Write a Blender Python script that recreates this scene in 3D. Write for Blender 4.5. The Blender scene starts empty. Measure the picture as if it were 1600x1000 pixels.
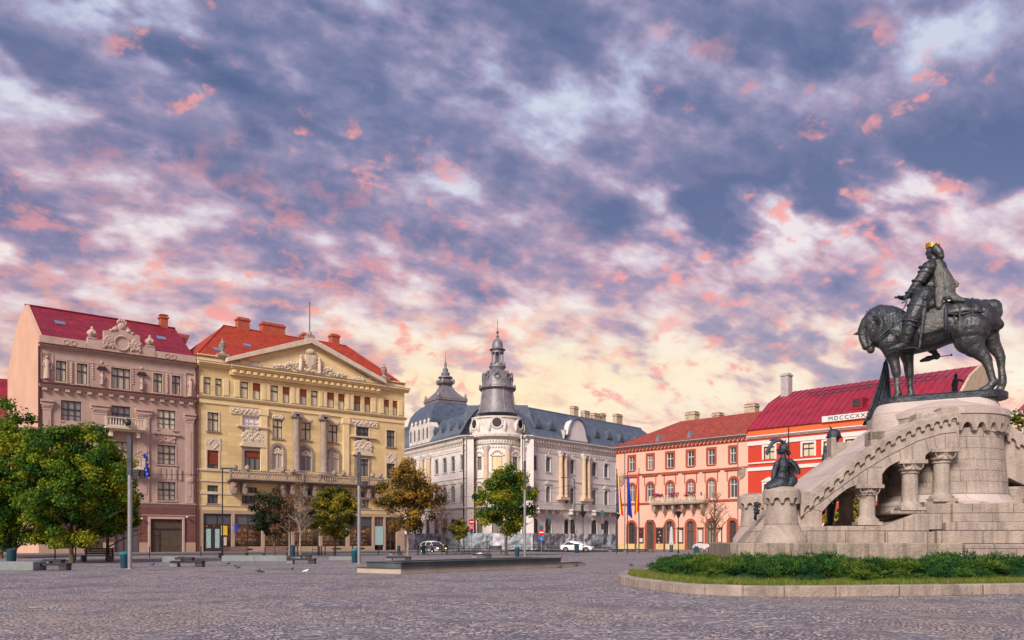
import bpy, bmesh, math, random
import numpy as np
from mathutils import Vector, Matrix
from mathutils import noise as mnoise
R = math.radians
random.seed(7); np.random.seed(7)
SC = bpy.context.scene
COL = SC.collection

# ------------------------------------------------------------------ camera
EYE = 1.5
cam = bpy.data.cameras.new("camera"); co = bpy.data.objects.new("camera", cam); COL.objects.link(co)
co.location = (0, 0, EYE); co.rotation_euler = (R(90), 0, 0)
cam.sensor_width = 36; cam.lens = 29.25; cam.shift_y = 0.2156
cam.clip_start = 0.1; cam.clip_end = 3000
SC.camera = co

# ------------------------------------------------------------------ sky
SUN_EL, SUN_AZ = R(33), R(-155)      # soft glow from behind and left of the photographer (azimuth from +Y, clockwise)
w = bpy.data.worlds.new("World"); SC.world = w; w.use_nodes = True
nt = w.node_tree; nt.nodes.clear()
class N:
    def __init__(s, tree): s.t = tree
    def new(s, typ, **kw):
        n = s.t.nodes.new(typ)
        for k, v in kw.items(): setattr(n, k, v)
        return n
    def put(s, sock, v):
        if isinstance(v, bpy.types.NodeSocket): s.t.links.new(v, sock)
        elif v is not None:
            try: sock.default_value = v
            except Exception: sock.default_value = tuple(v) + (1,)
    def m(s, op, a, b=None, c=None, clamp=False):
        n = s.new('ShaderNodeMath', operation=op); n.use_clamp = clamp
        s.put(n.inputs[0], a); s.put(n.inputs[1], b)
        if c is not None: s.put(n.inputs[2], c)
        return n.outputs[0]
    def mix(s, f, a, b, blend='MIX'):
        n = s.new('ShaderNodeMix', data_type='RGBA', blend_type=blend); n.clamp_factor = True
        s.put(n.inputs[0], f); s.put(n.inputs[6], a); s.put(n.inputs[7], b)
        return n.outputs[2]
    def noise(s, vec, scale, detail=4, rough=.5, dist=0):
        n = s.new('ShaderNodeTexNoise'); s.put(n.inputs['Vector'], vec)
        n.inputs['Scale'].default_value = scale; n.inputs['Detail'].default_value = detail
        n.inputs['Roughness'].default_value = rough; n.inputs['Distortion'].default_value = dist
        return n.outputs['Fac']
    def ramp(s, f, stops, interp='LINEAR'):
        n = s.new('ShaderNodeValToRGB'); cr = n.color_ramp; cr.interpolation = interp
        while len(cr.elements) < len(stops): cr.elements.new(.5)
        for e, (p, c) in zip(cr.elements, stops):
            e.position = p; e.color = tuple(c) + (1,) if len(c) == 3 else c
        s.put(n.inputs[0], f); return n.outputs[0]
    def smooth(s, x, a, b):
        n = s.new('ShaderNodeMapRange', interpolation_type='SMOOTHSTEP')
        s.put(n.inputs[0], x); n.inputs[1].default_value = a; n.inputs[2].default_value = b
        return n.outputs[0]
    def xyz(s, x, y, z=0):
        n = s.new('ShaderNodeCombineXYZ'); s.put(n.inputs[0], x); s.put(n.inputs[1], y); s.put(n.inputs[2], z); return n.outputs[0]
    def sep(s, v):
        n = s.new('ShaderNodeSeparateXYZ'); s.put(n.inputs[0], v); return n.outputs
def srgb(r, g, b):
    return tuple(((c/255)/12.92 if c/255 <= .04045 else ((c/255+.055)/1.055)**2.4) for c in (r, g, b))
n = N(nt)
tc = n.new('ShaderNodeTexCoord'); d = n.sep(tc.outputs['Generated'])
zc = n.m('ADD', n.m('MAXIMUM', d[2], 0.0), 0.48)
PX = n.m('DIVIDE', d[0], zc); PY = n.m('DIVIDE', d[1], zc)
a0 = R(-22)
qx = n.m('SUBTRACT', n.m('MULTIPLY', PX, math.cos(a0)), n.m('MULTIPLY', PY, math.sin(a0)))
qy = n.m('ADD', n.m('MULTIPLY', PX, math.sin(a0)), n.m('MULTIPLY', PY, math.cos(a0)))
vec = n.xyz(n.m('MULTIPLY', qx, .72), n.m('MULTIPLY', qy, 1.0), 5.1)
nA = n.noise(vec, 3.4, 2, .5, .1)
nB = n.noise(vec, 12.5, 4, .48, .15)
nC = n.noise(vec, 34.0, 4, .58, .1)
nE = n.noise(n.xyz(qx, qy, 8.3), 20.0, 4, .6, .2)
az = n.m('ARCTAN2', d[0], d[1]); el = n.m('ARCSINE', d[2])
wob = n.m('MULTIPLY', n.m('SUBTRACT', nB, .5), .22)
def blob(px, py, sx, sy, slope=0.0, wb=1.0):
    t = (px-800)/1300; a = math.atan(t); e = math.atan((845-py)/1300/math.sqrt(1+t*t))
    sx /= 1300; sy /= 1300
    da = n.m('SUBTRACT', az, a); de = n.m('ADD', n.m('SUBTRACT', el, e), n.m('MULTIPLY', da, slope))
    de = n.m('ADD', de, n.m('MULTIPLY', wob, wb)); da = n.m('ADD', da, wob)
    q = n.m('ADD', n.m('POWER', n.m('DIVIDE', n.m('ABSOLUTE', da), sx), 2.0), n.m('POWER', n.m('DIVIDE', n.m('ABSOLUTE', de), sy), 2.0))
    return n.m('EXPONENT', n.m('MULTIPLY', q, -1.0))
D = n.m('ADD', n.m('MULTIPLY', nA, .10), n.m('ADD', n.m('MULTIPLY', nB, .78), n.m('MULTIPLY', nC, .28)))   # mean ~ .56
calm = n.m('SUBTRACT', 1.0, n.m('MULTIPLY', n.m('SUBTRACT', 1.0, n.smooth(el, .06, .26)), .25))
D = n.m('ADD', n.m('MULTIPLY', n.m('SUBTRACT', D, .58), calm), .585)
for (px, py, sx, sy, k, sl) in [(1440, 245, 360, 62, .22, -.08), (1130, 285, 150, 36, .12, 0), (200, 190, 300, 45, .08, .25), (60, 90, 130, 45, .06, .3),
        (640, 215, 220, 40, .05, .15), (60, 300, 240, 50, .05, .1), (420, 70, 160, 60, .06, .3), (1500, 470, 220, 60, .04, 0), (1000, 60, 220, 50, .05, 0), (760, 420, 260, 40, .03, .1),
        (830, 612, 430, 45, -.10, 0), (1180, 405, 210, 55, -.11, -.1), (1370, 110, 170, 45, -.06, .2), (120, 25, 150, 22, -.11, .3), (1560, 340, 90, 30, -.07, 0),
        (560, 15, 160, 25, -.07, .1), (760, 155, 120, 35, -.08, .2), (300, 265, 80, 18, -.08, .3), (30, 480, 120, 40, -.05, 0), (1180, 640, 300, 40, -.04, 0), (420, 430, 300, 60, -.02, 0),
        (648, 640, 50, 24, .17, 0), (840, 612, 55, 14, .09, -.2), (1010, 655, 60, 16, .08, 0)]:
    D = n.m('ADD', D, n.m('MULTIPLY', blob(px, py, sx, sy, sl), k))
# colour ramps: thin -> thick, at three heights above the horizon
hi = n.ramp(D, [(.43, srgb(208, 212, 230)), (.50, srgb(176, 178, 208)), (.555, srgb(158, 150, 182)), (.61, srgb(130, 130, 166)), (.68, srgb(106, 114, 152)), (.80, srgb(82, 96, 136))])
md = n.ramp(D, [(.43, srgb(246, 230, 228)), (.495, srgb(220, 198, 208)), (.55, srgb(204, 164, 178)), (.60, srgb(168, 146, 172)), (.68, srgb(134, 126, 160)), (.80, srgb(102, 108, 146))])
lo = n.ramp(D, [(.43, srgb(255, 246, 222)), (.52, srgb(255, 226, 194)), (.57, srgb(252, 194, 166)), (.62, srgb(222, 170, 172)), (.69, srgb(172, 146, 170)), (.80, srgb(136, 126, 158))])
eln = n.m('ADD', el, n.m('MULTIPLY', n.m('SUBTRACT', nA, .5), .12))
skyc = n.mix(n.smooth(eln, .12, .27), lo, md)
skyc = n.mix(n.smooth(eln, .28, .50), skyc, hi)
# a glow where the sun is about to come up, low in the middle of the view
g1 = blob(860, 610, 620, 90, 0, .35)
thin = n.m('SUBTRACT', 1.0, n.m('MULTIPLY', n.smooth(D, .52, .64), .75))
skyc = n.mix(n.m('MULTIPLY', n.m('MULTIPLY', g1, thin), .85), skyc, srgb(255, 238, 206))
g2 = blob(600, 530, 620, 60, .05, .6)
skyc = n.mix(n.m('MULTIPLY', n.m('MULTIPLY', g2, n.smooth(nE, .45, .62)), .50), skyc, srgb(255, 176, 130))
g3 = blob(680, 610, 420, 34, .0, .6)
skyc = n.mix(n.m('MULTIPLY', g3, .5), skyc, srgb(255, 226, 160))
# salmon where the light catches cloud edges
fl = n.m('MULTIPLY', n.smooth(nE, .54, .66), n.smooth(n.noise(n.xyz(PX, PY, 5.5), 4.6, 2, .5, .2), .45, .60))
fl = n.m('MULTIPLY', fl, n.m('SUBTRACT', 1.0, n.smooth(D, .62, .74)))
fl2 = n.m('MULTIPLY', n.m('MULTIPLY', n.smooth(nE, .46, .68), n.smooth(nB, .42, .56)), n.m('MULTIPLY', blob(420, 400, 520, 110, .05, .5), .9))
fl = n.m('MAXIMUM', fl, fl2)
skyc = n.mix(n.m('MULTIPLY', fl, .85), skyc, srgb(250, 160, 150))
# less colour away from the glow
nish = n.new('ShaderNodeTexSky', sky_type='NISHITA'); nish.sun_disc = False
nish.sun_elevation = SUN_EL; nish.sun_rotation = SUN_AZ
bgA = n.new('ShaderNodeBackground'); n.put(bgA.inputs[0], nish.outputs[0]); bgA.inputs[1].default_value = .010
bgB = n.new('ShaderNodeBackground'); n.put(bgB.inputs[0], skyc); bgB.inputs[1].default_value = .56
add = n.new('ShaderNodeAddShader'); nt.links.new(bgA.outputs[0], add.inputs[0]); nt.links.new(bgB.outputs[0], add.inputs[1])
out = n.new('ShaderNodeOutputWorld'); nt.links.new(add.outputs[0], out.inputs[0])

# ------------------------------------------------------------------ sun, exposure
sl = bpy.data.lights.new("sun", 'SUN'); sl.energy = 2.6; sl.angle = R(16); sl.color = (1.0, .90, .80)
so = bpy.data.objects.new("sun", sl); COL.objects.link(so)
sd = Vector((math.sin(SUN_AZ)*math.cos(SUN_EL), math.cos(SUN_AZ)*math.cos(SUN_EL), math.sin(SUN_EL)))
so.rotation_euler = (-sd).to_track_quat('-Z', 'Y').to_euler(); so.location = (-60, -60, 80)
SC.view_settings.view_transform = 'Standard'; SC.view_settings.look = 'None'
SC.view_settings.exposure = .75; SC.view_settings.gamma = 1
SC.cycles.use_denoising = True; SC.cycles.max_bounces = 6

# ------------------------------------------------------------------ helpers
class Frame:
    """a standing frame in the square: origin, yaw; at() turns a measured picture point into its (x, z) on the plane local y = y"""
    def __init__(s, ox, oy, oz, deg): s.o = (ox, oy, oz); s.a = R(deg); s.c = math.cos(s.a); s.s = math.sin(s.a)
    def at(s, px, py, y=0.0):
        t = (px-800)/1300
        x = (t*(s.o[1]+y*s.c)-(s.o[0]-y*s.s))/(s.c-t*s.s)
        Y = s.o[1]+x*s.s+y*s.c
        return x, EYE+(845-py)*Y/1300-s.o[2]
    def world(s, x, y, z=0): return (s.o[0]+x*s.c-y*s.s, s.o[1]+x*s.s+y*s.c, s.o[2]+z)
def gp(px, Y): return ((px-800)/1300*Y, Y)

def tag(o, label=None, cat=None, group=None, kind=None):
    if label: o['label'] = label
    if cat: o['category'] = cat
    if group: o['group'] = group
    if kind: o['kind'] = kind
    return o
def thing(name, label, cat, loc=(0, 0, 0), deg=0, group=None):
    o = bpy.data.objects.new(name, None); COL.objects.link(o); o.location = loc; o.rotation_euler = (0, 0, R(deg))
    o.empty_display_size = .3
    return tag(o, label, cat, group)
def copytree(o, parent=None):
    c = o.copy(); COL.objects.link(c)
    if parent: c.parent = parent; c.matrix_parent_inverse = o.matrix_parent_inverse
    for ch in list(o.children): copytree(ch, c)
    return c

class MB:
    def __init__(s): s.v = []; s.f = []; s.mi = []; s.cur = 0
    def quad(s, *pts):
        b = len(s.v); s.v += [tuple(p) for p in pts]; s.f.append(tuple(range(b, b+len(pts)))); s.mi.append(s.cur); return s
    def box(s, x0, x1, y0, y1, z0, z1):
        b = len(s.v)
        s.v += [(x0, y0, z0), (x1, y0, z0), (x1, y1, z0), (x0, y1, z0), (x0, y0, z1), (x1, y0, z1), (x1, y1, z1), (x0, y1, z1)]
        for q in ((0, 3, 2, 1), (4, 5, 6, 7), (0, 1, 5, 4), (1, 2, 6, 5), (2, 3, 7, 6), (3, 0, 4, 7)):
            s.f.append(tuple(b+i for i in q)); s.mi.append(s.cur)
        return s
    def prism(s, pts, y0, y1):
        """pts (x,z) outline extruded along y"""
        b = len(s.v); k = len(pts)
        s.v += [(x, y0, z) for x, z in pts]+[(x, y1, z) for x, z in pts]
        s.f.append(tuple(b+i for i in range(k))); s.f.append(tuple(b+k+i for i in reversed(range(k))))
        for i in range(k):
            j = (i+1) % k; s.f.append((b+i, b+k+i, b+k+j, b+j))
        s.mi += [s.cur]*(k+2); return s
    def slab(s, pts, z0, z1):
        """pts (x,y) outline extruded along z"""
        b = len(s.v); k = len(pts)
        s.v += [(x, y, z0) for x, y in pts]+[(x, y, z1) for x, y in pts]
        s.f.append(tuple(b+i for i in reversed(range(k)))); s.f.append(tuple(b+k+i for i in range(k)))
        for i in range(k):
            j = (i+1) % k; s.f.append((b+i, b+j, b+k+j, b+k+i))
        s.mi += [s.cur]*(k+2); return s
    def lathe(s, prof, c=(0, 0, 0), seg=16, a0=0, a1=360, sx=1, sy=1):
        full = (a1-a0) >= 360; m = seg if full else seg+1; b = len(s.v)
        for r, z in prof:
            for i in range(m):
                a = R(a0+(a1-a0)*i/seg); s.v.append((c[0]+r*math.cos(a)*sx, c[1]+r*math.sin(a)*sy, c[2]+z))
        for k in range(len(prof)-1):
            for i in range(seg):
                j = (i+1) % m if full else i+1
                s.f.append((b+k*m+i, b+k*m+j, b+(k+1)*m+j, b+(k+1)*m+i)); s.mi.append(s.cur)
        if full:
            if prof[0][0] > 1e-4: s.f.append(tuple(b+i for i in reversed(range(m)))); s.mi.append(s.cur)
            if prof[-1][0] > 1e-4: s.f.append(tuple(b+(len(prof)-1)*m+i for i in range(m))); s.mi.append(s.cur)
        return s
    def tube(s, pts, rad, seg=6, flat=1.0):
        pts = [Vector(p) for p in pts]; k = len(pts)
        if not hasattr(rad, '__len__'): rad = [rad]*k
        b = len(s.v); up = None
        for i, p in enumerate(pts):
            t = (pts[min(i+1, k-1)]-pts[max(i-1, 0)]).normalized()
            if up is None: up = Vector((0, 0, 1)) if abs(t.z) < .9 else Vector((1, 0, 0))
            x = t.cross(up).normalized(); y = x.cross(t); up = y
            for j in range(seg):
                a = 2*math.pi*j/seg; q = p+(x*math.cos(a)*flat+y*math.sin(a))*rad[i]; s.v.append(tuple(q))
        for i in range(k-1):
            for j in range(seg):
                l = (j+1) % seg; s.f.append((b+i*seg+j, b+i*seg+l, b+(i+1)*seg+l, b+(i+1)*seg+j)); s.mi.append(s.cur)
        s.f.append(tuple(b+j for j in reversed(range(seg)))); s.f.append(tuple(b+(k-1)*seg+j for j in range(seg))); s.mi += [s.cur]*2
        return s
    def ball(s, c, r, seg=10, rings=7, rot=None):
        if not hasattr(r, '__len__'): r = (r, r, r)
        b = len(s.v); c = Vector(c)
        for i in range(rings+1):
            th = math.pi*i/rings
            for j in range(seg):
                a = 2*math.pi*j/seg
                q = Vector((math.sin(th)*math.cos(a)*r[0], math.sin(th)*math.sin(a)*r[1], math.cos(th)*r[2]))
                if rot is not None: q = rot @ q
                s.v.append(tuple(c+q))
        for i in range(rings):
            for j in range(seg):
                l = (j+1) % seg; s.f.append((b+i*seg+j, b+(i+1)*seg+j, b+(i+1)*seg+l, b+i*seg+l)); s.mi.append(s.cur)
        return s
    def strip(s, A, B):
        b = len(s.v); s.v += [tuple(p) for p in A]+[tuple(p) for p in B]; k = len(A)
        for i in range(k-1): s.f.append((b+i, b+i+1, b+k+i+1, b+k+i)); s.mi.append(s.cur)
        return s
    def build(s, name, mats, parent=None, smooth=None, loc=None, deg=None, bevel=0, weld=False):
        me = bpy.data.meshes.new(name); me.from_pydata(s.v, [], s.f)
        if not isinstance(mats, (list, tuple)): mats = [mats]
        for m in mats: me.materials.append(m)
        if len(mats) > 1: me.polygons.foreach_set('material_index', s.mi)
        if weld:
            bm = bmesh.new(); bm.from_mesh(me); bmesh.ops.remove_doubles(bm, verts=bm.verts, dist=1e-4)
            bmesh.ops.recalc_face_normals(bm, faces=bm.faces); bm.to_mesh(me); bm.free()
        if smooth: me.shade_smooth(); me.set_sharp_from_angle(angle=R(smooth))
        me.update()
        o = bpy.data.objects.new(name, me); COL.objects.link(o)
        if parent: o.parent = parent
        if loc: o.location = loc
        if deg is not None: o.rotation_euler = (0, 0, R(deg))
        if bevel:
            mo = o.modifiers.new('bevel', 'BEVEL'); mo.width = bevel; mo.segments = 1; mo.limit_method = 'ANGLE'; mo.angle_limit = R(40)
        return o

# ------------------------------------------------------------------ materials
def mat(name, col, rough=.8, var=.15, vs=1.5, bump=.0, bs=20, metal=0, spec=.3, stain=0, stain_col=(.05, .05, .045), streak=0, joints=None, hue=None, cov=(.52, .75)):
    m = bpy.data.materials.new(name); m.use_nodes = True; t = m.node_tree; k = N(t)
    bs_ = t.nodes['Principled BSDF']; tcn = k.new('ShaderNodeTexCoord'); ob = tcn.outputs['Object']
    f = k.noise(ob, vs, 5, .6)
    dk = tuple(c*(1-var) for c in col); lt = tuple(min(1, c*(1+var)) for c in col)
    c = k.ramp(f, [(.3, dk), (.7, lt)])
    if hue:
        c = k.mix(k.smooth(k.noise(ob, vs*2.7, 3, .5), .45, .65), c, hue)
    if stain:
        c = k.mix(k.m('MULTIPLY', k.smooth(k.noise(ob, vs*.6, 7, .68), .50, .72), stain), c, stain_col)
    if streak:
        p = k.sep(ob); v = k.xyz(k.m('MULTIPLY', k.m('ADD', p[0], p[1]), 3.0), k.m('MULTIPLY', p[2], .25))
        c = k.mix(k.m('MULTIPLY', k.smooth(k.noise(v, 1.3, 5, .65), *cov), streak), c, stain_col)
    hgt = None
    if joints:
        bw, bh, jc = joints
        p = k.sep(ob); v = k.xyz(k.m('ADD', p[0], p[1]), p[2])
        br = k.new('ShaderNodeTexBrick'); k.put(br.inputs['Vector'], v); br.inputs['Scale'].default_value = 1
        br.inputs['Brick Width'].default_value = bw; br.inputs['Row Height'].default_value = bh; br.inputs['Mortar Size'].default_value = .012 if bw > .5 else .006
        br.inputs['Color1'].default_value = (1, 1, 1, 1); br.inputs['Color2'].default_value = (.82, .8, .78, 1); br.inputs['Mortar'].default_value = (*jc, 1)
        c = k.mix(1.0, c, br.outputs['Color'], 'MULTIPLY'); hgt = k.m('MULTIPLY', br.outputs['Fac'], -1.5)
    k.put(bs_.inputs['Base Color'], c)
    rr = k.m('ADD', k.m('MULTIPLY', k.m('SUBTRACT', f, .5), .3), rough, clamp=True); k.put(bs_.inputs['Roughness'], rr)
    bs_.inputs['Metallic'].default_value = metal
    bs_.inputs['Specular IOR Level'].default_value = spec
    if bump or hgt is not None:
        h = k.m('MULTIPLY', k.noise(ob, bs, 5, .6), max(bump, .05)*4)
        if hgt is not None: h = k.m('ADD', h, hgt)
        b = k.new('ShaderNodeBump'); b.inputs['Strength'].default_value = .6; b.inputs['Distance'].default_value = .02
        k.put(b.inputs['Height'], h); t.links.new(b.outputs[0], bs_.inputs['Normal'])
    return m
def glass_mat(name, stops, rough=.08):
    m = bpy.data.materials.new(name); m.use_nodes = True; t = m.node_tree; k = N(t); b = t.nodes['Principled BSDF']
    oi = k.new('ShaderNodeObjectInfo'); c = k.ramp(oi.outputs['Random'], stops, 'CONSTANT')
    tcn = k.new('ShaderNodeTexCoord'); p = k.sep(tcn.outputs['Object'])
    v = k.xyz(k.m('MULTIPLY', p[0], 14), p[1], k.m('MULTIPLY', p[2], 1.2))
    c = k.mix(k.m('MULTIPLY', k.noise(v, 1.0, 2, .5), .55), c, (.12, .11, .10, 1))     # darker streaks paint in the shading of curtain folds
    k.put(b.inputs['Base Color'], c); b.inputs['Roughness'].default_value = rough
    b.inputs['Specular IOR Level'].default_value = .5; b.inputs['IOR'].default_value = 1.45
    return m
def leaf_mat(name, col, tr=.3):
    m = bpy.data.materials.new(name); m.use_nodes = True; t = m.node_tree; k = N(t); t.nodes.remove(t.nodes['Principled BSDF'])
    tcn = k.new('ShaderNodeTexCoord'); f = k.noise(tcn.outputs['Object'], 3.0, 3, .6)
    c = k.ramp(f, [(.3, tuple(x*.6 for x in col)), (.7, tuple(x*1.35 for x in col))])
    a = k.new('ShaderNodeBsdfDiffuse'); b = k.new('ShaderNodeBsdfTranslucent'); k.put(a.inputs[0], c); k.put(b.inputs[0], c)
    mx = k.new('ShaderNodeMixShader'); mx.inputs[0].default_value = tr; t.links.new(a.outputs[0], mx.inputs[1]); t.links.new(b.outputs[0], mx.inputs[2])
    t.links.new(mx.outputs[0], t.nodes['Material Output'].inputs[0]); return m
def emit_mat(name, col, s):
    m = bpy.data.materials.new(name); m.use_nodes = True; b = m.node_tree.nodes['Principled BSDF']
    b.inputs['Base Color'].default_value = (*col, 1); b.inputs['Emission Color'].default_value = (*col, 1); b.inputs['Emission Strength'].default_value = s; return m
M = {}
M['rose'] = mat('rose plaster', (.46, .32, .265), .85, .12, .4, .2, 8, streak=.25, stain_col=(.2, .11, .09))
M['rose_trim'] = mat('rose pale trim', (.52, .37, .31), .85, .12, 1.2, .4, 9, stain=.25, stain_col=(.2, .13, .11))
M['maroon'] = mat('maroon stone', (.20, .085, .075), .8, .15, 1, .2, 10, joints=(1.2, .4, (.6, .5, .5)))
M['maroon_trim'] = mat('dark red flashing', (.11, .03, .03), .6, .2, 2)
M['gable'] = mat('peach gable render', (.62, .38, .27), .9, .10, .25, .2, 6, streak=.15, stain_col=(.36, .22, .16))
M['red_sheet'] = mat('crimson roof sheets', (.27, .018, .035), .5, .30, .8, .5, 3, joints=(1.1, .8, (.42, .36, .36)), stain=.35, stain_col=(.14, .02, .035), hue=(.22, .012, .03))
M['orange_tile'] = mat('orange roof tiles', (.44, .055, .022), .75, .30, 1.2, .8, 6, joints=(.42, .36, (.45, .4, .4)), stain=.45, stain_col=(.22, .045, .03), hue=(.36, .04, .02))
M['brown_tile'] = mat('old brown roof tiles', (.33, .065, .045), .8, .25, 1.5, .5, 6, joints=(.4, .38, (.6, .55, .55)), stain=.4, stain_col=(.16, .06, .05))
M['seam_red'] = mat('standing seam crimson roof', (.30, .014, .032), .36, .3, .6, .4, 2, spec=.6, stain=.35, stain_col=(.16, .02, .045))
M['yellow'] = mat('yellow plaster', (.78, .59, .29), .85, .08, .35, .1, 8, streak=.12, stain_col=(.36, .24, .1), joints=(2.6, .62, (.82, .78, .74)))
M['yellow_trim'] = mat('yellow moulding', (.80, .62, .34), .85, .08, .8, .2, 8, stain=.15, stain_col=(.3, .2, .12))
M['cream_trim'] = mat('cream stone trim', (.66, .55, .42), .85, .12, 1.5, .3, 10, stain=.3, stain_col=(.26, .2, .17))
M['greystone'] = mat('weathered grey stone', (.33, .26, .22), .9, .22, 2, .5, 10, stain=.45, stain_col=(.1, .085, .08))
M['beige'] = mat('beige shop stone', (.44, .31, .22), .85, .12, 1.2, .2, 10, streak=.15, stain_col=(.2, .15, .12))
M['hotel'] = mat('ivory plaster', (.74, .69, .645), .85, .10, .4, .2, 8, streak=.25, stain_col=(.28, .23, .22))
M['hotel_trim'] = mat('pale stucco ornament', (.68, .63, .58), .85, .15, 1.5, .5, 7, stain=.45, stain_col=(.22, .18, .17))
M['ochre'] = mat('ochre column', (.62, .46, .31), .85, .10, 1.2, .2, 10)
M['slate'] = mat('blue grey zinc roof', (.075, .10, .145), .42, .35, .9, .2, 5, spec=.6, streak=.35, stain_col=(.19, .20, .25))
M['zinc'] = mat('weathered zinc', (.20, .185, .20), .5, .3, 1.2, .4, 5, spec=.6, stain=.5, stain_col=(.07, .07, .09), metal=.2)
M['pink'] = mat('salmon plaster', (.80, .46, .345), .85, .06, .4, .1, 8, streak=.06, stain_col=(.45, .2, .15))
M['pinkbase'] = mat('yellow plinth', (.66, .46, .22), .85, .1, .8)
M['brick'] = mat('brick red trim', (.36, .085, .05), .8, .12, 1)
M['red'] = mat('scarlet plaster', (.56, .055, .028), .8, .08, .4, .1, 8)
M['orange'] = mat('orange plaster', (.72, .14, .045), .8, .06, .4)
M['white'] = mat('white plaster', (.72, .66, .62), .8, .08, 1.5, .1, 8)
M['frame_dark'] = mat('dark window timber', (.05, .035, .04), .5, .2, 3)
M['frame_blue'] = mat('blue grey window timber', (.035, .05, .09), .5, .2, 3)
M['frame_white'] = mat('white window timber', (.62, .60, .60), .5, .08, 3)
M['frame_grey'] = mat('grey window timber', (.22, .25, .27), .5, .1, 3)
M['pane_cream'] = glass_mat('glass with pale curtains', [(0, (.78, .68, .46)), (.35, (.60, .50, .38)), (.6, (.84, .74, .48)), (.88, (.20, .18, .19))])
M['pane_dark'] = glass_mat('dark glass', [(0, (.03, .035, .05)), (.4, (.10, .10, .12)), (.7, (.05, .06, .08)), (.9, (.3, .26, .22))])
M['pane_mix'] = glass_mat('glass half curtained', [(0, (.06, .07, .09)), (.3, (.20, .20, .20)), (.55, (.10, .11, .13)), (.8, (.34, .31, .26))])
M['shutter'] = mat('rust roller blind', (.28, .06, .03), .7, .12, 2, joints=(9, .09, (.6, .6, .6)))
M['white_pane'] = mat('white lit pane', (.82, .74, .74), .6, .05, 2)  # white colour paints in the look of a lit window; no emission
M['metal_door'] = mat('brown metal gate', (.12, .085, .06), .55, .25, 2, .4, 12, joints=(.25, .12, (.55, .5, .5)))
M['iron'] = mat('black iron', (.02, .025, .03), .5, .3, 5, .1, 20, metal=.3, spec=.5)
M['galv'] = mat('grey painted steel', (.30, .31, .33), .42, .10, 3, .05, 10, metal=.5, spec=.5)
M['dark_steel'] = mat('dark steel', (.06, .065, .075), .45, .2, 3, metal=.5)
M['chimney'] = mat('chimney plaster', (.52, .42, .30), .9, .2, 2, .4, 8, stain=.5, stain_col=(.16, .12, .1))
M['chimney_red'] = mat('red chimney', (.42, .10, .06), .85, .2, 2, .3, 8, stain=.2)
M['chimney_grey'] = mat('grey chimney', (.42, .38, .38), .85, .15, 2, .3, 8)
M['stone'] = mat('monument limestone', (.44, .365, .31), .85, .20, 1.3, 1.3, 14, stain=.60, stain_col=(.17, .14, .125), streak=.36, cov=(.44, .64))
M['stone_joint'] = mat('monument limestone blocks', (.43, .355, .30), .85, .22, 1.1, 1.3, 14, stain=.60, stain_col=(.16, .135, .12), streak=.50, joints=(1.35, .62, (.40, .36, .34)), cov=(.44, .64))
M['stone_pale'] = mat('skylit pale limestone', (.56, .48, .43), .8, .10, 1.0, .8, 14, stain=.35, stain_col=(.34, .28, .25), joints=(1.7, .8, (.6, .55, .55)))  # paler limestone: skylight on the ramp and platform tops put into the colour
M['stone_mossy'] = mat('mossy limestone plinth', (.38, .31, .255), .9, .22, 1.2, 1.4, 12, stain=.65, stain_col=(.12, .12, .085), streak=.65, joints=(1.9, 2.6, (.5, .45, .42)), cov=(.44, .64))
M['joint'] = mat('dark joint mortar', (.12, .10, .09), .95, .1)  # dark mortar colour for block joints, drum core and kerb bedding
M['bronze'] = mat('patinated bronze', (.044, .044, .053), .34, .5, 2.2, 1.0, 7, metal=.4, spec=.7, stain=.7, stain_col=(.185, .175, .15), streak=.55, hue=(.036, .052, .050))
M['bronze_dark'] = mat('dark bronze', (.032, .042, .055), .40, .45, 2.5, 1.2, 9, metal=.4, spec=.6, stain=.6, stain_col=(.11, .125, .135), streak=.4)
M['bronze_pale'] = mat('rubbed pale bronze', (.105, .105, .10), .45, .45, 2.6, 1.6, 8, metal=.3, spec=.6, stain=.6, stain_col=(.06, .085, .08), streak=.5, hue=(.16, .15, .13))
M['gold'] = mat('gilded crown', (.70, .40, .05), .3, .2, 6, metal=.9)
M['kerb'] = mat('kerb limestone', (.37, .30, .25), .9, .25, 1.4, 1.2, 12, stain=.7, stain_col=(.15, .13, .12), streak=.35, cov=(.44, .64))
M['kerbjoint'] = M['joint']
M['basin_light'] = mat('light step stone', (.46, .38, .30), .85, .15, 1, .5, 12, stain=.3, stain_col=(.2, .17, .14))
M['basin_dark'] = mat('wet dark basin stone', (.065, .085, .085), .45, .35, 1.5, .5, 10, stain=.4, stain_col=(.17, .18, .16), spec=.5)
M['concrete'] = mat('pale concrete', (.23, .255, .255), .85, .12, 2, .3, 15, stain=.2)
M['bench_wood'] = mat('dark bench slats', (.035, .03, .035), .6, .3, 5, .2, 20)
M['bench_brown'] = mat('brown bench slats', (.13, .07, .06), .6, .3, 5, .2, 20)
M['bin'] = mat('dark teal bin', (.02, .07, .10), .45, .2, 3)
M['bin_lid'] = mat('turquoise bin lid', (.02, .20, .22), .45, .1, 3)
M['trunk'] = mat('bark', (.11, .075, .055), .95, .35, 4, 1.0, 12)
M['trunk_pale'] = mat('pale bark', (.30, .24, .19), .95, .35, 3, .8, 10, stain=.4)
M['tarp'] = mat('grey construction netting', (.24, .28, .31), .55, .5, 1.1, 2.2, 2.2, stain=.7, stain_col=(.06, .09, .10), spec=.5, hue=(.40, .42, .46))
M['tarp_white'] = mat('white plastic sheet', (.50, .48, .54), .5, .25, 1.2, 2.0, 2.2, spec=.5, stain=.4, stain_col=(.22, .24, .28))
M['carwhite'] = mat('white car paint', (.78, .78, .80), .35, .03, 1, spec=.8)
M['carglass'] = mat('dark car glass', (.02, .025, .03), .08, .1, 1, spec=1)
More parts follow.
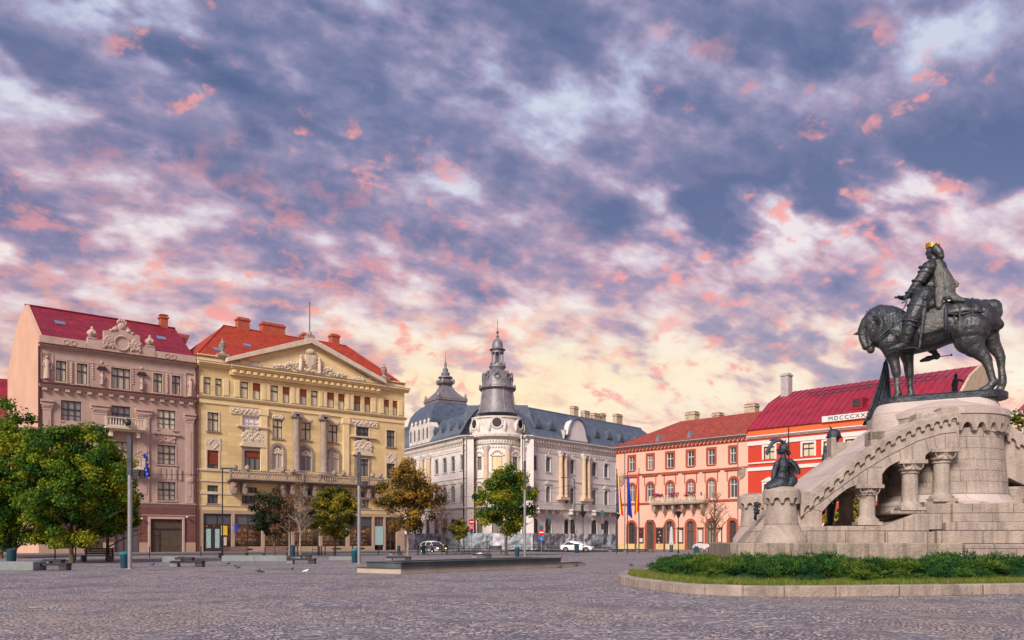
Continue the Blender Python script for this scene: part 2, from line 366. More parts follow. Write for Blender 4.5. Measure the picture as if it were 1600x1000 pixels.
M['tyre'] = mat('rubber', (.015, .015, .017), .9, .2, 4)
M['rim'] = mat('alloy', (.35, .35, .37), .3, .1, 4, metal=.8)
M['canvas'] = mat('off white canvas', (.58, .53, .52), .85, .12, 3, .6, 5, stain=.15, stain_col=(.34, .3, .3))
M['pigeon'] = mat('pigeon grey', (.05, .06, .08), .6, .4, 12)
M['skin_blue'] = mat('blue cloth', (.08, .16, .42), .8, .1, 4)
M['flag_blue'] = mat('flag blue', (.015, .04, .36), .7, .08, 4)
M['flag_yellow'] = mat('flag yellow', (.85, .62, .02), .7, .05, 4)
M['flag_red'] = mat('flag red', (.60, .012, .03), .7, .08, 4)
M['sign_red'] = mat('sign red', (.60, .01, .02), .4, .05, 4)
M['sign_white'] = mat('sign white', (.8, .8, .8), .4, .03, 4)
M['sign_blue'] = mat('sign blue', (.02, .14, .55), .4, .05, 4)
M['sign_back'] = mat('teal sign back', (.03, .12, .14), .5, .1, 4)
M['sky_light'] = mat('skylight glass', (.12, .22, .36), .08, .1, 1, spec=1)
M['flower'] = mat('magenta geraniums', (.35, .015, .12), .8, .5, 12)
M['poster'] = mat('dark poster', (.03, .03, .05), .4, .1, 3)
M['paper'] = mat('pale poster', (.68, .55, .44), .5, .15, 6)
M['teal_art'] = mat('pale teal poster', (.36, .55, .52), .5, .3, 5)
M['yellow_sign'] = mat('yellow placard', (.80, .55, .07), .5, .05, 3)
M['wood_brown'] = mat('brown timber', (.14, .055, .035), .6, .2, 4)
M['shopwall'] = mat('shop interior', (.10, .065, .05), .9, .3, 1)
M['warm_lamp'] = emit_mat('shop ceiling lamp', (1.0, .66, .32), 16)
M['warm_goods'] = mat('lit goods ochre', (.62, .34, .10), .6, .4, 8)
M['goods2'] = mat('goods red', (.40, .08, .05), .6, .4, 8)
M['goods3'] = mat('goods pale', (.55, .48, .38), .6, .4, 8)
def thin_glass():
    m = bpy.data.materials.new('shop glass'); m.use_nodes = True; t = m.node_tree; k = N(t); t.nodes.remove(t.nodes['Principled BSDF'])
    a = k.new('ShaderNodeBsdfTransparent'); a.inputs[0].default_value = (.72, .76, .76, 1)
    g = k.new('ShaderNodeBsdfGlossy'); g.inputs['Roughness'].default_value = .03; fr = k.new('ShaderNodeFresnel'); fr.inputs[0].default_value = 1.7
    mx = k.new('ShaderNodeMixShader'); t.links.new(fr.outputs[0], mx.inputs[0]); t.links.new(a.outputs[0], mx.inputs[1]); t.links.new(g.outputs[0], mx.inputs[2])
    t.links.new(mx.outputs[0], t.nodes['Material Output'].inputs[0]); return m
M['shop_glass'] = thin_glass()

# ------------------------------------------------------------------ facade toolkit
def ops_px(fr, lst, zs=1, zx=0, zy=0):
    """measured rectangles -> openings (u0,u1,v0,v1,arch)"""
    out = []
    for r in lst:
        x0, x1, y0, y1 = [r[0]*zs+zx, r[1]*zs+zx, r[2]*zs+zy, r[3]*zs+zy]
        xc = (x0+x1)/2
        out.append([fr.at(x0, 0)[0], fr.at(x1, 0)[0], fr.at(xc, y1)[1], fr.at(xc, y0)[1], bool(len(r) > 4 and r[4])])
    return out
def arcpts(u0, u1, v1, k=9, grow=0):
    r = (u1-u0)/2; c = (u0+u1)/2; zc = v1-r; r += grow
    return [(c-r*math.cos(math.pi*i/k), zc+r*math.sin(math.pi*i/k)) for i in range(k+1)]
def wall(mb, u0, u1, v0, v1, ops, y=0.0, depth=.28):
    us = sorted({u0, u1} | {o[0] for o in ops if u0 < o[0] < u1} | {o[1] for o in ops if u0 < o[1] < u1})
    vs = sorted({v0, v1} | {o[2] for o in ops if v0 < o[2] < v1} | {o[3] for o in ops if v0 < o[3] < v1})
    for a, b in zip(us, us[1:]):
        for c, d in zip(vs, vs[1:]):
            m, k = (a+b)/2, (c+d)/2
            if any(o[0] < m < o[1] and o[2] < k < o[3] for o in ops): continue
            mb.quad((a, y, c), (b, y, c), (b, y, d), (a, y, d))
    for o in ops:
        a, b, c, d = o[:4]; yy = y+depth
        if o[4]:
            P = arcpts(a, b, d); zs = d-(b-a)/2
            for (p, q) in zip(P, P[1:]):
                mb.quad((p[0], y, p[1]), (q[0], y, q[1]), (q[0], y, d), (p[0], y, d))
                mb.quad((p[0], y, p[1]), (p[0], yy, p[1]), (q[0], yy, q[1]), (q[0], y, q[1]))
            d = zs
        else: mb.quad((a, y, d), (a, yy, d), (b, yy, d), (b, y, d))
        mb.quad((a, y, c), (a, yy, c), (a, yy, d), (a, y, d)); mb.quad((b, y, c), (b, y, d), (b, yy, d), (b, yy, c))
        mb.quad((a, y, c), (b, y, c), (b, yy, c), (a, yy, c))
def window(parent, o, fm, pm, cols=2, tran=.68, depth=.24, y=0.0, sill=None, sur=None, sw=.18, bars=0, name='window', th=.07, hood=None, bd=.0, blind=None, xf=None):
    a, b, c, d = o[:4]; yy = y+depth-.09; e = MB(); h = d-c; arch = o[4]
    zt = d-(b-a)/2 if arch else d
    e.box(a, a+th, yy, yy+.07, c, zt); e.box(b-th, b, yy, yy+.07, c, zt); e.box(a+th, b-th, yy, yy+.07, c, c+th)
    if arch:
        P = arcpts(a, b, d); Q = arcpts(a+th, b-th, d-th)
        for i in range(len(P)-1):
            e.quad((P[i][0], yy, P[i][1]), (Q[i][0], yy, Q[i][1]), (Q[i+1][0], yy, Q[i+1][1]), (P[i+1][0], yy, P[i+1][1]))
    else: e.box(a+th, b-th, yy, yy+.07, d-th, d)
    zt2 = c+h*tran
    e.box(a+th, b-th, yy-.03, yy+.07, zt2-th*.7, zt2+th*.7)
    for i in range(1, cols):
        x = a+(b-a)*i/cols; e.box(x-th*.55, x+th*.55, yy-.015, yy+.07, c+th, (d-th) if not arch else d-th-.12)
    if bars:
        for i in range(cols):
            x0 = a+(b-a)*i/cols; x1 = a+(b-a)*(i+1)/cols
            for j in range(1, bars):
                z = c+(zt2-c)*j/bars; e.box(x0+.05, x1-.05, yy+.01, yy+.06, z-.02, z+.02)
    w_ = e.build(name, fm, parent)
    if xf: w_.location, w_.rotation_euler = xf
    g = MB()
    if arch: g.quad(*([(a, yy+.08, c), (b, yy+.08, c)]+[(p[0], yy+.08, p[1]) for p in reversed(arcpts(a, b, d))]))
    else: g.quad((a, yy+.08, c), (b, yy+.08, c), (b, yy+.08, d), (a, yy+.08, d))
    g.build('pane', pm, w_)
    if blind:
        q = MB(); q.box(a+.03, b-.03, yy-.05, yy-.035, d-h*blind[1], d-.02); q.build('blind', blind[0], w_)
    if sill:
        q = MB(); q.box(a-.18, b+.18, y-.16, y+.04, c-.16, c-.002); q.build('sill', sill, w_)
    if sur:
        q = MB()
        if arch:
            P = arcpts(a, b, d); Q = arcpts(a, b, d, grow=sw)
            for i in range(len(P)-1):
                q.prism([P[i], P[i+1], Q[i+1], Q[i]], y-.07, y+.02)
            q.box(a-sw, a, y-.07, y+.02, c, zt); q.box(b, b+sw, y-.07, y+.02, c, zt)
        else:
            q.box(a-sw, a, y-.06, y+.02, c, d+sw); q.box(b, b+sw, y-.06, y+.02, c, d+sw); q.box(a, b, y-.06, y+.02, d, d+sw)
        q.build('surround', sur, w_)
    if hood:
        kind, hm = hood; q = MB(); cx = (a+b)/2; hw = (b-a)/2+.35
        if kind == 'tri': q.prism([(cx-hw, d+.45), (cx+hw, d+.45), (cx, d+1.0)], y-.22, y); q.box(cx-hw, cx+hw, y-.16, y, d+.30, d+.448)
        elif kind == 'flat': q.box(cx-hw, cx+hw, y-.22, y, d+.32, d+.46); q.box(cx-hw+.12, cx+hw-.12, y-.12, y, d+.18, d+.318)
        elif kind == 'seg':
            P = [(cx-hw+2*hw*i/8, d+.35+.55*math.sin(math.pi*i/8)) for i in range(9)]
            q.prism([(cx-hw, d+.28)]+P+[(cx+hw, d+.28)], y-.2, y)
        elif kind == 'crest':
            P = [(cx-hw*.8+1.6*hw*i/8, d+.15+.35*math.sin(math.pi*i/8)) for i in range(9)]
            q.prism([(cx-hw*.8, d+.02)]+P+[(cx+hw*.8, d+.02)], y-.16, y)
            q.ball((cx, y-.1, d+.62), (.16, .12, .26), 6, 5); q.ball((cx-hw*.55, y-.08, d+.38), (.14, .1, .12), 6, 4); q.ball((cx+hw*.55, y-.08, d+.38), (.14, .1, .12), 6, 4)
        q.build('hood', hm, w_)
    return w_
def ledge(mb, u0, u1, z, h, out, y=0.0, steps=3):
    for i in range(steps):
        mb.box(u0, u1, y-out*(i+1)/steps, y+.02, z+h*i/steps+(.001 if i else 0), z+h*(i+1)/steps)
def scroll(mb, cx, z, w_, h, y, k=14, seed=0, r=.1):
    """relief work: a cluster of small curled lumps"""
    rn = random.Random(seed)
    for i in range(k):
        t = i/(k-1)*2-1; x = cx+t*w_/2; zz = z+h*(.5+.35*math.sin(i*2.3))*(1-.35*abs(t))
        mb.ball((x, y-.05, zz), (r*rn.uniform(.8, 1.5), .09, r*rn.uniform(.9, 1.7)), 6, 4)
def balustrade(mb, u0, u1, y, z0, z1, step=.28, r=.07, piers=3.0, cap=.12):
    mb.box(u0, u1, y-.09, y+.09, z1-cap, z1); mb.box(u0, u1, y-.08, y+.08, z0, z0+.08)
    k = max(2, int((u1-u0)/step)); h = z1-cap-z0-.08
    for i in range(k):
        x = u0+(i+.5)*(u1-u0)/k
        mb.lathe([(r*.5, 0), (r, h*.3), (r*.45, h*.75), (r*.6, h)], (x, y, z0+.08), 5)
    kp = max(1, int((u1-u0)/piers))
    for i in range(kp+1):
        x = u0+i*(u1-u0)/kp; mb.box(x-.12, x+.12, y-.11, y+.11, z0-.02, z1+.03)
def chimney(parent, x, y, z0, w_, dd, h, m, name='chimney', cap=True):
    e = MB(); e.box(x-w_/2, x+w_/2, y-dd/2, y+dd/2, z0, z0+h)
    e.box(x-w_/2-.12, x+w_/2+.12, y-dd/2-.12, y+dd/2+.12, z0+h+.001, z0+h+.22)
    e.box(x-w_/2+.05, x+w_/2-.05, y-dd/2+.05, y+dd/2-.05, z0+h+.22, z0+h+.42)
    if cap: e.box(x-w_/2-.05, x+w_/2+.05, y-dd/2-.05, y+dd/2+.05, z0+h+.42, z0+h+.5)
    return e.build(name, m, parent)
def statue_relief(mb, x, z, h, y):
    """small standing stone figure against a wall"""
    s = h/1.9
    mb.ball((x, y-.12, z+1.74*s), (.12*s, .12*s, .15*s), 7, 5); mb.tube([(x, y-.12, z+1.6*s), (x, y-.12, z+1.4*s), (x+.03, y-.14, z+.9*s), (x, y-.12, z)], [.07*s, .24*s, .19*s, .27*s], 8)
    mb.tube([(x-.2*s, y-.14, z+1.42*s), (x-.3*s, y-.2, z+1.1*s), (x-.1*s, y-.26, z+.95*s)], [.08*s, .07*s, .06*s], 6)
    mb.tube([(x+.2*s, y-.14, z+1.42*s), (x+.32*s, y-.16, z+1.15*s), (x+.3*s, y-.2, z+.8*s)], [.08*s, .07*s, .06*s], 6)

# ================================================================== A: rose townhouse (left)
FA = Frame(-52.87, 93, 0, 39.6)
A = thing('corner_townhouse', 'rose plaster townhouse with crimson metal roof and a bare peach gable wall', 'building', FA.o, 39.6)
WA = 17.3
z1 = lambda l: ops_px(FA, l, .2, 0, 460)
z2 = lambda l: ops_px(FA, l, .28, 0, 620)
topw = z1([[437, 518, 520, 682], [600, 683, 542, 702], [868, 1018, 578, 740], [1197, 1268, 618, 768], [1342, 1410, 636, 782]])
r2 = z1([[477, 635, 832, 990]])+z2([[622, 727, 52, 155], [878, 980, 75, 182]])
r3 = z2([[620, 715, 250, 375], [878, 980, 270, 378]]); r3 = [[r2[0][0], r2[0][1], r3[0][2], r3[1][3], False]]+r3
r4 = z2([[878, 980, 475, 578]]); r4 = [[o[0], o[1], r4[0][2], r4[0][3], False] for o in r2[:2]]+r4
gar = z2([[838, 1015, 683, 875]])[0]; gar[2] = .02
shops = [[.9, 3.2, .6, 4.0, False], [4.2, 6.6, .6, 4.0, False], [7.8, 10.6, .02, 4.1, False]]
HC = FA.at(61, 541)[1]; HP = FA.at(61, 523)[1]; HB = FA.at(61, 598)[1]; HM = FA.at(210, 788)[1]
e = MB(); wall(e, 0, WA, 5.6, HP-.3, topw+r2+r3+r4, 0)
e.quad((0, .0, 5.6), (0, 20.5, 5.6), (0, 20.5, 6), (0, 0, 6))
e.build('front_wall', M['rose'], A)
e = MB(); wall(e, 0, WA, 1.3, 5.6, [gar]+shops, -.06); e.build('ground_floor_wall', M['maroon'], A)
e = MB(); wall(e, 0, WA, 0, 1.3, [gar]+shops, -.12); e.build('ground_floor_base', M['beige'], A)
e = MB(); e.prism([(0, 0)], 0, 0) if False else None
G0 = [(0, 0), (20.5, 0), (20.5, 23.4), (13.2, 28.6), (8, 29.75), (0, HP-.1)]
b = [(-.02, y, z) for y, z in G0]; c_ = [(.35, y, z) for y, z in G0]
e.quad(*b); e.quad(*reversed(c_))
for i in range(6): e.quad(b[i], c_[i], c_[(i+1) % 6], b[(i+1) % 6])
e.build('gable_wall', M['gable'], A)
e = MB(); e.quad((.35, -.1, HP-.35), (WA, -.1, HP-.35), (WA, 8, 29.6), (.35, 8, 29.6)); e.quad((.35, 8, 29.6), (WA, 8, 29.6), (WA, 20.5, 23.4), (.35, 20.5, 23.4))
e.quad((WA, -.1, HP-.35), (WA, 20.5, HP-.35), (WA, 20.5, 23.4), (WA, 8, 29.6)); e.box(-.1, WA, 7.85, 8.15, 29.58, 29.72)
rf = e.build('roof', M['red_sheet'], A)
for (px, py) in ((92, 502), (178, 515), (249.5, 526)):
    # rooflights lie on the slope between eaves and ridge
    u, _ = FA.at(px, py, 5.0); v = FA.at(px, py, 4.4)[1]; s = (29.6-HP+.35)/8.1; yy = 4.4
    zz = HP-.35+(yy+.1)*s
    q = MB(); q.quad((u-.55, yy-.4, zz-.4*s+.09), (u+.55, yy-.4, zz-.4*s+.09), (u+.55, yy+.4, zz+.4*s+.09), (u-.55, yy+.4, zz+.4*s+.09)); q.build('skylight', M['sky_light'], rf)
chimney(A, 15.9, 8.3, 28.6, .9, 1.0, 2.1, M['chimney_red'])
t = MB()     # pale mouldings
for a_ in ((HB-.5, .4, .45), (HM-.1, .35, .28), (HM-1.4, .2, .1)): q = MB(); ledge(q, -.05, WA, *a_); q.build('string_course', M['rose_trim'], A, bevel=.015)
ledge(t, -.05, WA+.02, HC-.1, .35, .55)
t.box(0, WA, -.12, .25, HC+.26, HP)                                      # attic parapet
cx = FA.at(190, 530)[0]; zt = FA.at(190, 520)[1]
# stepped centre of the attic
t.box(0.02, WA, -.04, .0, HC-1.2, HC-.1)
t.build('cornice', M['rose_trim'], A, bevel=.015); t = MB()
t.box(cx-2.0, cx+2.0, -.22, .3, HC+.26, FA.at(190, 521)[1])
t.prism([(cx-2.0, FA.at(190, 521)[1]), (cx-1.2, FA.at(190, 521)[1]+.15), (cx-.7, FA.at(190, 521)[1]+.8), (cx+.7, FA.at(190, 521)[1]+.8), (cx+1.2, FA.at(190, 521)[1]+.15), (cx+2.0, FA.at(190, 521)[1])], -.2, .25)
t.build('attic_centre', M['rose_trim'], A, bevel=.015)
for sx in (-1, 1): t = MB(); t.box(cx+sx*2.9-.85, cx+sx*2.9+.85, -.18, .28, HC+.26, HP+.35); t.box(cx+sx*3.2-.5, cx+sx*3.2+.5, -.24, .3, HP+.351, HP+.55); t.build('attic_pedestal', M['rose_trim'], A, bevel=.015)
for k in range(int(WA/1.15)): t = MB(); t.box(.3+k*1.15, .75+k*1.15, -.34, -.02, HB-.78, HB-.502); t.build('corbel', M['rose_trim'], A)
t = MB(); t.box(-.1, WA+.05, -.64, .0, HC+.255, HC+.37); t.box(-.1, WA+.05, -.54, 0, HB-.09, HB+.08); t.box(-.1, 0.02, -.2, .0, 4, HC); t.box(WA-.06, WA+.06, -.14, -.02, 0, HC)
t.build('flashing', M['maroon_trim'], A)
# relief ornament, each piece on its own
def piece(parent, name, m, fn, smooth=45):
    q = MB(); fn(q); return q.build(name, m, parent, smooth=smooth)
zc = FA.at(190, 537)[1]; RT_ = M['rose_trim']
def f_(t):
    for k in range(26):
        a = 2*math.pi*k/26; t.ball((cx+.82*math.cos(a), -.28, zc+.82*math.sin(a)), (.15, .1, .15), 6, 4)
piece(A, 'round_medallion', RT_, f_)
for sx in (-1, 1):
    piece(A, 'relief_panel', RT_, lambda t: scroll(t, cx+sx*1.5, zc-.8, 1.0, 1.7, -.22, 22, 1, .2))
    def f_(t):
        x = cx+sx*3.2; t.lathe([(.2, 0), (.42, .15), (.5, .45), (.36, .8), (.15, .95), (.2, 1.1), (.02, 1.3)], (x, .0, HP+.55), 10)
        for k in range(6): a = k*1.05; t.ball((x+.42*math.cos(a), .42*math.sin(a), HP+1.0), (.16, .16, .26), 6, 4)
    piece(A, 'attic_urn', RT_, f_)
def f_(t):
    t.ball((cx, -.1, zc+2.0), (.5, .28, .45), 10, 6)
    for k in range(5): a = math.pi*(.15+.175*k); t.ball((cx+.5*math.cos(a), -.1, zc+2.25+.45*math.sin(a)), (.13, .12, .28), 6, 4)
    for sx in (-1, 1): t.ball((cx+sx*.75, -.15, zc+1.55), (.36, .22, .26), 8, 5); t.ball((cx+sx*1.15, -.15, zc+1.35), (.26, .2, .18), 8, 5)
piece(A, 'attic_crest', RT_, f_)
for x in (2.7, 3.45, 5.0, 5.75):
    for xx in (x, 2*cx-x):
        def f_(t):
            for k in range(12):
                a = 2*math.pi*k/12; t.ball((xx+.26*math.cos(a), -.13, HC+.85+.26*math.sin(a)), .075, 5, 3)
        piece(A, 'attic_ring', RT_, f_)
for (px, py, h) in ((73, 592, 2.6), (297, 620, 2.4)):
    x = FA.at(px, py)[0]; z = FA.at(px, py)[1]; x = min(max(x, .75), WA-.7)
    st_ = piece(A, 'wall_statue', RT_, lambda t: statue_relief(t, x, z, h, 0))
    q = MB(); q.box(x-.62, x+.62, -.04, .0, z-.1, z+2.9); q.box(x-.66, x-.5, -.1, -.04, z-.1, z+2.9); q.box(x+.5, x+.66, -.1, -.04, z-.1, z+2.9); q.build('statue_panel', RT_, st_)
for (px, py) in ((159, 601), (221, 609)):
    x, z = FA.at(px, py)
    st_ = piece(A, 'niche_statue', RT_, lambda t: statue_relief(t, x, z, 1.5, 0)); q = MB(); q.prism([(x-.6, z+1.75), (x+.6, z+1.75), (x+.35, z+2.1), (x-.35, z+2.1)], -.3, 0); q.build('niche_hood', M['frame_dark'], st_)
    piece(A, 'relief_disc', RT_, lambda t: (t.ball((x, -.03, z+2.6), (.2, .1, .2), 8, 5), [t.ball((x-.95, -.03, z+.6+.3*k), (.11, .08, .11), 6, 4) for k in range(7)] and None))
for o in r3[1:]+r3[:1]:
    x = (o[0]+o[1])/2; z = o[3]+.45
    if o is r3[1]: continue
    P = [(x-1.0+2.0*i/8, z+.95+.65*math.sin(math.pi*i/8)) for i in range(9)]
    q = MB(); q.prism([(x-1.7, z+.80), (x-1.7, z+.95)]+P+[(x+1.7, z+.95), (x+1.7, z+.80)], -.26, 0); hd = q.build('window_hood', RT_, A)
    piece(hd, 'relief_panel', RT_, lambda t: scroll(t, x, z-.2, 1.9, 1.3, -.02, 26, 5, .18))
    q = MB(); q.box(o[0]-.2, o[1]+.2, -.08, 0, o[2]-2.0, o[2]-.3)
    for k in range(5): q.box(o[0]+.05+k*.62, o[0]+.35+k*.62, -.16, -.08, o[2]-1.8, o[2]-.5)
    q.build('apron_panel', RT_, A)
for x in ((topw[0][1]+topw[1][0])/2, (topw[3][1]+topw[4][0])/2):
    piece(A, 'hanging_garland', RT_, lambda t: [t.ball((x, -.06, topw[0][2]+.1+k*.27), (.16, .09, .13), 6, 4) for k in range(9)])
# pilasters
t = MB(); 
for (xa, xb, yt) in ((215, 297, 8), (505, 605, 36), (753, 843, 62), (1025, 1090, 88)):
    o = z2([[xa, xb, yt, yt+30]])[0]; a_, b_ = max(o[0], .12), min(o[1], WA-.1); top = o[3]
    t.box(a_+.25, b_-.25, -.16, 0, HM+.3, top-1.3); t.box(a_+.5, b_-.5, -.2, -.1, HM+1.2, top-2.4)
    for k in range(3): t.box(a_+.18-.1*k, b_-.18+.1*k, -.2-.06*k, 0, top-1.3+.28*k+(.001 if k else 0), top-1.3+.28*(k+1))
    for k in range(6): t.ball((a_+.35+(b_-a_-.7)*k/5, -.24, top-.75), (.16, .12, .2), 6, 4)
    t.box(a_-.02, b_+.02, -.45, 0, top-.4, top-.15)
    t.ball(((a_+b_)/2, -.2, HM+.3+2.9), (.5, .12, .42), 8, 5)
t.build('pilasters', M['rose_trim'], A, bevel=.01)
for i, o in enumerate(topw): window(A, o, M['frame_blue'], M['pane_cream'], 3 if i == 2 else 2, .62, sur=M['rose_trim'], sw=.12, sill=M['rose_trim'], th=.09)
for i, o in enumerate(r2+r3+r4): window(A, o, M['frame_blue'], M['pane_cream'] if i else M['pane_mix'], 3, .58, sur=M['rose_trim'] if i > 2 else None, sw=.12, sill=M['rose_trim'] if i not in (1, 4) else None, bars=2, th=.09)
for o in shops: window(A, o, M['wood_brown'], M['pane_dark'], 3, .7, y=-.12, name='shop_window', th=.12)
d_ = MB(); a_, b_, c_, dd = gar[:4]; d_.box(a_, b_, .10, .16, c_, dd); d_.cur = 1; d_.box(a_, b_, .02, .1, dd-1.25, dd-1.1); d_.box(a_+1.0, a_+1.15, .04, .1, c_, dd-1.25); d_.box(a_+.2, a_+.95, .05, .1, c_+2.1, c_+2.2)
d_.prism([(a_, dd), (a_, dd-.55), (a_+.5, dd)], -.02, .1); d_.prism([(b_, dd), (b_-.5, dd), (b_, dd-.55)], -.02, .1)
d_.build('garage_door', [M['metal_door'], M['frame_dark']], A)
q = MB(); q.box(a_-.28, a_, -.22, .0, 0.01, dd+.28); q.box(b_, b_+.28, -.22, 0, 0.01, dd+.28); q.box(a_, b_, -.22, 0, dd, dd+.28); q.build('door_surround', M['rose_trim'], A, bevel=.02)
for (o, wd) in ((r2[1], 4.3), (r3[1], 4.3)):
    x = (o[0]+o[1])/2+.25; z = o[2]-.35; q = MB(); q.box(x-wd/2, x+wd/2, -1.3, -.01, z-.3, z); q.box(x-wd/2+.2, x+wd/2-.2, -1.1, -.01, z-.5, z-.301)
    for sx in (-1, 1): q.prism([(x+sx*1.5-.2, z-.5), (x+sx*1.5+.2, z-.5), (x+sx*1.5+.15, z-1.2), (x+sx*1.5-.15, z-1.2)], -.9, -.01)
    bal = q.build('balcony', M['cream_trim'], A, bevel=.02)
    q = MB(); balustrade(q, x-wd/2, x+wd/2, -1.2, z, z+1.05, .3, .09, 2.1); q.build('railing', M['cream_trim'], bal)
q = MB()
for z, y0, x in ((FA.at(216, 712)[1], -.7, FA.at(214, 716)[0]),): q.tube([(x-.3, -.1, z), (x+.2, -1.3, z+.4)], .04, 5); q.tube([(x+.5, -.1, z), (x+1.2, -1.3, z+.4)], .04, 5)
q.tube([(x-1.3, -.1, z), (x-1.3, -1.4, z+.3)], .04, 5); q.build('flag_bracket', M['iron'], A)
lx = FA.at(194, 662)[0]; lz = FA.at(194, 662)[1]
q = MB(); q.ball((lx, -1.5, lz), .42, 10, 7); q.tube([(lx, -1.5, lz+.4), (lx, -1.4, lz+.9), (lx, -.1, lz+1.0)], .03, 5); q.build('wall_lamp', M['dark_steel'], A, smooth=40)
for (xx, zz) in ((FA.at(294, 813)[0]-.3, 4.5), (FA.at(219.5, 812)[0], 4.2)):
    q = MB(); q.tube([(xx, -.1, zz), (xx, -.35, zz+.05)], .03, 5); q.box(xx-.07, xx+.07, -.65, -.3, zz-.12, zz+.06); q.build('security_camera', M['white'], A)

# ================================================================== B: yellow palace with pediment
B0 = 17.42
FB = Frame(FA.o[0]+B0*FA.c, FA.o[1]+B0*FA.s, 0, 39.6)
B = thing('pediment_palace', 'yellow stone bank palace with carved pediment, ionic columns and orange tiled roof', 'building', FB.o, 39.6)
WB = FB.at(632, 700)[0]
z3 = lambda l: ops_px(FB, l, .22, 290, 480)
z4 = lambda l: ops_px(FB, l, .24, 290, 660)
bt = z3([[133, 180, 497, 618], [211, 259, 507, 630], [391, 446, 530, 648], [478, 532, 540, 657], [607, 658, 557, 672], [690, 740, 566, 681], [813, 862, 582, 695], [890, 940, 593, 703], [1008, 1057, 606, 716], [1084, 1131, 616, 727], [1198, 1245, 630, 738], [1270, 1313, 638, 747], [1411, 1447, 657, 762], [1471, 1505, 665, 768]])
b2 = z3([[155, 235, 748, 880], [402, 524, 775, 896], [618, 690, 798, 932], [823, 890, 820, 945], [1016, 1080, 838, 962], [1210, 1303, 852, 965], [1427, 1487, 875, 992]])
b3 = z4([[140, 215, 172, 300], [382, 487, 185, 308], [564, 635, 150, 305, 1], [750, 822, 165, 318, 1], [928, 998, 180, 328, 1], [1140, 1205, 240, 350], [1308, 1362, 258, 365]])
b3[5][0] = b2[5][0]+.1; b3[5][1] = b2[5][1]-.1
b4 = z4([[142, 213, 410, 527], [365, 465, 422, 530]]); zz4 = b4[0]
b4 += [[o[0], o[1], zz4[2], zz4[3], False] for o in (b2[2], b2[3], b2[4], b2[5], b2[6])]
HSh = 5.0
bays = z4([[115, 298, 635, 812], [320, 495, 640, 812], [515, 690, 640, 812], [708, 870, 645, 812], [890, 1045, 650, 812], [1068, 1215, 655, 812], [1230, 1290, 660, 812], [1302, 1372, 660, 812]])
for i, o in enumerate(bays): o[2] = .75 if i not in (0, 6, 7) else .15; o[3] = 4.95
zC = FB.at(307.6, 568)[1]; zP = FB.at(306.5, 553.7)[1]; zL = FB.at(307.6, 619)[1]; zQ = FB.at(307.6, 565)[1]
e = MB(); wall(e, 0, WB, 5.4, zP-.02, bt+b2+b3+b4, 0, .3)
e.quad((WB, 0, 0), (WB, 14, 0), (WB, 14, zP-.3), (WB, 0, zP-.3)); e.quad((0, 0, 20), (0, 0, zP-.3), (0, 18, zP-.3), (0, 18, 20)); e.quad((0, 18, 0), (WB, 18, 0), (WB, 18, zP-.3), (0, 18, zP-.3))
e.build('front_wall', M['yellow'], B)
e = MB(); wall(e, 0, WB, 0, 5.4, bays, -.05, .5); e.build('shopfront_wall', M['beige'], B)
# roof
ui, ri = 24.2-B0, 43.1-B0; zr = 31.35
e = MB(); z0 = zP-.15
e.quad((-.2, -.2, z0), (WB-.3, -.2, z0), (ri, 9, zr), (ui, 9, zr)); e.quad((WB-.3, -.2, z0), (WB-.3, 18, z0), (ri, 9, zr)); e.quad((-.2, 18, z0), (-.2, -.2, z0), (ui, 9, zr))
e.quad((WB-.3, 18, z0), (-.2, 18, z0), (ui, 9, zr), (ri, 9, zr)); rfB = e.build('roof', M['orange_tile'], B)
q = MB(); q.tube([(ui, 9, zr), (ri, 9, zr)], .12, 6); q.tube([(ui, 9, zr), (-.2, -.2, z0)], .1, 6); q.tube([(ri, 9, zr), (WB-.3, -.2, z0)], .1, 6); q.build('ridge_tiles', M['orange_tile'], rfB)
sl_ = (zr-z0)/9.2
for (px, py) in ((339.5, 546), (386.5, 540)):
    best = min(((abs(FB.at(px, py, yy)[1]-(z0+(yy+.2)*sl_)), yy) for yy in np.arange(.5, 8.5, .1))); yy = best[1]; u = FB.at(px, py, yy)[0]; zz = z0+(yy+.2)*sl_+.08
    q = MB(); q.quad((u-.5, yy-.35, zz-.35*sl_), (u+.5, yy-.35, zz-.35*sl_), (u+.5, yy+.35, zz+.35*sl_), (u-.5, yy+.35, zz+.35*sl_)); q.build('skylight', M['sky_light'], rfB)
for (x0, x1, y) in ((370, 388, 9.2), (408, 443, 9.4), (471, 477, 9.8), (516, 528, 9.4)):
    a_ = FB.at(x0, 500, y)[0]; b_ = FB.at(x1, 500, y)[0]; chimney(B, (a_+b_)/2, y, zr-.8, b_-a_, 1.1, 1.9 if x0 != 471 else 1.4, M['chimney_red'], cap=False)
# link roof between the two houses
q = MB(); q.quad((-4.5, 6, 27.3), (.5, 6, 27.0), (3.2, 12, 30.0), (-2.5, 12, 30.2)); q.quad((.5, 6, 27.0), (-4.5, 6, 27.3), (-4.5, 6, 24), (.5, 6, 24)); q.build('link_roof', M['brown_tile'], B)
u1_, u2_, ap = 21.5-B0, 43.6-B0, 32.5-B0; zap = 29.1
t = MB()
ledge(t, 0, u1_, zC-.25, .6, .7); ledge(t, u2_, WB+.6, zC-.25, .6, .7); ledge(t, u1_, u2_, zC-.25, .6, .95)
t.box(0, WB+.1, -.1, .4, zC+.36, zP); t.box(0, WB+.2, -.3, .45, zP, zP+.14)
ledge(t, 0, WB+.3, zL-.2, .3, .32); t.box(0, WB, -.12, 0, zL-.75, zL-.25)
t.box(u1_, u2_, -.35, 0, zC-.9, zC-.26)
for k in range(24):
    x = u1_+.5+k*(u2_-u1_-1.0)/23; t.box(x-.2, x+.2, -.8, -.02, zC-.62, zC-.28)
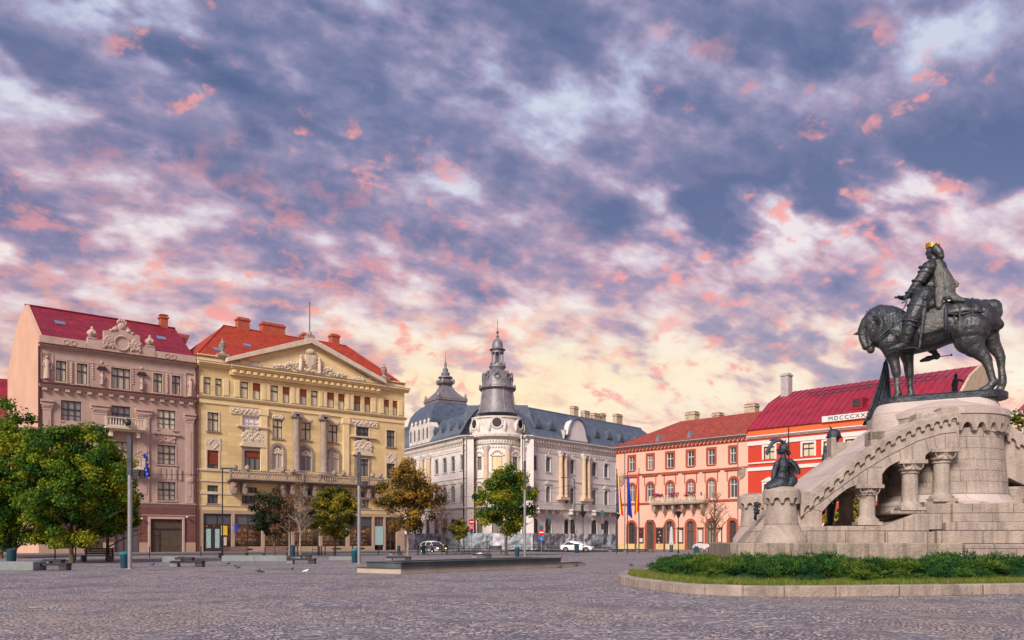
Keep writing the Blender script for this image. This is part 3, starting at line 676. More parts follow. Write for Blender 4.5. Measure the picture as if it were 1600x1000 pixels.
for o, p in zip(bt[::2], bt[1::2]):
    t.box(o[0]-.85, o[0]-.15, -.09, 0, o[2]+.1, o[3]+.05); t.box(p[1]+.15, p[1]+.85, -.09, 0, o[2]+.1, o[3]+.05)
t.build('entablature', M['yellow_trim'], B, bevel=.012)
t = MB()
for (x0_, x1_) in ((u1_-.6, ap), (u2_+.6, ap)):
    zf = zC+.55
    P = [(x0_, zf), (x0_, zf+.55), (ap, zap), (ap, zap-.75)]
    t.prism(P if x0_ < ap else P[::-1], -1.05, .3)
ped = t.build('pediment_cornice', M['cream_trim'], B, bevel=.02)
t = MB(); t.prism([(u1_, zC+.4), (u2_, zC+.4), (ap, zap-.5)], -.30, .2); t.build('pediment_field', M['yellow'], B)
t = MB(); t.prism([(u1_+2.6, zC+.62), (u2_-2.6, zC+.62), (ap, zap-1.35)], -.42, -.30); t.build('pediment_panel', M['yellow_trim'], B)
zc = zC+.7
def f_(t):
    t.prism([(ap-.75, zc+2.4), (ap+.75, zc+2.4), (ap+.75, zc+1.1), (ap, zc+.4), (ap-.75, zc+1.1)], -.75, -.42); t.prism([(ap-.5, zc+2.15), (ap+.5, zc+2.15), (ap+.5, zc+1.25), (ap, zc+.75), (ap-.5, zc+1.25)], -.82, -.751)
    t.ball((ap, -.6, zc+2.85), (.75, .25, .42), 10, 6)
    for k in range(9): t.ball((ap-.8+.2*k, -.62, zc+.25+.1*math.cos(k*2)), (.17, .14, .2), 6, 4)
piece(B, 'carved_shield', CT if 'CT' in globals() else M['cream_trim'], f_)
for sx in (-1, 1):
    def f_(t):
        x = ap+sx*1.35; t.ball((x, -.6, zc+2.0), .22, 8, 5); t.tube([(x, -.6, zc+1.85), (x, -.6, zc+1.2), (x+sx*.1, -.55, zc+.1)], [.2, .3, .25], 8); t.tube([(x, -.62, zc+1.7), (x-sx*.5, -.66, zc+1.5)], [.1, .09], 6)
    piece(B, 'shield_bearer', M['cream_trim'], f_)
    def f_(t):
        rn = random.Random(3)
        for k in range(60):
            q_ = k/59; xx = ap+sx*(1.6+3.4*q_); t.ball((xx, -.5, zc+.15+(1.3*(1-q_)**1.1)*rn.random()+.1*math.sin(k)), (.15*rn.uniform(.7, 1.5), .16, .13*rn.uniform(.7, 1.5)), 6, 4)
        t.tube([(ap+sx*(4.0+.25*i), -.5, zc+.12+.35*abs(math.sin(i*1.3))) for i in range(7)], [.2, .22, .2, .17, .13, .1, .05], 6)
    piece(B, 'foliage_carving', M['cream_trim'], f_)
    piece(B, 'corner_shell', M['cream_trim'], lambda t: scroll(t, ap+sx*7.6, zC+.65, 1.5, .5, -.34, 12, 9, .16))
zap2 = zap
q = MB(); q.box(ap-.5, ap+.5, -.9, .2, zap2-.15, zap2+.35); q.lathe([(.35, .35), (.3, .7), (.12, 1.0)], (ap, -.4, zap2), 10)
q.build('flagpole_base', M['greystone'], B); q = MB(); q.tube([(ap, -.4, zap2+.9), (ap, -.4, FB.at(478.5, 474)[1])], [.07, .045], 6); q.ball((ap, -.4, FB.at(478.5, 474)[1]), .1, 6, 4); q.build('rooftop_flagpole', M['dark_steel'], B)
for x in (u1_-.9, u2_+.7):
    q = MB(); z = zP+.14; q.box(x-.7, x+.7, -.7, .4, z, z+.3); q.lathe([(.55, .3), (.36, .5), (.17, .65), (.17, .75), (.42, 1.1), (.46, 1.5), (.34, 1.62), (.42, 1.72), (.25, 1.88), (.1, 2.0), (.14, 2.1), (.02, 2.35)], (x, -.15, z), 12); q.build('urn', M['greystone'], B, smooth=40)
def col_ionic(x, z0, z1, r=.5, y=-.45):
    q = MB(); q.box(x-r*1.35, x+r*1.35, y-r*1.2, y+.4, z0, z0+.25); q.lathe([(r*1.25, .25), (r*1.25, .4), (r*1.05, .5), (r, .6), (r, (z1-z0)*.4), (r*.84, z1-z0-.75)], (x, y, z0), 18)
    q.lathe([(r*.95, z1-z0-.75), (r*1.1, z1-z0-.55)], (x, y, z0), 18); q.box(x-r*1.25, x+r*1.25, y-r*1.1, y+.4, z1-.3, z1)
    for sx in (-1, 1):
        q.prism([(x+sx*r*1.05+.27*math.cos(a*math.pi/5), z1-.52+.27*math.sin(a*math.pi/5)) for a in range(10)], y-r*1.1, y+r*.6)
    return q.build('ionic_column', M['greystone'], B, smooth=40)
zb = b3[3][2]-.3
for xc_ in (777.5, 972.5):
    x = FB.at(290+.22*xc_, 700)[0]; col_ionic(x, zb-.2, zL-.78)
for x in (b2[2][0]-1.25, b2[4][1]+1.25):
    q = MB(); q.box(x-.45, x+.45, -.2, 0, zb, zL-1.6); q.box(x-.6, x+.6, -.28, 0, zL-1.6, zL-.78); q.build('pilaster', M['yellow_trim'], B)
rust, dark = M['shutter'], M['frame_dark']
for i, o in enumerate(bt): window(B, o, dark, M['pane_cream'], 1 if i in (0, 1, 2) else 1, .66, sill=None, th=.09, blind=(rust, .42) if i in (3, 5, 6, 8, 9, 10, 11, 12, 13) else None)
for i, o in enumerate(b2):
    wn = window(B, o, M['frame_white'] if i == 1 else dark, M['white_pane'] if i == 1 else M['pane_cream'] if i < 5 else M['pane_mix'], 3 if i in (1, 5) else 2, .62, sill=M['greystone'], sur=M['cream_trim'] if i in (0, 6, 1, 5) else None, sw=.16, blind=(M['shutter'], .3) if i in () else None, th=.09)
for i, o in enumerate(b3):
    window(B, o, M['frame_white'] if i in (2, 3, 4) else dark, M['pane_mix'] if i not in (2, 3, 4) else M['pane_cream'], 3 if i in (1, 5) else 2, .7, sill=M['cream_trim'] if i in (0, 6) else None, sur=M['cream_trim'] if i in (0, 6) else M['greystone'], sw=.2 if i in (0, 6) else .38, blind=(rust, .78) if i == 0 else (rust, .35) if i == 1 else None, th=.09)
for o in b4: window(B, o, dark, M['pane_dark'], 2 if o[1]-o[0] < 1.9 else 3, .62, sill=M['greystone'], th=.09)
CT = M['cream_trim']
for i, o in enumerate((b3[1], b3[5])):
    x = (o[0]+o[1])/2; hw = 1.7; z = o[3]; q = MB()
    q.prism([(x-hw, z+.5), (x+hw, z+.5), (x+hw*.75, z+1.1), (x+.4, z+1.3), (x, z+1.2), (x-.4, z+1.3), (x-hw*.75, z+1.1)], -.3, 0); q.box(x-.9, x+.9, -.16, -.0, z+1.3, z+2.6); q.box(x-2.1, x+2.1, -.4, 0, z+3.0, z+3.2); hd = q.build('window_crown', CT, B)
    piece(hd, 'relief_panel', CT, lambda t: scroll(t, x, z+1.2, 2.7, 1.8, -.1, 34, i, .22))
for o in (b3[2], b3[3], b3[4]):
    x = (o[0]+o[1])/2; piece(B, 'arch_relief', CT, lambda t: scroll(t, x, o[3]-1.15, 1.3, .8, .18, 14, 3, .15)); piece(B, 'wreath_relief', CT, lambda t: scroll(t, x, b2[3][3]+.15, 1.3, .55, 0, 12, 4, .16))
for x0_, x1_ in ((u1_+.2, b2[2][0]-.6), (b2[4][1]+.6, u2_-.2)):
    def f_(t):
        t.box(x0_, x1_, -.12, 0, zL-1.75, zL-.85)
        for k in range(26):
            xx = x0_+.25+(x1_-x0_-.5)*k/25; t.ball((xx, -.15, zL-1.3+.2*math.sin(k*1.9)), (.15, .08, .17), 6, 4)
    piece(B, 'scroll_frieze', CT, f_)
for o in (b2[0], b2[6]):
    x = (o[0]+o[1])/2; z = o[2]-.75; q = MB(); q.box(x-.95, x+.95, -.07, 0, z-1.7, z-.1)
    for p_ in range(4):
        a = math.pi/2*p_; c0 = (x+.6*math.cos(a), z-.9+.65*math.sin(a)); c1 = (x+.6*math.cos(a+math.pi/2), z-.9+.65*math.sin(a+math.pi/2)); q.tube([(c0[0], -.1, c0[1]), (c1[0], -.1, c1[1])], .06, 4)
    q.build('diamond_panel', CT, B)
for (a_, b_, c_) in ((-.08, b4[0][2]+1.15, b4[0][2]+1.5), (-.1, b4[0][2]-.3, b4[0][2]-.18), (-.14, zb-.35, zb-.1), (-.1, zb-1.7, zb-1.5)):
    q = MB(); q.box(0, WB, a_, 0, b_, c_); q.build('string_course', CT, B)
q = MB(); q.box(-.02, WB+.62, -.74, -.0, zC+.352, zC+.41); q.box(u1_, u2_, -1.0, -.74, zC+.352, zC+.41); q.box(-.02, WB+.34, -.36, 0, zL+.102, zL+.15); q.build('lead_flashing', M['galv'], B)
# long stone balcony
bz = FB.at(360, 748)[1]; ba, bb = FB.at(290+.24*285, 740, -1.2)[0], FB.at(290+.24*1280, 740, -1.2)[0]
q = MB(); ledge(q, ba, bb, bz-.45, .45, 1.7); bal = q.build('balcony', M['greystone'], B, bevel=.02)
q = MB(); balustrade(q, ba, bb, -1.55, bz, bz+1.05, .34, .1, 2.4); q.tube([(ba+5.5, -1.5, bz+1.35), (bb-5, -1.5, bz+1.35)], .04, 4); q.build('railing', M['greystone'], bal)
for x in (ba+.7, ba+2.1, ba+7.2, ba+8.6, (ba+bb)/2-.7, (ba+bb)/2+.7, bb-8.6, bb-7.2, bb-2.1, bb-.7):
    q = MB(); q.prism([(x-.28, bz-.46), (x+.28, bz-.46), (x+.24, bz-1.7), (x, bz-2.0), (x-.24, bz-1.7)], -1.2, -.02)
    q.ball((x, -.8, bz-1.6), (.27, .35, .4), 7, 5); q.ball((x, -1.15, bz-.9), (.3, .18, .3), 7, 5)
    q.build('console', M['greystone'], bal, smooth=45)
for x in (ba+.6, ba+2.2, ba+7.0, ba+8.4, bb-7.8, bb-6.4, bb-1.8, bb-.5):
    q = MB(); q.lathe([(.14, 0), (.3, .1), (.36, .3), (.3, .52), (.1, .66), (.02, .78)], (x, -1.55, bz+1.05), 8); q.build('stone_finial', M['greystone'], bal, smooth=40)
# shop fronts
rn = random.Random(5)
for i, o in enumerate(bays):
    a_, b_, c_, dd = o[:4]; bx = MB(); y1 = 2.6; bx.quad((a_, y1, c_), (b_, y1, c_), (b_, y1, dd), (a_, y1, dd)); bx.quad((a_, .45, c_), (b_, .45, c_), (b_, y1, c_), (a_, y1, c_)); bx.quad((a_, .45, dd), (b_, .45, dd), (b_, y1, dd), (a_, y1, dd)); bx.quad((a_, .45, c_), (a_, y1, c_), (a_, y1, dd), (a_, .45, dd)); bx.quad((b_, .45, c_), (b_, y1, c_), (b_, y1, dd), (b_, .45, dd))
    sh = bx.build('shop_window' if i < 6 else 'shop_entrance', M['shopwall'], B)
    fr = MB(); 
    for x in (a_, b_-.12): fr.box(x, x+.12, .15, .3, c_, dd)
    fr.box(a_+.12, b_-.12, .15, .3, 3.45, 3.6); fr.box((a_+b_)/2-.05, (a_+b_)/2+.05, .16, .29, c_, dd)
    fr.build('frame', M['frame_dark'] if i < 6 else M['wood_brown'], sh)
    g_ = MB(); g_.quad((a_+.12, .22, c_), (b_-.12, .22, c_), (b_-.12, .22, 3.45), (a_+.12, .22, 3.45)); g_.build('pane', M['shop_glass'], sh)
    g_ = MB(); g_.box(a_+.12, b_-.12, .2, .24, 3.6, dd); g_.build('transom_pane', M['pane_dark'], sh)
    gd = MB()
    for zsh in np.arange(c_+.25, 3.2, .55):
        gd.cur = 0; gd.box(a_+.3, b_-.3, .9, 1.4, zsh-.05, zsh); x = a_+.4
        while x < b_-.6:
            w1 = rn.uniform(.12, .5); gd.cur = rn.choice((0, 0, 1, 2, 3)); gd.box(x, x+w1, .8+rn.uniform(0, .2), 1.2, zsh+.001, zsh+rn.uniform(.15, .46)); x += w1+rn.uniform(.03, .25)
    if i < 6: gd.build('display_goods', [M['warm_goods'], M['goods2'], M['goods3'], M['paper']], sh)
    if i < 6:
        lm = MB(); lm.box(a_+.4, b_-.4, .9, 1.1, 3.62, 3.66); lm.build('lamp_strip', M['warm_lamp'], sh)
q = MB(); o = bays[0]; q.box(o[0]+.2, o[0]+2.6, .02, .12, .15, 3.3); q.build('door', M['frame_dark'], B)
q = MB(); q.box(o[0]+.4, o[0]+.95, -.0, .02, .6, 3.0); q.box(o[0]+1.5, o[0]+2.05, 0, .02, .6, 3.0); q.build('door_pane', M['teal_art'], B)
q = MB(); q.box(o[1]-1.35, o[1]-.55, -.1, -.05, 2.2, 3.4); q.build('yellow_placard', M['yellow_sign'], B)
q = MB(); q.box(o[1]-1.3, o[1]-.6, .02, .06, .9, 2.0); q.build('small_poster', M['paper'], B)
q = MB(); q.box(o[1]+.35, o[1]+.47, -1.0, -.08, 2.6, 3.7); q.build('projecting_sign', M['flag_blue'], B)
q = MB(); o = bays[6]; q.box(o[0]+.1, o[1]-.1, -.02, .1, .9, 3.6); q.build('teal_poster', M['teal_art'], B)
q = MB()
for x in (bays[1][0]+1.0, bays[2][1]-1.2, bays[4][0]+1.5, bays[5][0]+1.0): q.box(x, x+1.3, -.09, -.04, .3, .5)
q.build('cellar_vents', M['iron'], B)
q = MB(); q.tube([(.12, -.15, .1), (.12, -.15, zC)], .07, 6); q.build('downpipe', M['maroon_trim'], B)

# ================================================================== G: ivory corner hotel with zinc roofs
GR = Frame(2.1, 145, 0, 48.4); WR = 44.0
GLo = Frame(-8.03, 145, 0, 120.0)          # runs from the corner away along the left wing; mirrored below
WLn = 40.0
GL = Frame(-8.03-.5*WLn, 145+.866*WLn, 0, -60.0)
G = thing('corner_hotel', 'ivory stucco corner palace with round tower, zinc cupola and blue grey mansard roof', 'building', GR.o, 48.4)
relang = -60.0-48.4
dx, dy = GL.o[0]-GR.o[0], GL.o[1]-GR.o[1]; lx_, ly_ = dx*GR.c+dy*GR.s, -dx*GR.s+dy*GR.c
XL = dict(loc=(lx_, ly_, 0), deg=relang)
XFL = (Vector((lx_, ly_, 0)), (0, 0, R(relang)))
z6r = lambda l, fr: ops_px(fr, l, .225, 620, 680)
def z6(l, fr):
    o = [[q[0]*.225+620, q[1]*.225+620, q[2]*.225+680, q[3]*.225+680]+list(q[4:]) for q in l]
    return ops_px(fr, o)
HG = 19.9
# the right wing
t1 = z6([[942, 972, 140, 245, 1], [1035, 1067, 150, 253, 1], [1167, 1192, 172, 275, 1], [1203, 1232, 175, 277, 1], [1355, 1385, 190, 290, 1], [1440, 1468, 200, 298, 1]], GR)
za, zb_ = t1[0][2], t1[0][3]
z2a, z2b = z6([[940, 972, 345, 462, 1]], GR)[0][2:4]
g1a, g1b = z6([[1022, 1072, 578, 680, 1]], GR)[0][2:4]
cols_ = [(o[0], o[1]) for o in t1]
step = cols_[5][0]-cols_[4][0]
for k in range(1, 5): cols_.append((cols_[5][0]+k*step, cols_[5][1]+k*step))
cols_ = [c for c in cols_ if c[1] < WR-1]
RT = [[a, b, za, zb_, True] for a, b in cols_]; R2 = [[a, b, z2a, z2b, True] for a, b in cols_]
RG = [[a-.25, b+.25, 2.2, g1b, True] for a, b in cols_]
def hotel_wall(ops, W, kw):
    e = MB(); wall(e, 0, W, 0, HG, ops, 0, .35); return e.build('wing_wall', M['hotel'], G, **kw)
hotel_wall(RT+R2+RG, WR, {})
LTp = z6([[158, 174, 200, 300, 1], [207, 224, 190, 290, 1], [266, 290, 175, 275, 1], [322, 348, 165, 270, 1], [380, 405, 152, 255, 1], [443, 468, 140, 248, 1]], GL)
lc = [(o[0], o[1]) for o in LTp]; lstep = lc[1][0]-lc[0][0]
lc = [(lc[0][0]-k*2.9, lc[0][1]-k*2.9) for k in (3, 2, 1) if lc[0][0]-k*2.9 > .5]+lc
lc = [(min(a, b)-.05, max(a, b)+.05) for a, b in lc]
LT = [[a, b, za, zb_, True] for a, b in lc]; L2 = [[a, b, z2a, z2b, True] for a, b in lc]; LG = [[a-.2, b+.2, 2.2, g1b, True] for a, b in lc]
hotel_wall(LT+L2+LG, WLn, XL)
def wing_trim(W, cols, kw, heavy=None):
    t = MB()
    ledge(t, -.3, W, HG-.55, .55, .8); t.box(0, W, -.1, 0, HG-2.6, HG-2.4); ledge(t, 0, W, z2a-1.35, .3, .35); t.box(0, W, -.12, 0, za-1.5, za-1.35); t.box(0, W, -.16, 0, 0, 1.2)
    k = int(W/.75)
    for i in range(k):
        x = .3+i*.75; t.box(x-.12, x+.12, -.55, -.01, HG-1.0, HG-.56); t.ball((x+.37, -.12, HG-1.45), (.2, .12, .26), 6, 4)
        t.ball((x, -.08, HG-2.05), (.16, .1, .3), 5, 4)
    t.build('stucco_frieze', M['hotel_trim'], G, smooth=50, **kw)
wing_trim(WR, cols_, {}); wing_trim(WLn, lc, XL)
for (A_, B_, C_, kw, wd) in ((RT, R2, RG, None, 1), (LT, L2, LG, XFL, .8)):
    for o in A_: window(G, o, M['frame_grey'], M['pane_dark'], 2, .66, sur=M['hotel_trim'], sw=.16, sill=M['hotel_trim'], hood=('crest', M['hotel_trim']), xf=kw)
    for o in B_: window(G, o, M['frame_grey'], M['pane_mix'], 2, .68, sur=M['hotel_trim'], sw=.16, sill=M['hotel_trim'], hood=('seg', M['hotel_trim']), xf=kw)
    for o in C_: window(G, o, M['frame_dark'], M['pane_dark'], 2, .6, sur=M['hotel_trim'], sw=.3, xf=kw)
# ochre giant columns
def giant(u, kw, mt='ochre'):
    z0 = z2b-1.9+.0; q = MB(); q.lathe([(.52, 0), (.52, .3), (.42, .5), (.42, 4), (.36, HG-2.6-z0)], (u, -.42, z0), 12); q.box(u-.7, u+.7, -1.0, 0, z0-.5, z0-.001)
    o = q.build('giant_column', M[mt], G, smooth=40, **kw)
    q = MB(); q.box(u-.62, u+.62, -.95, 0, HG-2.35, HG-2.05); q.lathe([(.46, -.9), (.66, -.3)], (u, -.42, HG-2.06), 10); q.build('capital', M['hotel_trim'], o)
z6u = lambda p, fr: fr.at(620+.225*p, 700)[0]
for p in (1127, 1159, 1288, 1319): giant(z6u(p, GR), {})
for p in (90, 130, 187, 235): giant(z6u(p, GL), XL)
# balconies with iron railings
for (p0, p1) in ((950, 1118), (1185, 1295), (1345, 1512)):
    a_, b_ = z6u(p0, GR), z6u(p1, GR); zb = z2a-1.05; q = MB(); q.box(a_, b_, -1.3, -.36, zb-.3, zb)
    for i in range(4):
        x = a_+.4+(b_-a_-.8)*i/3; q.prism([(x-.18, zb-.3), (x-.18, zb-1.0), (x+.18, zb-1.0), (x+.18, zb-.3)], -1.0, -.05)
    bl = q.build('balcony', M['hotel_trim'], G); q = MB(); q.box(a_, b_, -1.28, -1.22, zb+1.0, zb+1.08); q.box(a_, b_, -1.27, -1.23, zb+.08, zb+.12)
    k = int((b_-a_)/.22)
    for i in range(k+1):
        x = a_+(b_-a_)*i/k; q.box(x-.025, x+.025, -1.27, -1.23, zb, zb+1.0)
        if i < k: q.lathe([(.09, -.03), (.09, .03)], (x+.11, -1.25, zb+.55), 6)
    q.build('railing', M['chimney_grey'], bl)
# mansards
def mansard(W, kw, d=4.4, h=6.2, xl=0.0, xr=0.0):
    q = MB(); z = HG+.02
    P = [(-.7, 0), (-.2, .6), (1.1, 2.8), (2.6, 4.6), (d, h-.35)]
    for (y0, a), (y1, b) in zip(P, P[1:]):
        q.quad((xl, y0, z+a), (W, y0, z+a), (W, y1, z+b), (xl, y1, z+b))
    q.quad((xl, d, z+h-.35), (W, d, z+h-.35), (W, d+9, z+h+.3), (xl, d+9, z+h+.3)); q.box(xl, W, d-.12, d+.12, z+h-.42, z+h-.12)
    k = int((W-xl)/.62)
    for i in range(1, k):
        x = xl+(W-xl)*i/k
        q.tube([(x, y, z+a+.03) for y, a in P], .045, 4)
    return q.build('mansard_roof', M['slate'], G, **kw)
mr = mansard(WR, {}, xl=.9); ml = mansard(WLn-1.4, XL)

def oculus(u, y, z, par, kw, s=1.0):
    q = MB(); q.lathe([(.42*s, 0), (.5*s, .2)], (0, 0, 0), 12)
    q = MB(); k = 12
    ring = [(u+.48*s*math.cos(2*math.pi*i/k), z+.62*s*math.sin(2*math.pi*i/k)) for i in range(k)]; q.prism(ring, y-.9, y+1.2)
    q.prism([(u-.8*s, z-.7*s), (u-.5*s, z+.3*s), (u, z+.95*s), (u+.5*s, z+.3*s), (u+.8*s, z-.7*s)], y-.75, y+1.1); q.ball((u, y-.8, z+1.0*s), .16*s, 6, 4)
    o = q.build('dormer', M['slate'], par if not kw else G, **kw)
    q = MB(); q.prism([(u+.32*s*math.cos(2*math.pi*i/k), z+.42*s*math.sin(2*math.pi*i/k)) for i in range(k)], y-.96, y-.9); q.build('pane', M['pane_dark'], o)
for (px, py) in ((967, 723), (1062, 740), (1376, 793), (1462, 805), (1545, 823), (1650, 840), (1740, 850)):
    x, z = GR.at(620+.225*px, 500+.225*py, .8); oculus(x, 1.0, z, mr, {})
for (px, py) in ((283, 778), (338, 763), (396, 745), (455, 730)):
    x, z = GL.at(620+.225*px, 500+.225*py, .8); oculus(x, 1.0, z, ml, XL, .9)
# curved gable over the right wing
gx, gz = GR.at(620+.225*1245, 500+.225*735); q = MB(); w2 = 3.6
P = [(gx-w2, HG), (gx-w2*.78, HG+1.1), (gx-w2*.66, HG+2.6), (gx-w2*.4, HG+3.9), (gx, HG+4.4), (gx+w2*.4, HG+3.9), (gx+w2*.66, HG+2.6), (gx+w2*.78, HG+1.1), (gx+w2, HG)]
q.prism(P[::-1], -.45, 1.2); gb = q.build('curved_gable', M['hotel'], G)
q = MB(); q.tube([(x, -.4, z+.1) for x, z in [(gx-w2-1.0, HG+.1)]+P+[(gx+w2+1.0, HG+.1)]], .24, 6); q.build('gable_moulding', M['slate'], gb, smooth=60)
q = MB(); ux = gx-w2-.7; q.lathe([(.15, 0), (.2, .5), (.55, 1.6), (.6, 1.7)], (ux, -.4, HG+.2), 10); q.build('stone_vase', M['hotel'], G, smooth=40)
# corner tower: drum of bowed wall, attic with round eyes, cupola, lantern
tx, ty = -2.6, 149.2; dx, dy = tx-GR.o[0], ty-GR.o[1]; TL = (dx*GR.c+dy*GR.s, -dx*GR.s+dy*GR.c, 0)
q = MB(); wdt = 10.2
T = thing('tower_frame', None, None) if False else None
q = MB(); RR = 4.35; NS = 48
def ringwall(q, r0, z0, z1, ops, rin=.4, a0=-180, a1=0):
    """bowed wall with openings given as (centre angle, half angle, z0, z1)"""
    segs = 60
    for i in range(segs):
        aa = a0+(a1-a0)*i/segs; ab = a0+(a1-a0)*(i+1)/segs; am = (aa+ab)/2
        cuts = [(o[2], o[3]) for o in ops if abs(am-o[0]) < o[1]]
        zz = z0
        for c, d in sorted(cuts)+[(z1, z1)]:
            if c > zz: q.quad(*[(r0*math.cos(R(a)), r0*math.sin(R(a)), z) for a, z in ((aa, zz), (ab, zz), (ab, c), (aa, c))])
            for z in (c, d):
                if c != d: q.quad(*[(r*math.cos(R(a)), r*math.sin(R(a)), z) for a, r in ((aa, r0), (ab, r0), (ab, r0-rin), (aa, r0-rin))])
            zz = d
angs = (-90-47, -90, -90+47)
wops = []
for a in angs: wops += [(a, 12 if a == -90 else 9, za, zb_-.3), (a, 12 if a == -90 else 9, z2a, z2b-.3), (a, 12, 2.2, g1b-.3)]
tw_loc = TL; tw_rot = -48.4
q = MB(); ringwall(q, RR, 0, HG, wops)
q.box(-6.0, -4.1, -3.8, 0, 0, HG); q.box(4.1, 6.4, -3.8, 0, 0, HG)
twr = q.build('corner_tower', M['hotel'], G, smooth=30, loc=tw_loc, deg=tw_rot)
q = MB()
for (a, ha, c, d) in wops:
    r = RR-.3; k = 4
    for i in range(k):
        a0_ = a-ha-4+2*(ha+4)*i/k; a1_ = a-ha-4+2*(ha+4)*(i+1)/k
        q.cur = 0; q.quad(*[(r*math.cos(R(x)), r*math.sin(R(x)), z) for x, z in ((a0_, c), (a1_, c), (a1_, d), (a0_, d))])
        q.cur = 1
        for z0_, z1_ in ((c, c+.1), (d-.1, d), (c+(d-c)*.66, c+(d-c)*.66+.14)): q.quad(*[((r+.05)*math.cos(R(x)), (r+.05)*math.sin(R(x)), z) for x, z in ((a0_, z0_), (a1_, z0_), (a1_, z1_), (a0_, z1_))])
    for x in (a-ha+.8, a, a+ha-.8): q.tube([((r+.06)*math.cos(R(x)), (r+.06)*math.sin(R(x)), z) for z in (c, d)], .06, 4)
q.build('tower_windows', [M['pane_dark'], M['frame_grey']], twr)
q = MB()
c, d = za, zb_-.3; r = RR-.2
q.strip([(r*math.cos(R(-102+24*i/6)), r*math.sin(R(-102+24*i/6)), c) for i in range(7)], [(r*math.cos(R(-102+24*i/6)), r*math.sin(R(-102+24*i/6)), d) for i in range(7)])
q.build('blind_window', M['yellow_trim'], twr)
q = MB()
for a in (-90-70, -90-25, -90+25, -90+70):
    x, y = (RR+.15)*math.cos(R(a)), (RR+.15)*math.sin(R(a)); q.lathe([(.5, 0), (.42, .3), (.4, HG-2.6-z2b+1.5)], (x, y, z2b-1.5), 10)
q.build('tower_pilaster', M['ochre'], twr, smooth=40)
q = MB()
for a in (-90-70, -90-25, -90+25, -90+70):
    x, y = (RR+.15)*math.cos(R(a)), (RR+.15)*math.sin(R(a)); q.lathe([(.42, 0), (.7, .7), (.75, .9)], (x, y, HG-2.7), 8)
for zz, o_, h in ((HG-.5, .85, .5), (HG-1.6, .35, .3), (z2b-1.9, .3, .35), (z2a-1.3, .5, .35), (za-1.6, .2, .2)):
    q.lathe([(RR, zz), (RR+o_*.5, zz+.05), (RR+o_, zz+h*.6), (RR+o_, zz+h)], (0, 0, 0), 48, -200, 20)
for i in range(32):
    a = -190+200*i/31; q.ball(((RR+.1)*math.cos(R(a)), (RR+.1)*math.sin(R(a)), HG-1.0), (.17, .17, .3), 5, 4); q.ball(((RR+.05)*math.cos(R(a)), (RR+.05)*math.sin(R(a)), HG-2.0), (.2, .2, .26), 5, 4)
for a in angs:
    for zz in (zb_-.1, z2b-.1):
        for j in range(7):
            aa = a-14+28*j/6; q.ball(((RR+.08)*math.cos(R(aa)), (RR+.08)*math.sin(R(aa)), zz+.7*math.sin(math.pi*j/6)), .22, 5, 4)
for sx in (-1, 1): ledge(q, min(sx*4.2, sx*6.3), max(sx*4.2, sx*6.3), HG-.5, .5, .7, y=-3.8); ledge(q, min(sx*4.2, sx*6.3), max(sx*4.2, sx*6.3), z2a-1.3, .3, .35, y=-3.8)
q.build('tower_stucco', M['hotel_trim'], twr, smooth=50)
def tz(py): return GL.at(0, 0)[1]*0 + EYE+(845-py)*147.0/1300
q = MB()
q.lathe([(RR+.9, HG), (RR+.9, HG+.3), (RR+.35, HG+.5), (RR+.35, HG+2.9), (RR+.6, HG+3.1), (RR+.6, HG+3.35), (RR-.4, HG+3.4)], (0, 0, 0), 48)
att = q.build('tower_attic', M['hotel_trim'], twr, smooth=35)
for a in (-90-58, -90, -90+58):
    q = MB(); c_, s_ = math.cos(R(a)), math.sin(R(a)); r = RR+.38; rot = Matrix.Rotation(R(a), 3, 'Z')
    cz = HG+2.15
    for i in range(16):
        th = 2*math.pi*i/16; p = rot @ Vector((r, .95*math.cos(th), 0)); q.ball((p.x, p.y, cz+.95*math.sin(th)), .22, 6, 4)
    for sx in (-1, 1):
        p = rot @ Vector((r, sx*1.35, 0)); q.ball((p.x, p.y, HG+1.6), (.3, .3, .9), 6, 5)
    ey = q.build('round_eye', M['hotel'], att, smooth=60)
    q = MB(); P = []
    for i in range(16):
        th = 2*math.pi*i/16; p = rot @ Vector((r+.06, .8*math.cos(th), 0)); P.append((p.x, p.y, cz+.8*math.sin(th)))
    q.quad(*P); q.build('pane', M['frame_dark'], ey)
def zt_(py): return EYE+(845-py)*149.2/1300
q = MB()
prof = [(3.72, zt_(648)), (3.5, zt_(643)), (3.1, zt_(632)), (2.95, zt_(620)), (2.8, zt_(611)), (3.1, zt_(610)), (3.35, zt_(608.5)), (3.3, zt_(606.5)), (2.9, zt_(605)), (2.75, zt_(600)), (2.72, zt_(594)), (2.4, zt_(587)), (1.75, zt_(581)), (1.25, zt_(579))]
q.lathe([(r, z) for r, z in prof], (0, 0, 0), 8*5)
for i in range(8):
    a = 2*math.pi*(i+.5)/8; q.tube([((r+.02)*math.cos(a), (r+.02)*math.sin(a), z) for r, z in prof], .11, 5)
    x, y = 3.35*math.cos(a), 3.35*math.sin(a); q.ball((x, y, zt_(606)), (.22, .22, .32), 6, 4)
cup = q.build('cupola', M['zinc'], twr, smooth=35)
q = MB(); q.prism([(-7.2, HG+.31), (7.2, HG+.31), (5.4, HG+5.7), (-5.4, HG+5.7)], -1.2, 8); q.build('tower_roof_link', M['slate'], twr)
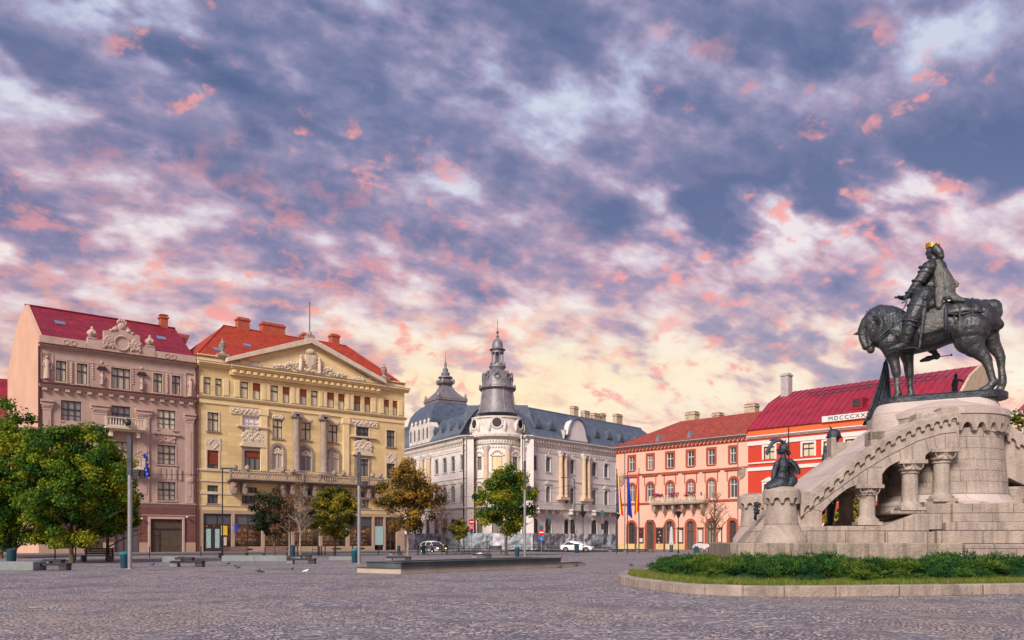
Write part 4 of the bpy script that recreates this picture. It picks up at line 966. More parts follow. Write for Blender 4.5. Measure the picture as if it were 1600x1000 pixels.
for i in range(8):
    a = 2*math.pi*i/8+R(-90); r = 2.62; z = zt_(591); q = MB(); rot = Matrix.Rotation(a, 3, 'Z')
    for j in range(10):
        th = 2*math.pi*j/10; p = rot @ Vector((r+.08, .5*math.cos(th), 0)); q.ball((p.x, p.y, z+.5*math.sin(th)), .17, 5, 4)
    p = rot @ Vector((r-.15, 0, 0)); q.ball((p.x, p.y, z+.75), .3, 6, 4); q.ball((p.x*1.05, p.y*1.05, z-.85), (.2, .2, .45), 6, 4)
    ey = q.build('dome_eye', M['zinc'], cup, smooth=60)
    if i in (0, 1, 7, 2, 6):
        q = MB(); P = []
        for j in range(10):
            th = 2*math.pi*j/10; p = rot @ Vector((r+.12, .34*math.cos(th), 0)); P.append((p.x, p.y, z+.34*math.sin(th)))
        q.quad(*P)
q = MB()
q.lathe([(1.25, zt_(580)), (1.3, zt_(577)), (1.55, zt_(574)), (1.5, zt_(572)), (1.2, zt_(571)), (1.15, zt_(569))], (0, 0, 0), 16)
for i in range(8):
    a = 2*math.pi*(i+.5)/8; q.lathe([(.17, zt_(569)), (.12, zt_(566)), (.12, zt_(554)), (.18, zt_(552))], (1.0*math.cos(a), 1.0*math.sin(a), 0), 6)
    q.ball((1.3*math.cos(a), 1.3*math.sin(a), zt_(569)), (.2, .2, .35), 5, 4)
q.lathe([(.9, zt_(553)), (1.15, zt_(552)), (1.15, zt_(549)), (1.5, zt_(547)), (1.4, zt_(546)), (1.0, zt_(544)), (.95, zt_(538)), (.8, zt_(533)), (.35, zt_(529.5)), (.2, zt_(528)), (.3, zt_(526)), (.12, zt_(522)), (.28, zt_(519)), (.08, zt_(516)), (.05, zt_(500)), (.01, zt_(497))], (0, 0, 0), 16)
q.lathe([(.35, zt_(569)), (.35, zt_(553))], (0, 0, 0), 8)
q.build('lantern', M['zinc'], cup, smooth=35)
# pavilion tower on the left wing
px0 = GL.at(660, 700, 4)[0]; zz_ = lambda py: EYE+(845-py)*166/1300
q = MB()
hw = 4.9
def sqlathe(q, prof, c): 
    q.lathe([(r*1.414, z) for r, z in prof], c, 4, 45, 405)
cxp = GL.at(696, 640, 6.0)[0]
sqlathe(q, [(5.2, HG), (5.2, zz_(668))], (cxp, 6.0, 0)); q.build('pavilion_wall', M['hotel_trim'], G, **XL)
q = MB(); sqlathe(q, [(5.7, zz_(668)), (5.75, zz_(665)), (5.6, zz_(660)), (5.35, zz_(652)), (4.7, zz_(644)), (3.7, zz_(636)), (3.1, zz_(633.5))], (cxp, 6.0, 0)); q.build('pavilion_dome', M['slate'], G, smooth=30, **XL)
q = MB(); sqlathe(q, [(3.15, zz_(633.5)), (3.15, zz_(630)), (3.3, zz_(629)), (3.3, zz_(625)), (2.4, zz_(620)), (1.5, zz_(612)), (1.0, zz_(604)), (.95, zz_(600))], (cxp, 6.0, 0))
q.lathe([(1.2, zz_(602)), (1.6, zz_(600)), (1.75, zz_(597)), (1.2, zz_(594)), (1.0, zz_(592)), (1.5, zz_(591)), (1.4, zz_(589)), (.8, zz_(587)), (.9, zz_(584)), (.5, zz_(580)), (.55, zz_(577)), (.22, zz_(574)), (.3, zz_(570)), (.1, zz_(564)), (.01, zz_(548))], (cxp, 6.0, 0), 14)
for i in range(4):
    a = math.pi/2*i+math.pi/4; q.ball((cxp+1.6*math.cos(a), 6+1.6*math.sin(a), zz_(597)), (.4, .4, .6), 6, 4); q.ball((cxp+4.2*math.cos(a), 6+4.2*math.sin(a), zz_(623)), (.25, .25, .8), 6, 4)
q.build('pavilion_spire', M['zinc'], G, smooth=35, **XL)
for k, px in enumerate((108, 135, 165, 195, 222)):
    x = GL.at(620+.225*px*1.0, 690, -.2)[0]; q = MB(); q.prism([(x-.8, HG), (x-.8, HG+3.2), (x-.5, HG+3.9), (x, HG+4.2), (x+.5, HG+3.9), (x+.8, HG+3.2), (x+.8, HG)][::-1], -.5, 1.5); q.ball((x, -.2, HG+4.5), (.3, .3, .45), 6, 4)
    dm = q.build('stone_dormer', M['hotel_trim'], G, **XL); q = MB(); q.quad((x-.35, -.53, HG+1.0), (x+.35, -.53, HG+1.0), (x+.35, -.53, HG+3.0), (x, -.53, HG+3.35), (x-.35, -.53, HG+3.0)); q.build('pane', M['pane_dark'], dm)
for (x0, x1, y0, y1) in ((893, 901, 636, 648), (910, 919, 643, 651), (925, 936, 647, 655), (937, 944, 647, 656), (960, 970, 648, 660)):
    a_ = GR.at(x0, 640, 6)[0]; b_ = GR.at(x1, 640, 6)[0]; z0 = GR.at((x0+x1)/2, y1, 6)[1]; z1_ = GR.at((x0+x1)/2, y0, 6)[1]; chimney(G, (a_+b_)/2, 6.0, z0-1.5, b_-a_-.2, 1.0, z1_-z0+1.1, M['chimney'])
q = MB(); q.tube([(-.6, -.2, .1), (-.6, -.2, HG)], .09, 5); q.build('downpipe', M['iron'], G)
q = MB(); q.tube([(WLn-.5, -.2, .1), (WLn-.5, -.2, HG-.6)], .12, 5); q.build('downpipe', M['iron'], G, **XL)

# ================================================================== P: salmon house
P_ = Frame(17.55, 140, 0, -46.9)
P = thing('arcaded_townhouse', 'salmon plaster house with brick red window frames and a flower balcony', 'building', P_.o, -46.9)
z8 = lambda l: ops_px(P_, l, .2125, 940, 700)
WP = 24.85
p1 = z8([[202, 243, 62, 165], [338, 380, 50, 155], [480, 528, 38, 145], [632, 680, 25, 133], [783, 832, 8, 122], [945, 990, -8, 108]])
p2 = z8([[205, 245, 272, 405, 1], [335, 382, 262, 400, 1], [480, 528, 250, 385, 1], [632, 680, 240, 380, 1], [782, 833, 232, 380, 1], [945, 998, 222, 375, 1]])
p3 = z8([[197, 247, 548, 690, 1], [333, 385, 545, 700, 1], [476, 528, 540, 690, 1], [628, 682, 538, 710, 1], [776, 830, 535, 690, 1], [938, 990, 532, 700, 1]])
for o in p3: o[2] = 1.0
p3[1][2] = p3[3][2] = p3[5][2] = .1
for o in p1: o[2], o[3] = p1[2][2], p1[2][3]
for o in p2: o[2], o[3] = p2[2][2], p2[2][3]
HPk = P_.at(965, 700)[1]
e = MB(); wall(e, 0, WP, 1.0, HPk, p1+p2+p3, 0, .3); e.quad((0, 12, 0), (0, 0, 0), (0, 0, HPk), (0, 12, HPk)); e.build('front_wall', M['pink'], P)
e = MB(); wall(e, 0, WP, 0, 1.0, [o for o in p3 if o[2] < .5], -.06); e.build('plinth', M['pinkbase'], P)
t = MB(); t.box(-.3, WP, -.12, 0, HPk-1.0, HPk-.8)
for k in range(34): t.box(.05+k*.73, .40+k*.73, -.34, 0, HPk-.8, HPk-.38)
zl1, zl2 = p1[0][2]-.75, p2[0][2]-.3
t.box(0, WP, -.12, 0, zl1-.12, zl1+.08); t.box(0, WP, -.16, 0, zl2-.2, zl2+.1)
for o in p2:
    t.box(o[0]-.9, o[1]+.9, -.25, 0, o[3]+1.15, o[3]+1.4); t.box(o[0]-.55, o[0]-.42, -.08, 0, o[3]-.4, o[3]+1.149); t.box(o[1]+.42, o[1]+.55, -.08, 0, o[3]-.4, o[3]+1.149)
t.build('brick_trim', M['brick'], P)
t = MB(); ledge(t, -.4, WP, HPk-.38, .45, .7); t.build('eaves', M['chimney_grey'], P)
for x in (1.2, WP-.9):
    q = MB(); q.prism([(x-.5, zl1+.1), (x+.5, zl1+.1), (x+.5, zl1-1.2), (x, zl1-1.7), (x-.5, zl1-1.2)][::-1], -.2, 0); q.ball((x, -.2, zl1-.7), (.3, .12, .4), 8, 5); q.build('coat_of_arms', M['greystone'], P)
for o in p1: window(P, o, M['frame_white'], M['pane_dark'], 2, .62, sur=M['brick'], sw=.34, sill=M['brick'], th=.08)
for o in p2: window(P, o, M['frame_white'], M['pane_mix'], 2, .68, sur=M['brick'], sw=.34, th=.08)
for i, o in enumerate(p3): window(P, o, M['wood_brown'] if i % 2 else M['frame_dark'], M['pane_dark'], 2, .66, sur=M['brick'], sw=.42, name='arched_door' if i % 2 else 'arched_window', th=.1)
q = MB(); ba, bb = P_.at(940+.2125*365, 800, -1)[0], P_.at(940+.2125*760, 800, -1)[0]; bz = zl2-.1; q.box(ba, bb, -1.4, -.17, bz-.3, bz); bl = q.build('balcony', M['greystone'], P)
q = MB(); balustrade(q, ba, bb, -1.3, bz, bz+1.1, .3, .09, 2.2); q.build('railing', M['cream_trim'], bl)
for i in range(6):
    x = ba+.6+(bb-ba-1.2)*i/5; q = MB(); q.prism([(x-.22, bz-.3), (x+.22, bz-.3), (x+.2, bz-.9), (x, bz-1.7), (x-.2, bz-.9)], -1.1, -.02); q.build('console', M['greystone'], bl)
q = MB(); rn = random.Random(2)
for i in range(420):
    x = rn.uniform(ba+.2, bb-.2); 
    if math.sin(x*2.1) < -.5: continue
    q.cur = 0 if rn.random() < .6 else 1; q.ball((x, -1.45+rn.uniform(-.2, .15), bz+1.1+rn.uniform(-.2, .35)), rn.uniform(.05, .12), 4, 3)
q.build('flower_boxes', [M['flower'], leaf_mat('geranium leaves', (.05, .09, .03))], bl)
q = MB(); zr = 21.2; z0 = HPk+.06; d = 5.6
q.quad((-.4, -.75, z0), (WP, -.75, z0), (WP, d, zr), (9.0, d, zr)); q.quad((-.4, 12, z0), (-.4, -.75, z0), (9.0, d, zr)); q.quad((WP, d, zr), (9, d, zr), (-.4, 12, z0), (WP, 12, z0)); q.quad((WP, -.75, z0), (WP, 12, z0), (WP, d, zr))
rp = q.build('roof', M['brown_tile'], P)
for (px, w_) in ((1080, 1.9), (1120, 1.4), (1173, 1.8)):
    x = P_.at(px, 650, 6.5)[0]; chimney(P, x, 6.8, 20.2, w_, 1.3, 2.0 if px != 1120 else 1.3, M['chimney'])
for (px, py) in ((1034, 686), (1083, 675)):
    x = P_.at(px, py, 1.0)[0]; q = MB(); q.prism([(x-.5, 17.2), (x+.5, 17.2), (x, 18.6)], -.2, 1.6); q.build('dormer', M['galv'], rp)
for i, (a_, b_) in enumerate(((273, 310), (403, 453), (560, 602), (708, 750), (853, 888))):
    o = z8([[a_, b_, 592, 690]])[0]; q = MB(); q.box(o[0], o[1], -.1, -.02, 1.1, o[3]); pf = q.build('poster_case', M['frame_dark'], P)
    q = MB(); q.box(o[0]+.15, o[1]-.15, -.13, -.101, 1.3, o[3]-.2 if i != 0 else o[3]-1.6); q.build('poster', M['paper'] if i != 1 else M['poster'], pf)
    q = MB(); q.box(o[0]-.1, o[1]+.1, -.16, 0, o[3]+.05, o[3]+.2); q.build('trim', M['brick'], pf)
    if i in (0, 1):
        q = MB()
        for k in range(5 if i else 1): q.ball(((o[0]+o[1])/2+.2*math.sin(k*2), -.15, o[3]-.6-k*.55), (.16, .04, .14), 6, 4)
        q.build('motif', M['warm_goods'] if i else M['sign_red'], pf)
q = MB(); q.tube([(1.9, -.12, .1), (1.9, -.12, HPk-1)], .08, 5); q.build('downpipe', M['galv'], P); q = MB(); q.tube([(WP-1.6, -.12, .1), (WP-1.6, -.12, HPk-1)], .08, 5); q.build('downpipe', M['galv'], P)

# ================================================================== R: scarlet house with the white inscription
RO = P_.world(WP+.03, 0)
R_ = Frame(RO[0], RO[1], 0, -46.9)
RD = thing('scarlet_townhouse', 'scarlet and white house with a tall crimson metal roof behind the monument', 'building', R_.o, -46.9)
WRd = R_.at(1533, 574, 10.3)[0]
HR = R_.at(1173, 672)[1]
y_ = lambda py: R_.at(1185, py)[1]
uu = [R_.at(x, 700)[0] for x in (1202, 1263, 1292)]; s_ = 3.05
us_ = [uu[0]]+[uu[1]+k*s_ for k in range(0, int((WRd-uu[1])/s_))]
zf0, zf1 = R_.at(1263, 713)[1], R_.at(1263, 692)[1]
q1 = [[u-.85, u+.85, zf0, zf1, False] for u in us_]
zh = R_.at(1200, 753)[1]
q2 = [[u-.85, u+.85, zh-3.4, zh-.3, False] for u in us_]
q3 = [[u-.9, u+.9, .9, 4.2, True] for u in us_]
e = MB(); wall(e, 0, WRd, 0, HR-1.3, q1+q2+q3, 0, .3); e.quad((WRd, 0, 0), (WRd, 14, 0), (WRd, 14, HR), (WRd, 0, HR)); e.build('front_wall', M['red'], RD)
t = MB(); t.box(0, WRd, -.02, .3, HR-1.3, HR); t.build('orange_attic', M['orange'], RD)
t = MB(); ledge(t, 0, WRd, 16.3, .4, .5); t.box(0, WRd, -.14, 0, 15.35, 15.95); t.box(0, WRd, -.16, 0, zf0-.5, zf0-.3); t.box(0, WRd, -.14, 0, 11.65, 12.15)
t.build('white_bands', M['white'], RD)
for o in q1: window(RD, o, M['frame_dark'], M['pane_cream'], 2, .6, sur=M['white'], sw=.28, th=.08)
for o in q2: window(RD, o, M['frame_dark'], M['pane_cream'], 2, .65, sur=M['white'], sw=.28, hood=('tri', M['white']), th=.08)
for o in q3: window(RD, o, M['frame_dark'], M['pane_dark'], 2, .65, sur=M['white'], sw=.2)
b1, h1, b2_, h2 = 5.7, 22.2, 10.3, 24.4
q = MB(); z0 = HR-.02
q.quad((0, -.3, z0), (WRd, -.3, z0), (WRd, b1, h1), (0, b1, h1)); q.quad((0, b1, h1), (WRd, b1, h1), (WRd, b2_, h2), (0, b2_, h2)); q.quad((0, b2_, h2), (WRd, b2_, h2), (WRd, 16, z0), (0, 16, z0))
q.quad((0, 16, z0), (0, -.3, z0), (0, b1, h1), (0, b2_, h2))
k = int(WRd/.95)
for i in range(k+1):
    x = min(.06+i*.95, WRd-.05); q.box(0, 0, 0, 0, 0, 0) if False else q.tube([(x, -.3, z0+.03), (x, b1, h1+.05), (x, b2_, h2+.05)], .05, 4)
rr_ = q.build('roof', M['seam_red'], RD)
q = MB(); Pg = [(-.45, 0), (-.45, z0+.1), (b1, h1+.3), (b2_, h2+.3), (16, z0), (16, 0)]
a_ = [(WRd, y, z) for y, z in Pg]; c_ = [(WRd+.35, y, z) for y, z in Pg]; q.quad(*a_[::-1]); q.quad(*c_)
for i in range(6): q.quad(a_[i], c_[i], c_[(i+1) % 6], a_[(i+1) % 6])
q.build('fire_wall', M['chimney'], RD)
cx_ = R_.at(1231.5, 600, 9.5)[0]; chimney(RD, cx_, 9.0, 23.0, 1.25, 1.25, 3.6, M['chimney_grey'], cap=False)
u0 = R_.at(1343, 640, 2.6)[0]; s = (h1-z0)/(b1+.3); zz = z0+2.9*s
q = MB(); q.prism([(u0-.8, zz-.6), (u0-.8, zz+.9), (u0+.8, zz+.9), (u0+.8, zz-.6)], 1.7, 3.6); dm = q.build('dormer', M['seam_red'], rr_); q = MB(); q.box(u0-.5, u0+.5, 1.6, 1.698, zz-.3, zz+.7); q.build('pane', M['frame_dark'], dm)
q = MB(); ra, rb = R_.at(1262, 615, b1)[0], R_.at(1462, 600, b1)[0]
for z in (.35, .8): q.tube([(ra, b1, h1+z), (rb, b1, h1+z)], .04, 4)
kk = int((rb-ra)/1.2)
for i in range(kk+1):
    x = ra+(rb-ra)*i/kk; q.tube([(x, b1, h1), (x, b1, h1+.85)], .03, 4); q.tube([(x, b1, h1+.8), (x+1.0, b1+1.2, h1+.7)], .03, 4)
q.build('snow_guard', M['dark_steel'], rr_)
na, nb = R_.at(1286.5, 656)[0], R_.at(1384, 650)[0]; nz = R_.at(1290, 660)[1]
q = MB(); q.box(na, nb, -.42, -.2, nz-.02, nz+.78); nm = q.build('inscription_panel', M['white'], RD)
tcu = bpy.data.curves.new('numerals', 'FONT'); tcu.body = 'MDCCCXXV'; tcu.size = .72; tcu.extrude = .015; tcu.space_character = 1.25; tcu.align_x = 'LEFT'
to = bpy.data.objects.new('tmp', tcu); COL.objects.link(to); dg = bpy.context.evaluated_depsgraph_get(); tme = bpy.data.meshes.new_from_object(to.evaluated_get(dg)); bpy.data.objects.remove(to)
xs = [v.co.x for v in tme.vertices]; tw = max(xs)-min(xs); lw = R_.at(1362, 653)[0]-R_.at(1297, 655)[0]
for v in tme.vertices: v.co = Vector(((v.co.x-min(xs))/tw*lw, -v.co.z, v.co.y))
tme.materials.clear(); tme.materials.append(M['iron']); no = bpy.data.objects.new('numerals', tme); COL.objects.link(no); no.parent = nm; no.location = (R_.at(1297, 655)[0], -.44, nz+.13)
q = MB(); q.tube([(R_.at(1235, 690)[0], -.55, .2), (R_.at(1235, 690)[0], -.55, HR)], .07, 5); q.build('downpipe', M['iron'], RD)

# ================================================================== far backdrop houses
D1 = thing('crimson_roofed_house', 'dark house with crimson roof beyond the peach gable at the left edge', 'building', (-84, 122, 0), 20)
q = MB(); q.box(-8, 9, 0, 10, 0, 17); q.build('wall', M['maroon'], D1)
q = MB(); q.quad((-8.5, -.5, 16.9), (9.5, -.5, 16.9), (9.5, 7, 27), (-8.5, 7, 27)); q.quad((-8.5, 7, 27), (9.5, 7, 27), (9.5, 10.5, 17), (-8.5, 10.5, 17)); q.quad((9.5, -.5, 16.9), (9.5, 10.5, 17), (9.5, 7, 27)); q.quad((-8.5, 10.5, 17), (-8.5, -.5, 16.9), (-8.5, 7, 27)); q.build('roof', M['red_sheet'], D1)
q = MB()
for x in (1.0, 4.0, 7.0): q.box(x-.6, x+.6, -.03, .01, 12, 14.2)
q.build('window', M['pane_dark'], D1)
D2 = thing('brick_chimney_house', 'old tiled house with a brick chimney at the right edge behind the trees', 'building', (68, 96, 0), -47)
q = MB(); q.box(-8, 14, 0, 10, 0, 17.5); q.build('wall', M['chimney'], D2)
q = MB(); q.quad((-8.5, -.5, 17.4), (14.5, -.5, 17.4), (14.5, 6, 20.2), (-8.5, 6, 20.2)); q.quad((-8.5, 6, 20.2), (14.5, 6, 20.2), (14.5, 10.5, 17.4), (-8.5, 10.5, 17.4)); q.build('roof', M['brown_tile'], D2)
for x in range(-6, 14, 4):
    for z in (3, 8, 13): window(D2, [x, x+1.6, z, z+2.4, False], M['frame_dark'], M['pane_mix'], 2, .6, y=-.22, sur=M['white'], sw=.15)
chimney(D2, -5.2, 5.0, 19, 1.4, 1.2, 2.6, M['chimney_red'])

# ------------------------------------------------------------------ ground
def cobble_mat():
    m = bpy.data.materials.new('granite setts'); m.use_nodes = True; t = m.node_tree; k = N(t); b = t.nodes['Principled BSDF']
    tcn = k.new('ShaderNodeTexCoord'); ob = tcn.outputs['Object']; p = k.sep(ob)
    ca, sa = math.cos(R(39)), math.sin(R(39))
    u = k.m('ADD', k.m('MULTIPLY', p[0], ca), k.m('MULTIPLY', p[1], sa)); v = k.m('SUBTRACT', k.m('MULTIPLY', p[1], ca), k.m('MULTIPLY', p[0], sa))
    wv = k.m('MULTIPLY', k.m('SUBTRACT', k.noise(ob, .35, 3, .5), .5), 2.4)
    # fan-like warp of the courses
    vv = k.xyz(k.m('ADD', u, wv), k.m('ADD', v, k.m('MULTIPLY', k.m('SINE', k.m('MULTIPLY', u, 1.9)), .28)))
    vo = k.new('ShaderNodeTexVoronoi', feature='DISTANCE_TO_EDGE'); k.put(vo.inputs['Vector'], vv); vo.inputs['Scale'].default_value = 9.5; vo.inputs['Randomness'].default_value = .62
    vc = k.new('ShaderNodeTexVoronoi', feature='F1'); k.put(vc.inputs['Vector'], vv); vc.inputs['Scale'].default_value = 9.5; vc.inputs['Randomness'].default_value = .62
    cc = k.sep(vc.outputs['Color'])
    c = k.ramp(cc[0], [(0, (.19, .172, .195)), (.3, (.32, .285, .305)), (.6, (.43, .385, .39)), (.85, (.54, .47, .44)), (1, (.72, .63, .56))])
    c = k.mix(k.m('MULTIPLY', k.m('GREATER_THAN', cc[1], .72), .75), c, (.13, .14, .20, 1)); c = k.mix(k.m('MULTIPLY', k.m('GREATER_THAN', cc[2], .90), .8), c, (.75, .66, .56, 1))
    big = k.noise(ob, .16, 5, .6); c = k.mix(k.m('MULTIPLY', k.smooth(big, .44, .60), .55), c, (.50, .38, .31, 1))
    c = k.mix(k.m('MULTIPLY', k.smooth(k.noise(ob, .30, 6, .7), .50, .62), .60), c, (.14, .14, .20, 1))
    c = k.mix(k.m('MULTIPLY', k.smooth(k.noise(ob, 2.4, 3, .6), .5, .7), .30), c, (.36, .31, .25, 1))
    edge = k.smooth(vo.outputs[0], .01, .13)
    c = k.mix(edge, (.105, .096, .115, 1), c)
    k.put(b.inputs['Base Color'], c)
    k.put(b.inputs['Roughness'], k.m('ADD', .52, k.m('MULTIPLY', cc[2], .3)))
    b.inputs['Specular IOR Level'].default_value = .45
    h = k.m('ADD', k.m('MULTIPLY', k.smooth(vo.outputs[0], 0, .22), 1.0), k.m('MULTIPLY', k.noise(ob, 26, 3, .6), .5)); h = k.m('ADD', h, k.m('MULTIPLY', cc[1], .5))
    bp = k.new('ShaderNodeBump'); bp.inputs['Strength'].default_value = 1.0; bp.inputs['Distance'].default_value = .028; k.put(bp.inputs['Height'], h); t.links.new(bp.outputs[0], b.inputs['Normal'])
    return m
M['cobble'] = cobble_mat()
M['asphalt'] = mat('dark damp asphalt', (.052, .060, .066), .6, .25, .6, .5, 30, stain=.3, stain_col=(.10, .10, .10))
M['paving'] = mat('pavement slabs', (.22, .185, .18), .8, .15, .5, .3, 10, stain=.25, stain_col=(.12, .11, .11))
M['earth'] = mat('soil', (.06, .045, .03), .95, .3, 2, 1, 8)
def struct(name, mb, m, kind='structure', **kw):
    return tag(mb.build(name, m, **kw), kind=kind)
q = MB(); S_ = 900; q.quad((-S_, -S_, 0), (S_, -S_, 0), (S_, S_, 0), (-S_, S_, 0)); struct('ground', q, M['cobble'])
def fa(x, y): w_ = FA.world(x, y); return (w_[0], w_[1])
q = MB(); q.slab([fa(-60, -22), fa(92, -22), fa(92, -7.5), fa(-60, -7.5)], -.1, .004); struct('road', q, M['asphalt'])
q = MB(); q.slab([fa(-60, -7.5), fa(48.2, -7.5), fa(48.2, 1), fa(-60, 1)], -.1, .13); struct('pavement', q, M['paving'])
gw = lambda x, y: GR.world(x, y)[:2]
q = MB(); q.slab([fa(55, -30), (-2, 118), (30, 119), (60, 90), (61, 99), (34, 126), (0, 131), fa(92, -22)], -.1, .007); struct('side_road', q, M['asphalt'])
q = MB(); q.slab([gw(-8, -4.5), gw(44, -4.5), gw(44, 1), gw(-2, 1), (-9.5, 146), (-31, 181), (-34, 179), (-12, 141)], -.1, .13); struct('pavement', q, M['paving'])
q = MB(); pw = lambda x, y: P_.world(x, y)[:2]
q.slab([pw(-4, -9), pw(58, -9), pw(58, 1), pw(-4, 1)], -.1, .13); struct('pavement', q, M['paving'])
q = MB(); 
q.slab([fa(-60, -22.35), fa(54, -22.35), fa(54, -22.05), fa(-60, -22.05)], -.1, .10); struct('kerb', q, M['concrete'])

# ------------------------------------------------------------------ monument pedestal
MF = Frame(9.95, 30.5, 0, -8)
MO = thing('monument_pedestal', 'pale limestone bastion pedestal with ramp, arches and short columns under the horseman', 'monument', MF.o, -8)
def ML(zx, zy, y=0.0): return MF.at(1120+.3*zx, 600+.3*zy, y)
WF = 3.75      # width of the ramp
surf = [ML(430, 600, .3), ML(500, 560, .3), ML(800, 310, .3)]
x_end = ML(1262, 200)[0]
top_l = [(.55, 2.9), (1.09, 3.2), (3.12, 4.88), (4.6, 5.68), (5.3, 5.9), (x_end, 5.9)]
def curve(pts, k=6):
    out = []
    for i in range(len(pts)-1):
        p0 = pts[max(i-1, 0)]; p1 = pts[i]; p2 = pts[i+1]; p3 = pts[min(i+2, len(pts)-1)]
        for j in range(k):
            t = j/k; out.append(tuple(.5*((2*b)+(-a+c)*t+(2*a-5*b+4*c-d)*t*t+(-a+3*b-3*c+d)*t**3) for a, b, c, d in zip(p0, p1, p2, p3)))
    return out+[pts[-1]]
arch1 = curve([ML(*p) for p in ((548, 668), (585, 625), (640, 575), (690, 540), (735, 524))], 4)
arch2 = curve([ML(*p) for p in ((862, 470), (885, 440), (920, 415), (960, 398), (990, 394))], 4)
arch3 = curve([ML(*p) for p in ((1088, 372), (1110, 352), (1140, 340), (1180, 333))], 4)
bot = [ML(430, 745)]+[ML(548, 745)]+arch1+[ML(862, 524)]+arch2+[ML(1086, 394)]+arch3+[(x_end, ML(1200, 332)[1])]
q = MB(); q.prism(bot+top_l[::-1], .02, WF); q.build('vaulted_ramp', M['stone'], MO)
# near parapet wall with its stepped top; far parapet
par = [(.35, 3.0), ML(432, 561), ML(498, 561), ML(800, 318), ML(806, 250), ML(868, 250), ML(871, 276), ML(1035, 186), ML(1040, 158), ML(1062, 166), ML(1165, 138), ML(1168, 126), ML(1250, 124), (x_end, ML(1250, 124)[1])]
low = [(x_end, 4.9)]+[ML(*p) for p in ((1250, 250), (1160, 262), (1040, 300), (900, 370), (760, 455), (600, 570), (430, 700))]
q = MB(); q.prism(par+low, -.02, .32)
q.box(ML(800, 0)[0], ML(872, 0)[0], -.06, .36, ML(800, 270)[1]-.15, ML(806, 248)[1]+.03)
q.build('near_parapet', M['stone'], MO, bevel=.015)
for zx0, zx1, zt0 in ((800, 872, 249), (1036, 1064, 156), (1165, 1250, 124)):
    q = MB(); q.box(ML(zx0, 0)[0], ML(zx1, 0)[0], -.06, .78, ML(zx0, zt0)[1]-.5, ML(zx0, zt0)[1]+.02); q.build('merlon', M['stone'], MO, bevel=.02)
far_l = [(-.15, 3.0), (.78, 3.60), (2.43, 4.84), (3.98, 5.92), (4.9, 6.2), (x_end, 6.25)]
q = MB(); q.prism([(-.15, 2.5)]+[(x, z+.07) for x, z in far_l]+[(x_end, 5.0), (3.0, 4.0), (.9, 2.5)], WF-.35, WF+.05); q.build('far_parapet', M['stone'], MO, bevel=.015)
for x0_, x1_, zt0 in ((2.42, 2.62, 5.66), (2.62, 3.25, 5.45), (3.98, 4.40, 6.36)):
    q = MB(); q.box(x0_, x1_-.002, WF-.55, WF+.25, zt0-1.0, zt0); q.build('merlon', M['stone'], MO, bevel=.02)
near_l = [(.85, 3.10), (1.09, 3.31), (3.12, 5.0), (4.6, 5.8), (5.3, 6.02), (x_end, 6.05)]
q = MB(); X_ = [.85+(x_end-.85)*i/24 for i in range(25)]
for jj in range(6):
    f0, f1 = jj/6, (jj+1)/6
    P0 = [(x-.30*f0*(1-min(1, max(0, (x-3)/2))), .32+(WF-.67)*f0, interp2(near_l, x)*(1-f0)+interp2(far_l, x-.05)*f0) for x in X_] if False else None
def lin(pts, x):
    for (a, b), (c, d) in zip(pts, pts[1:]):
        if a <= x <= c: return b+(d-b)*(x-a)/(c-a)
    return pts[-1][1] if x > pts[-1][0] else pts[0][1]
for jj in range(6):
    f0, f1 = jj/6, (jj+1)/6
    q.strip([(x, .32+(WF-.67)*f0, lin(near_l, x)*(1-f0)+lin(far_l, x)*f0) for x in X_], [(x, .32+(WF-.67)*f1, lin(near_l, x)*(1-f1)+lin(far_l, x)*f1) for x in X_])
q.strip([(.85, .32, 3.1), (.85, WF-.35, lin(far_l, .85))], [(.85, .32, 2.6), (.85, WF-.35, 2.6)])
q.build('ramp_paving', M['stone_pale'], MO)
# band with hanging arches on the near face
bl_ = [ML(*p) for p in ((432, 694), (520, 612), (600, 540), (680, 473), (760, 412), (850, 350), (940, 300), (1040, 255), (1140, 225), (1262, 200))]
def interp(pts, x):
    for (a, b), (c, d) in zip(pts, pts[1:]):
        if a <= x <= c: return b+(d-b)*(x-a)/(c-a)
    return pts[-1][1] if x > pts[-1][0] else pts[0][1]
cent = [ML(zx, 300)[0] for zx in (464, 515, 568, 620, 670, 725, 780, 833, 887, 940, 992, 1043, 1092, 1140, 1185, 1228)]
def scallop(cent, x, hw=.10, h=.09):
    for c in cent:
        if abs(x-c) < hw: return h+math.sqrt(hw*hw-(x-c)**2)
    return 0
xs = sorted(set([bl_[0][0], bl_[-1][0]]+[c+d_ for c in cent for d_ in (-.1005, -.0999, -.094, -.08, -.06, -.03, 0, .03, .06, .08, .094, .0999, .1005)]))
xs = [x for x in xs if bl_[0][0] <= x <= bl_[-1][0]]
topband = [ML(*p) for p in ((432, 640), (500, 575), (800, 335), (870, 292), (1040, 200), (1262, 150))]
B_ = [(x, interp(bl_, x)+scallop(cent, x)) for x in xs]; T_ = [(x, max(interp(topband, x), interp(bl_, x)+.34)) for x in xs]
q = MB()
for i in range(len(xs)-1): q.quad((xs[i], -.15, B_[i][1]), (xs[i+1], -.15, B_[i+1][1]), (xs[i+1], -.15, T_[i+1][1]), (xs[i], -.15, T_[i][1])); q.quad((xs[i], -.15, B_[i][1]), (xs[i], -.021, B_[i][1]), (xs[i+1], -.021, B_[i+1][1]), (xs[i+1], -.15, B_[i+1][1])); q.quad((xs[i], -.15, T_[i][1]), (xs[i+1], -.15, T_[i+1][1]), (xs[i+1], -.021, T_[i+1][1]+.1), (xs[i], -.021, T_[i][1]+.1))
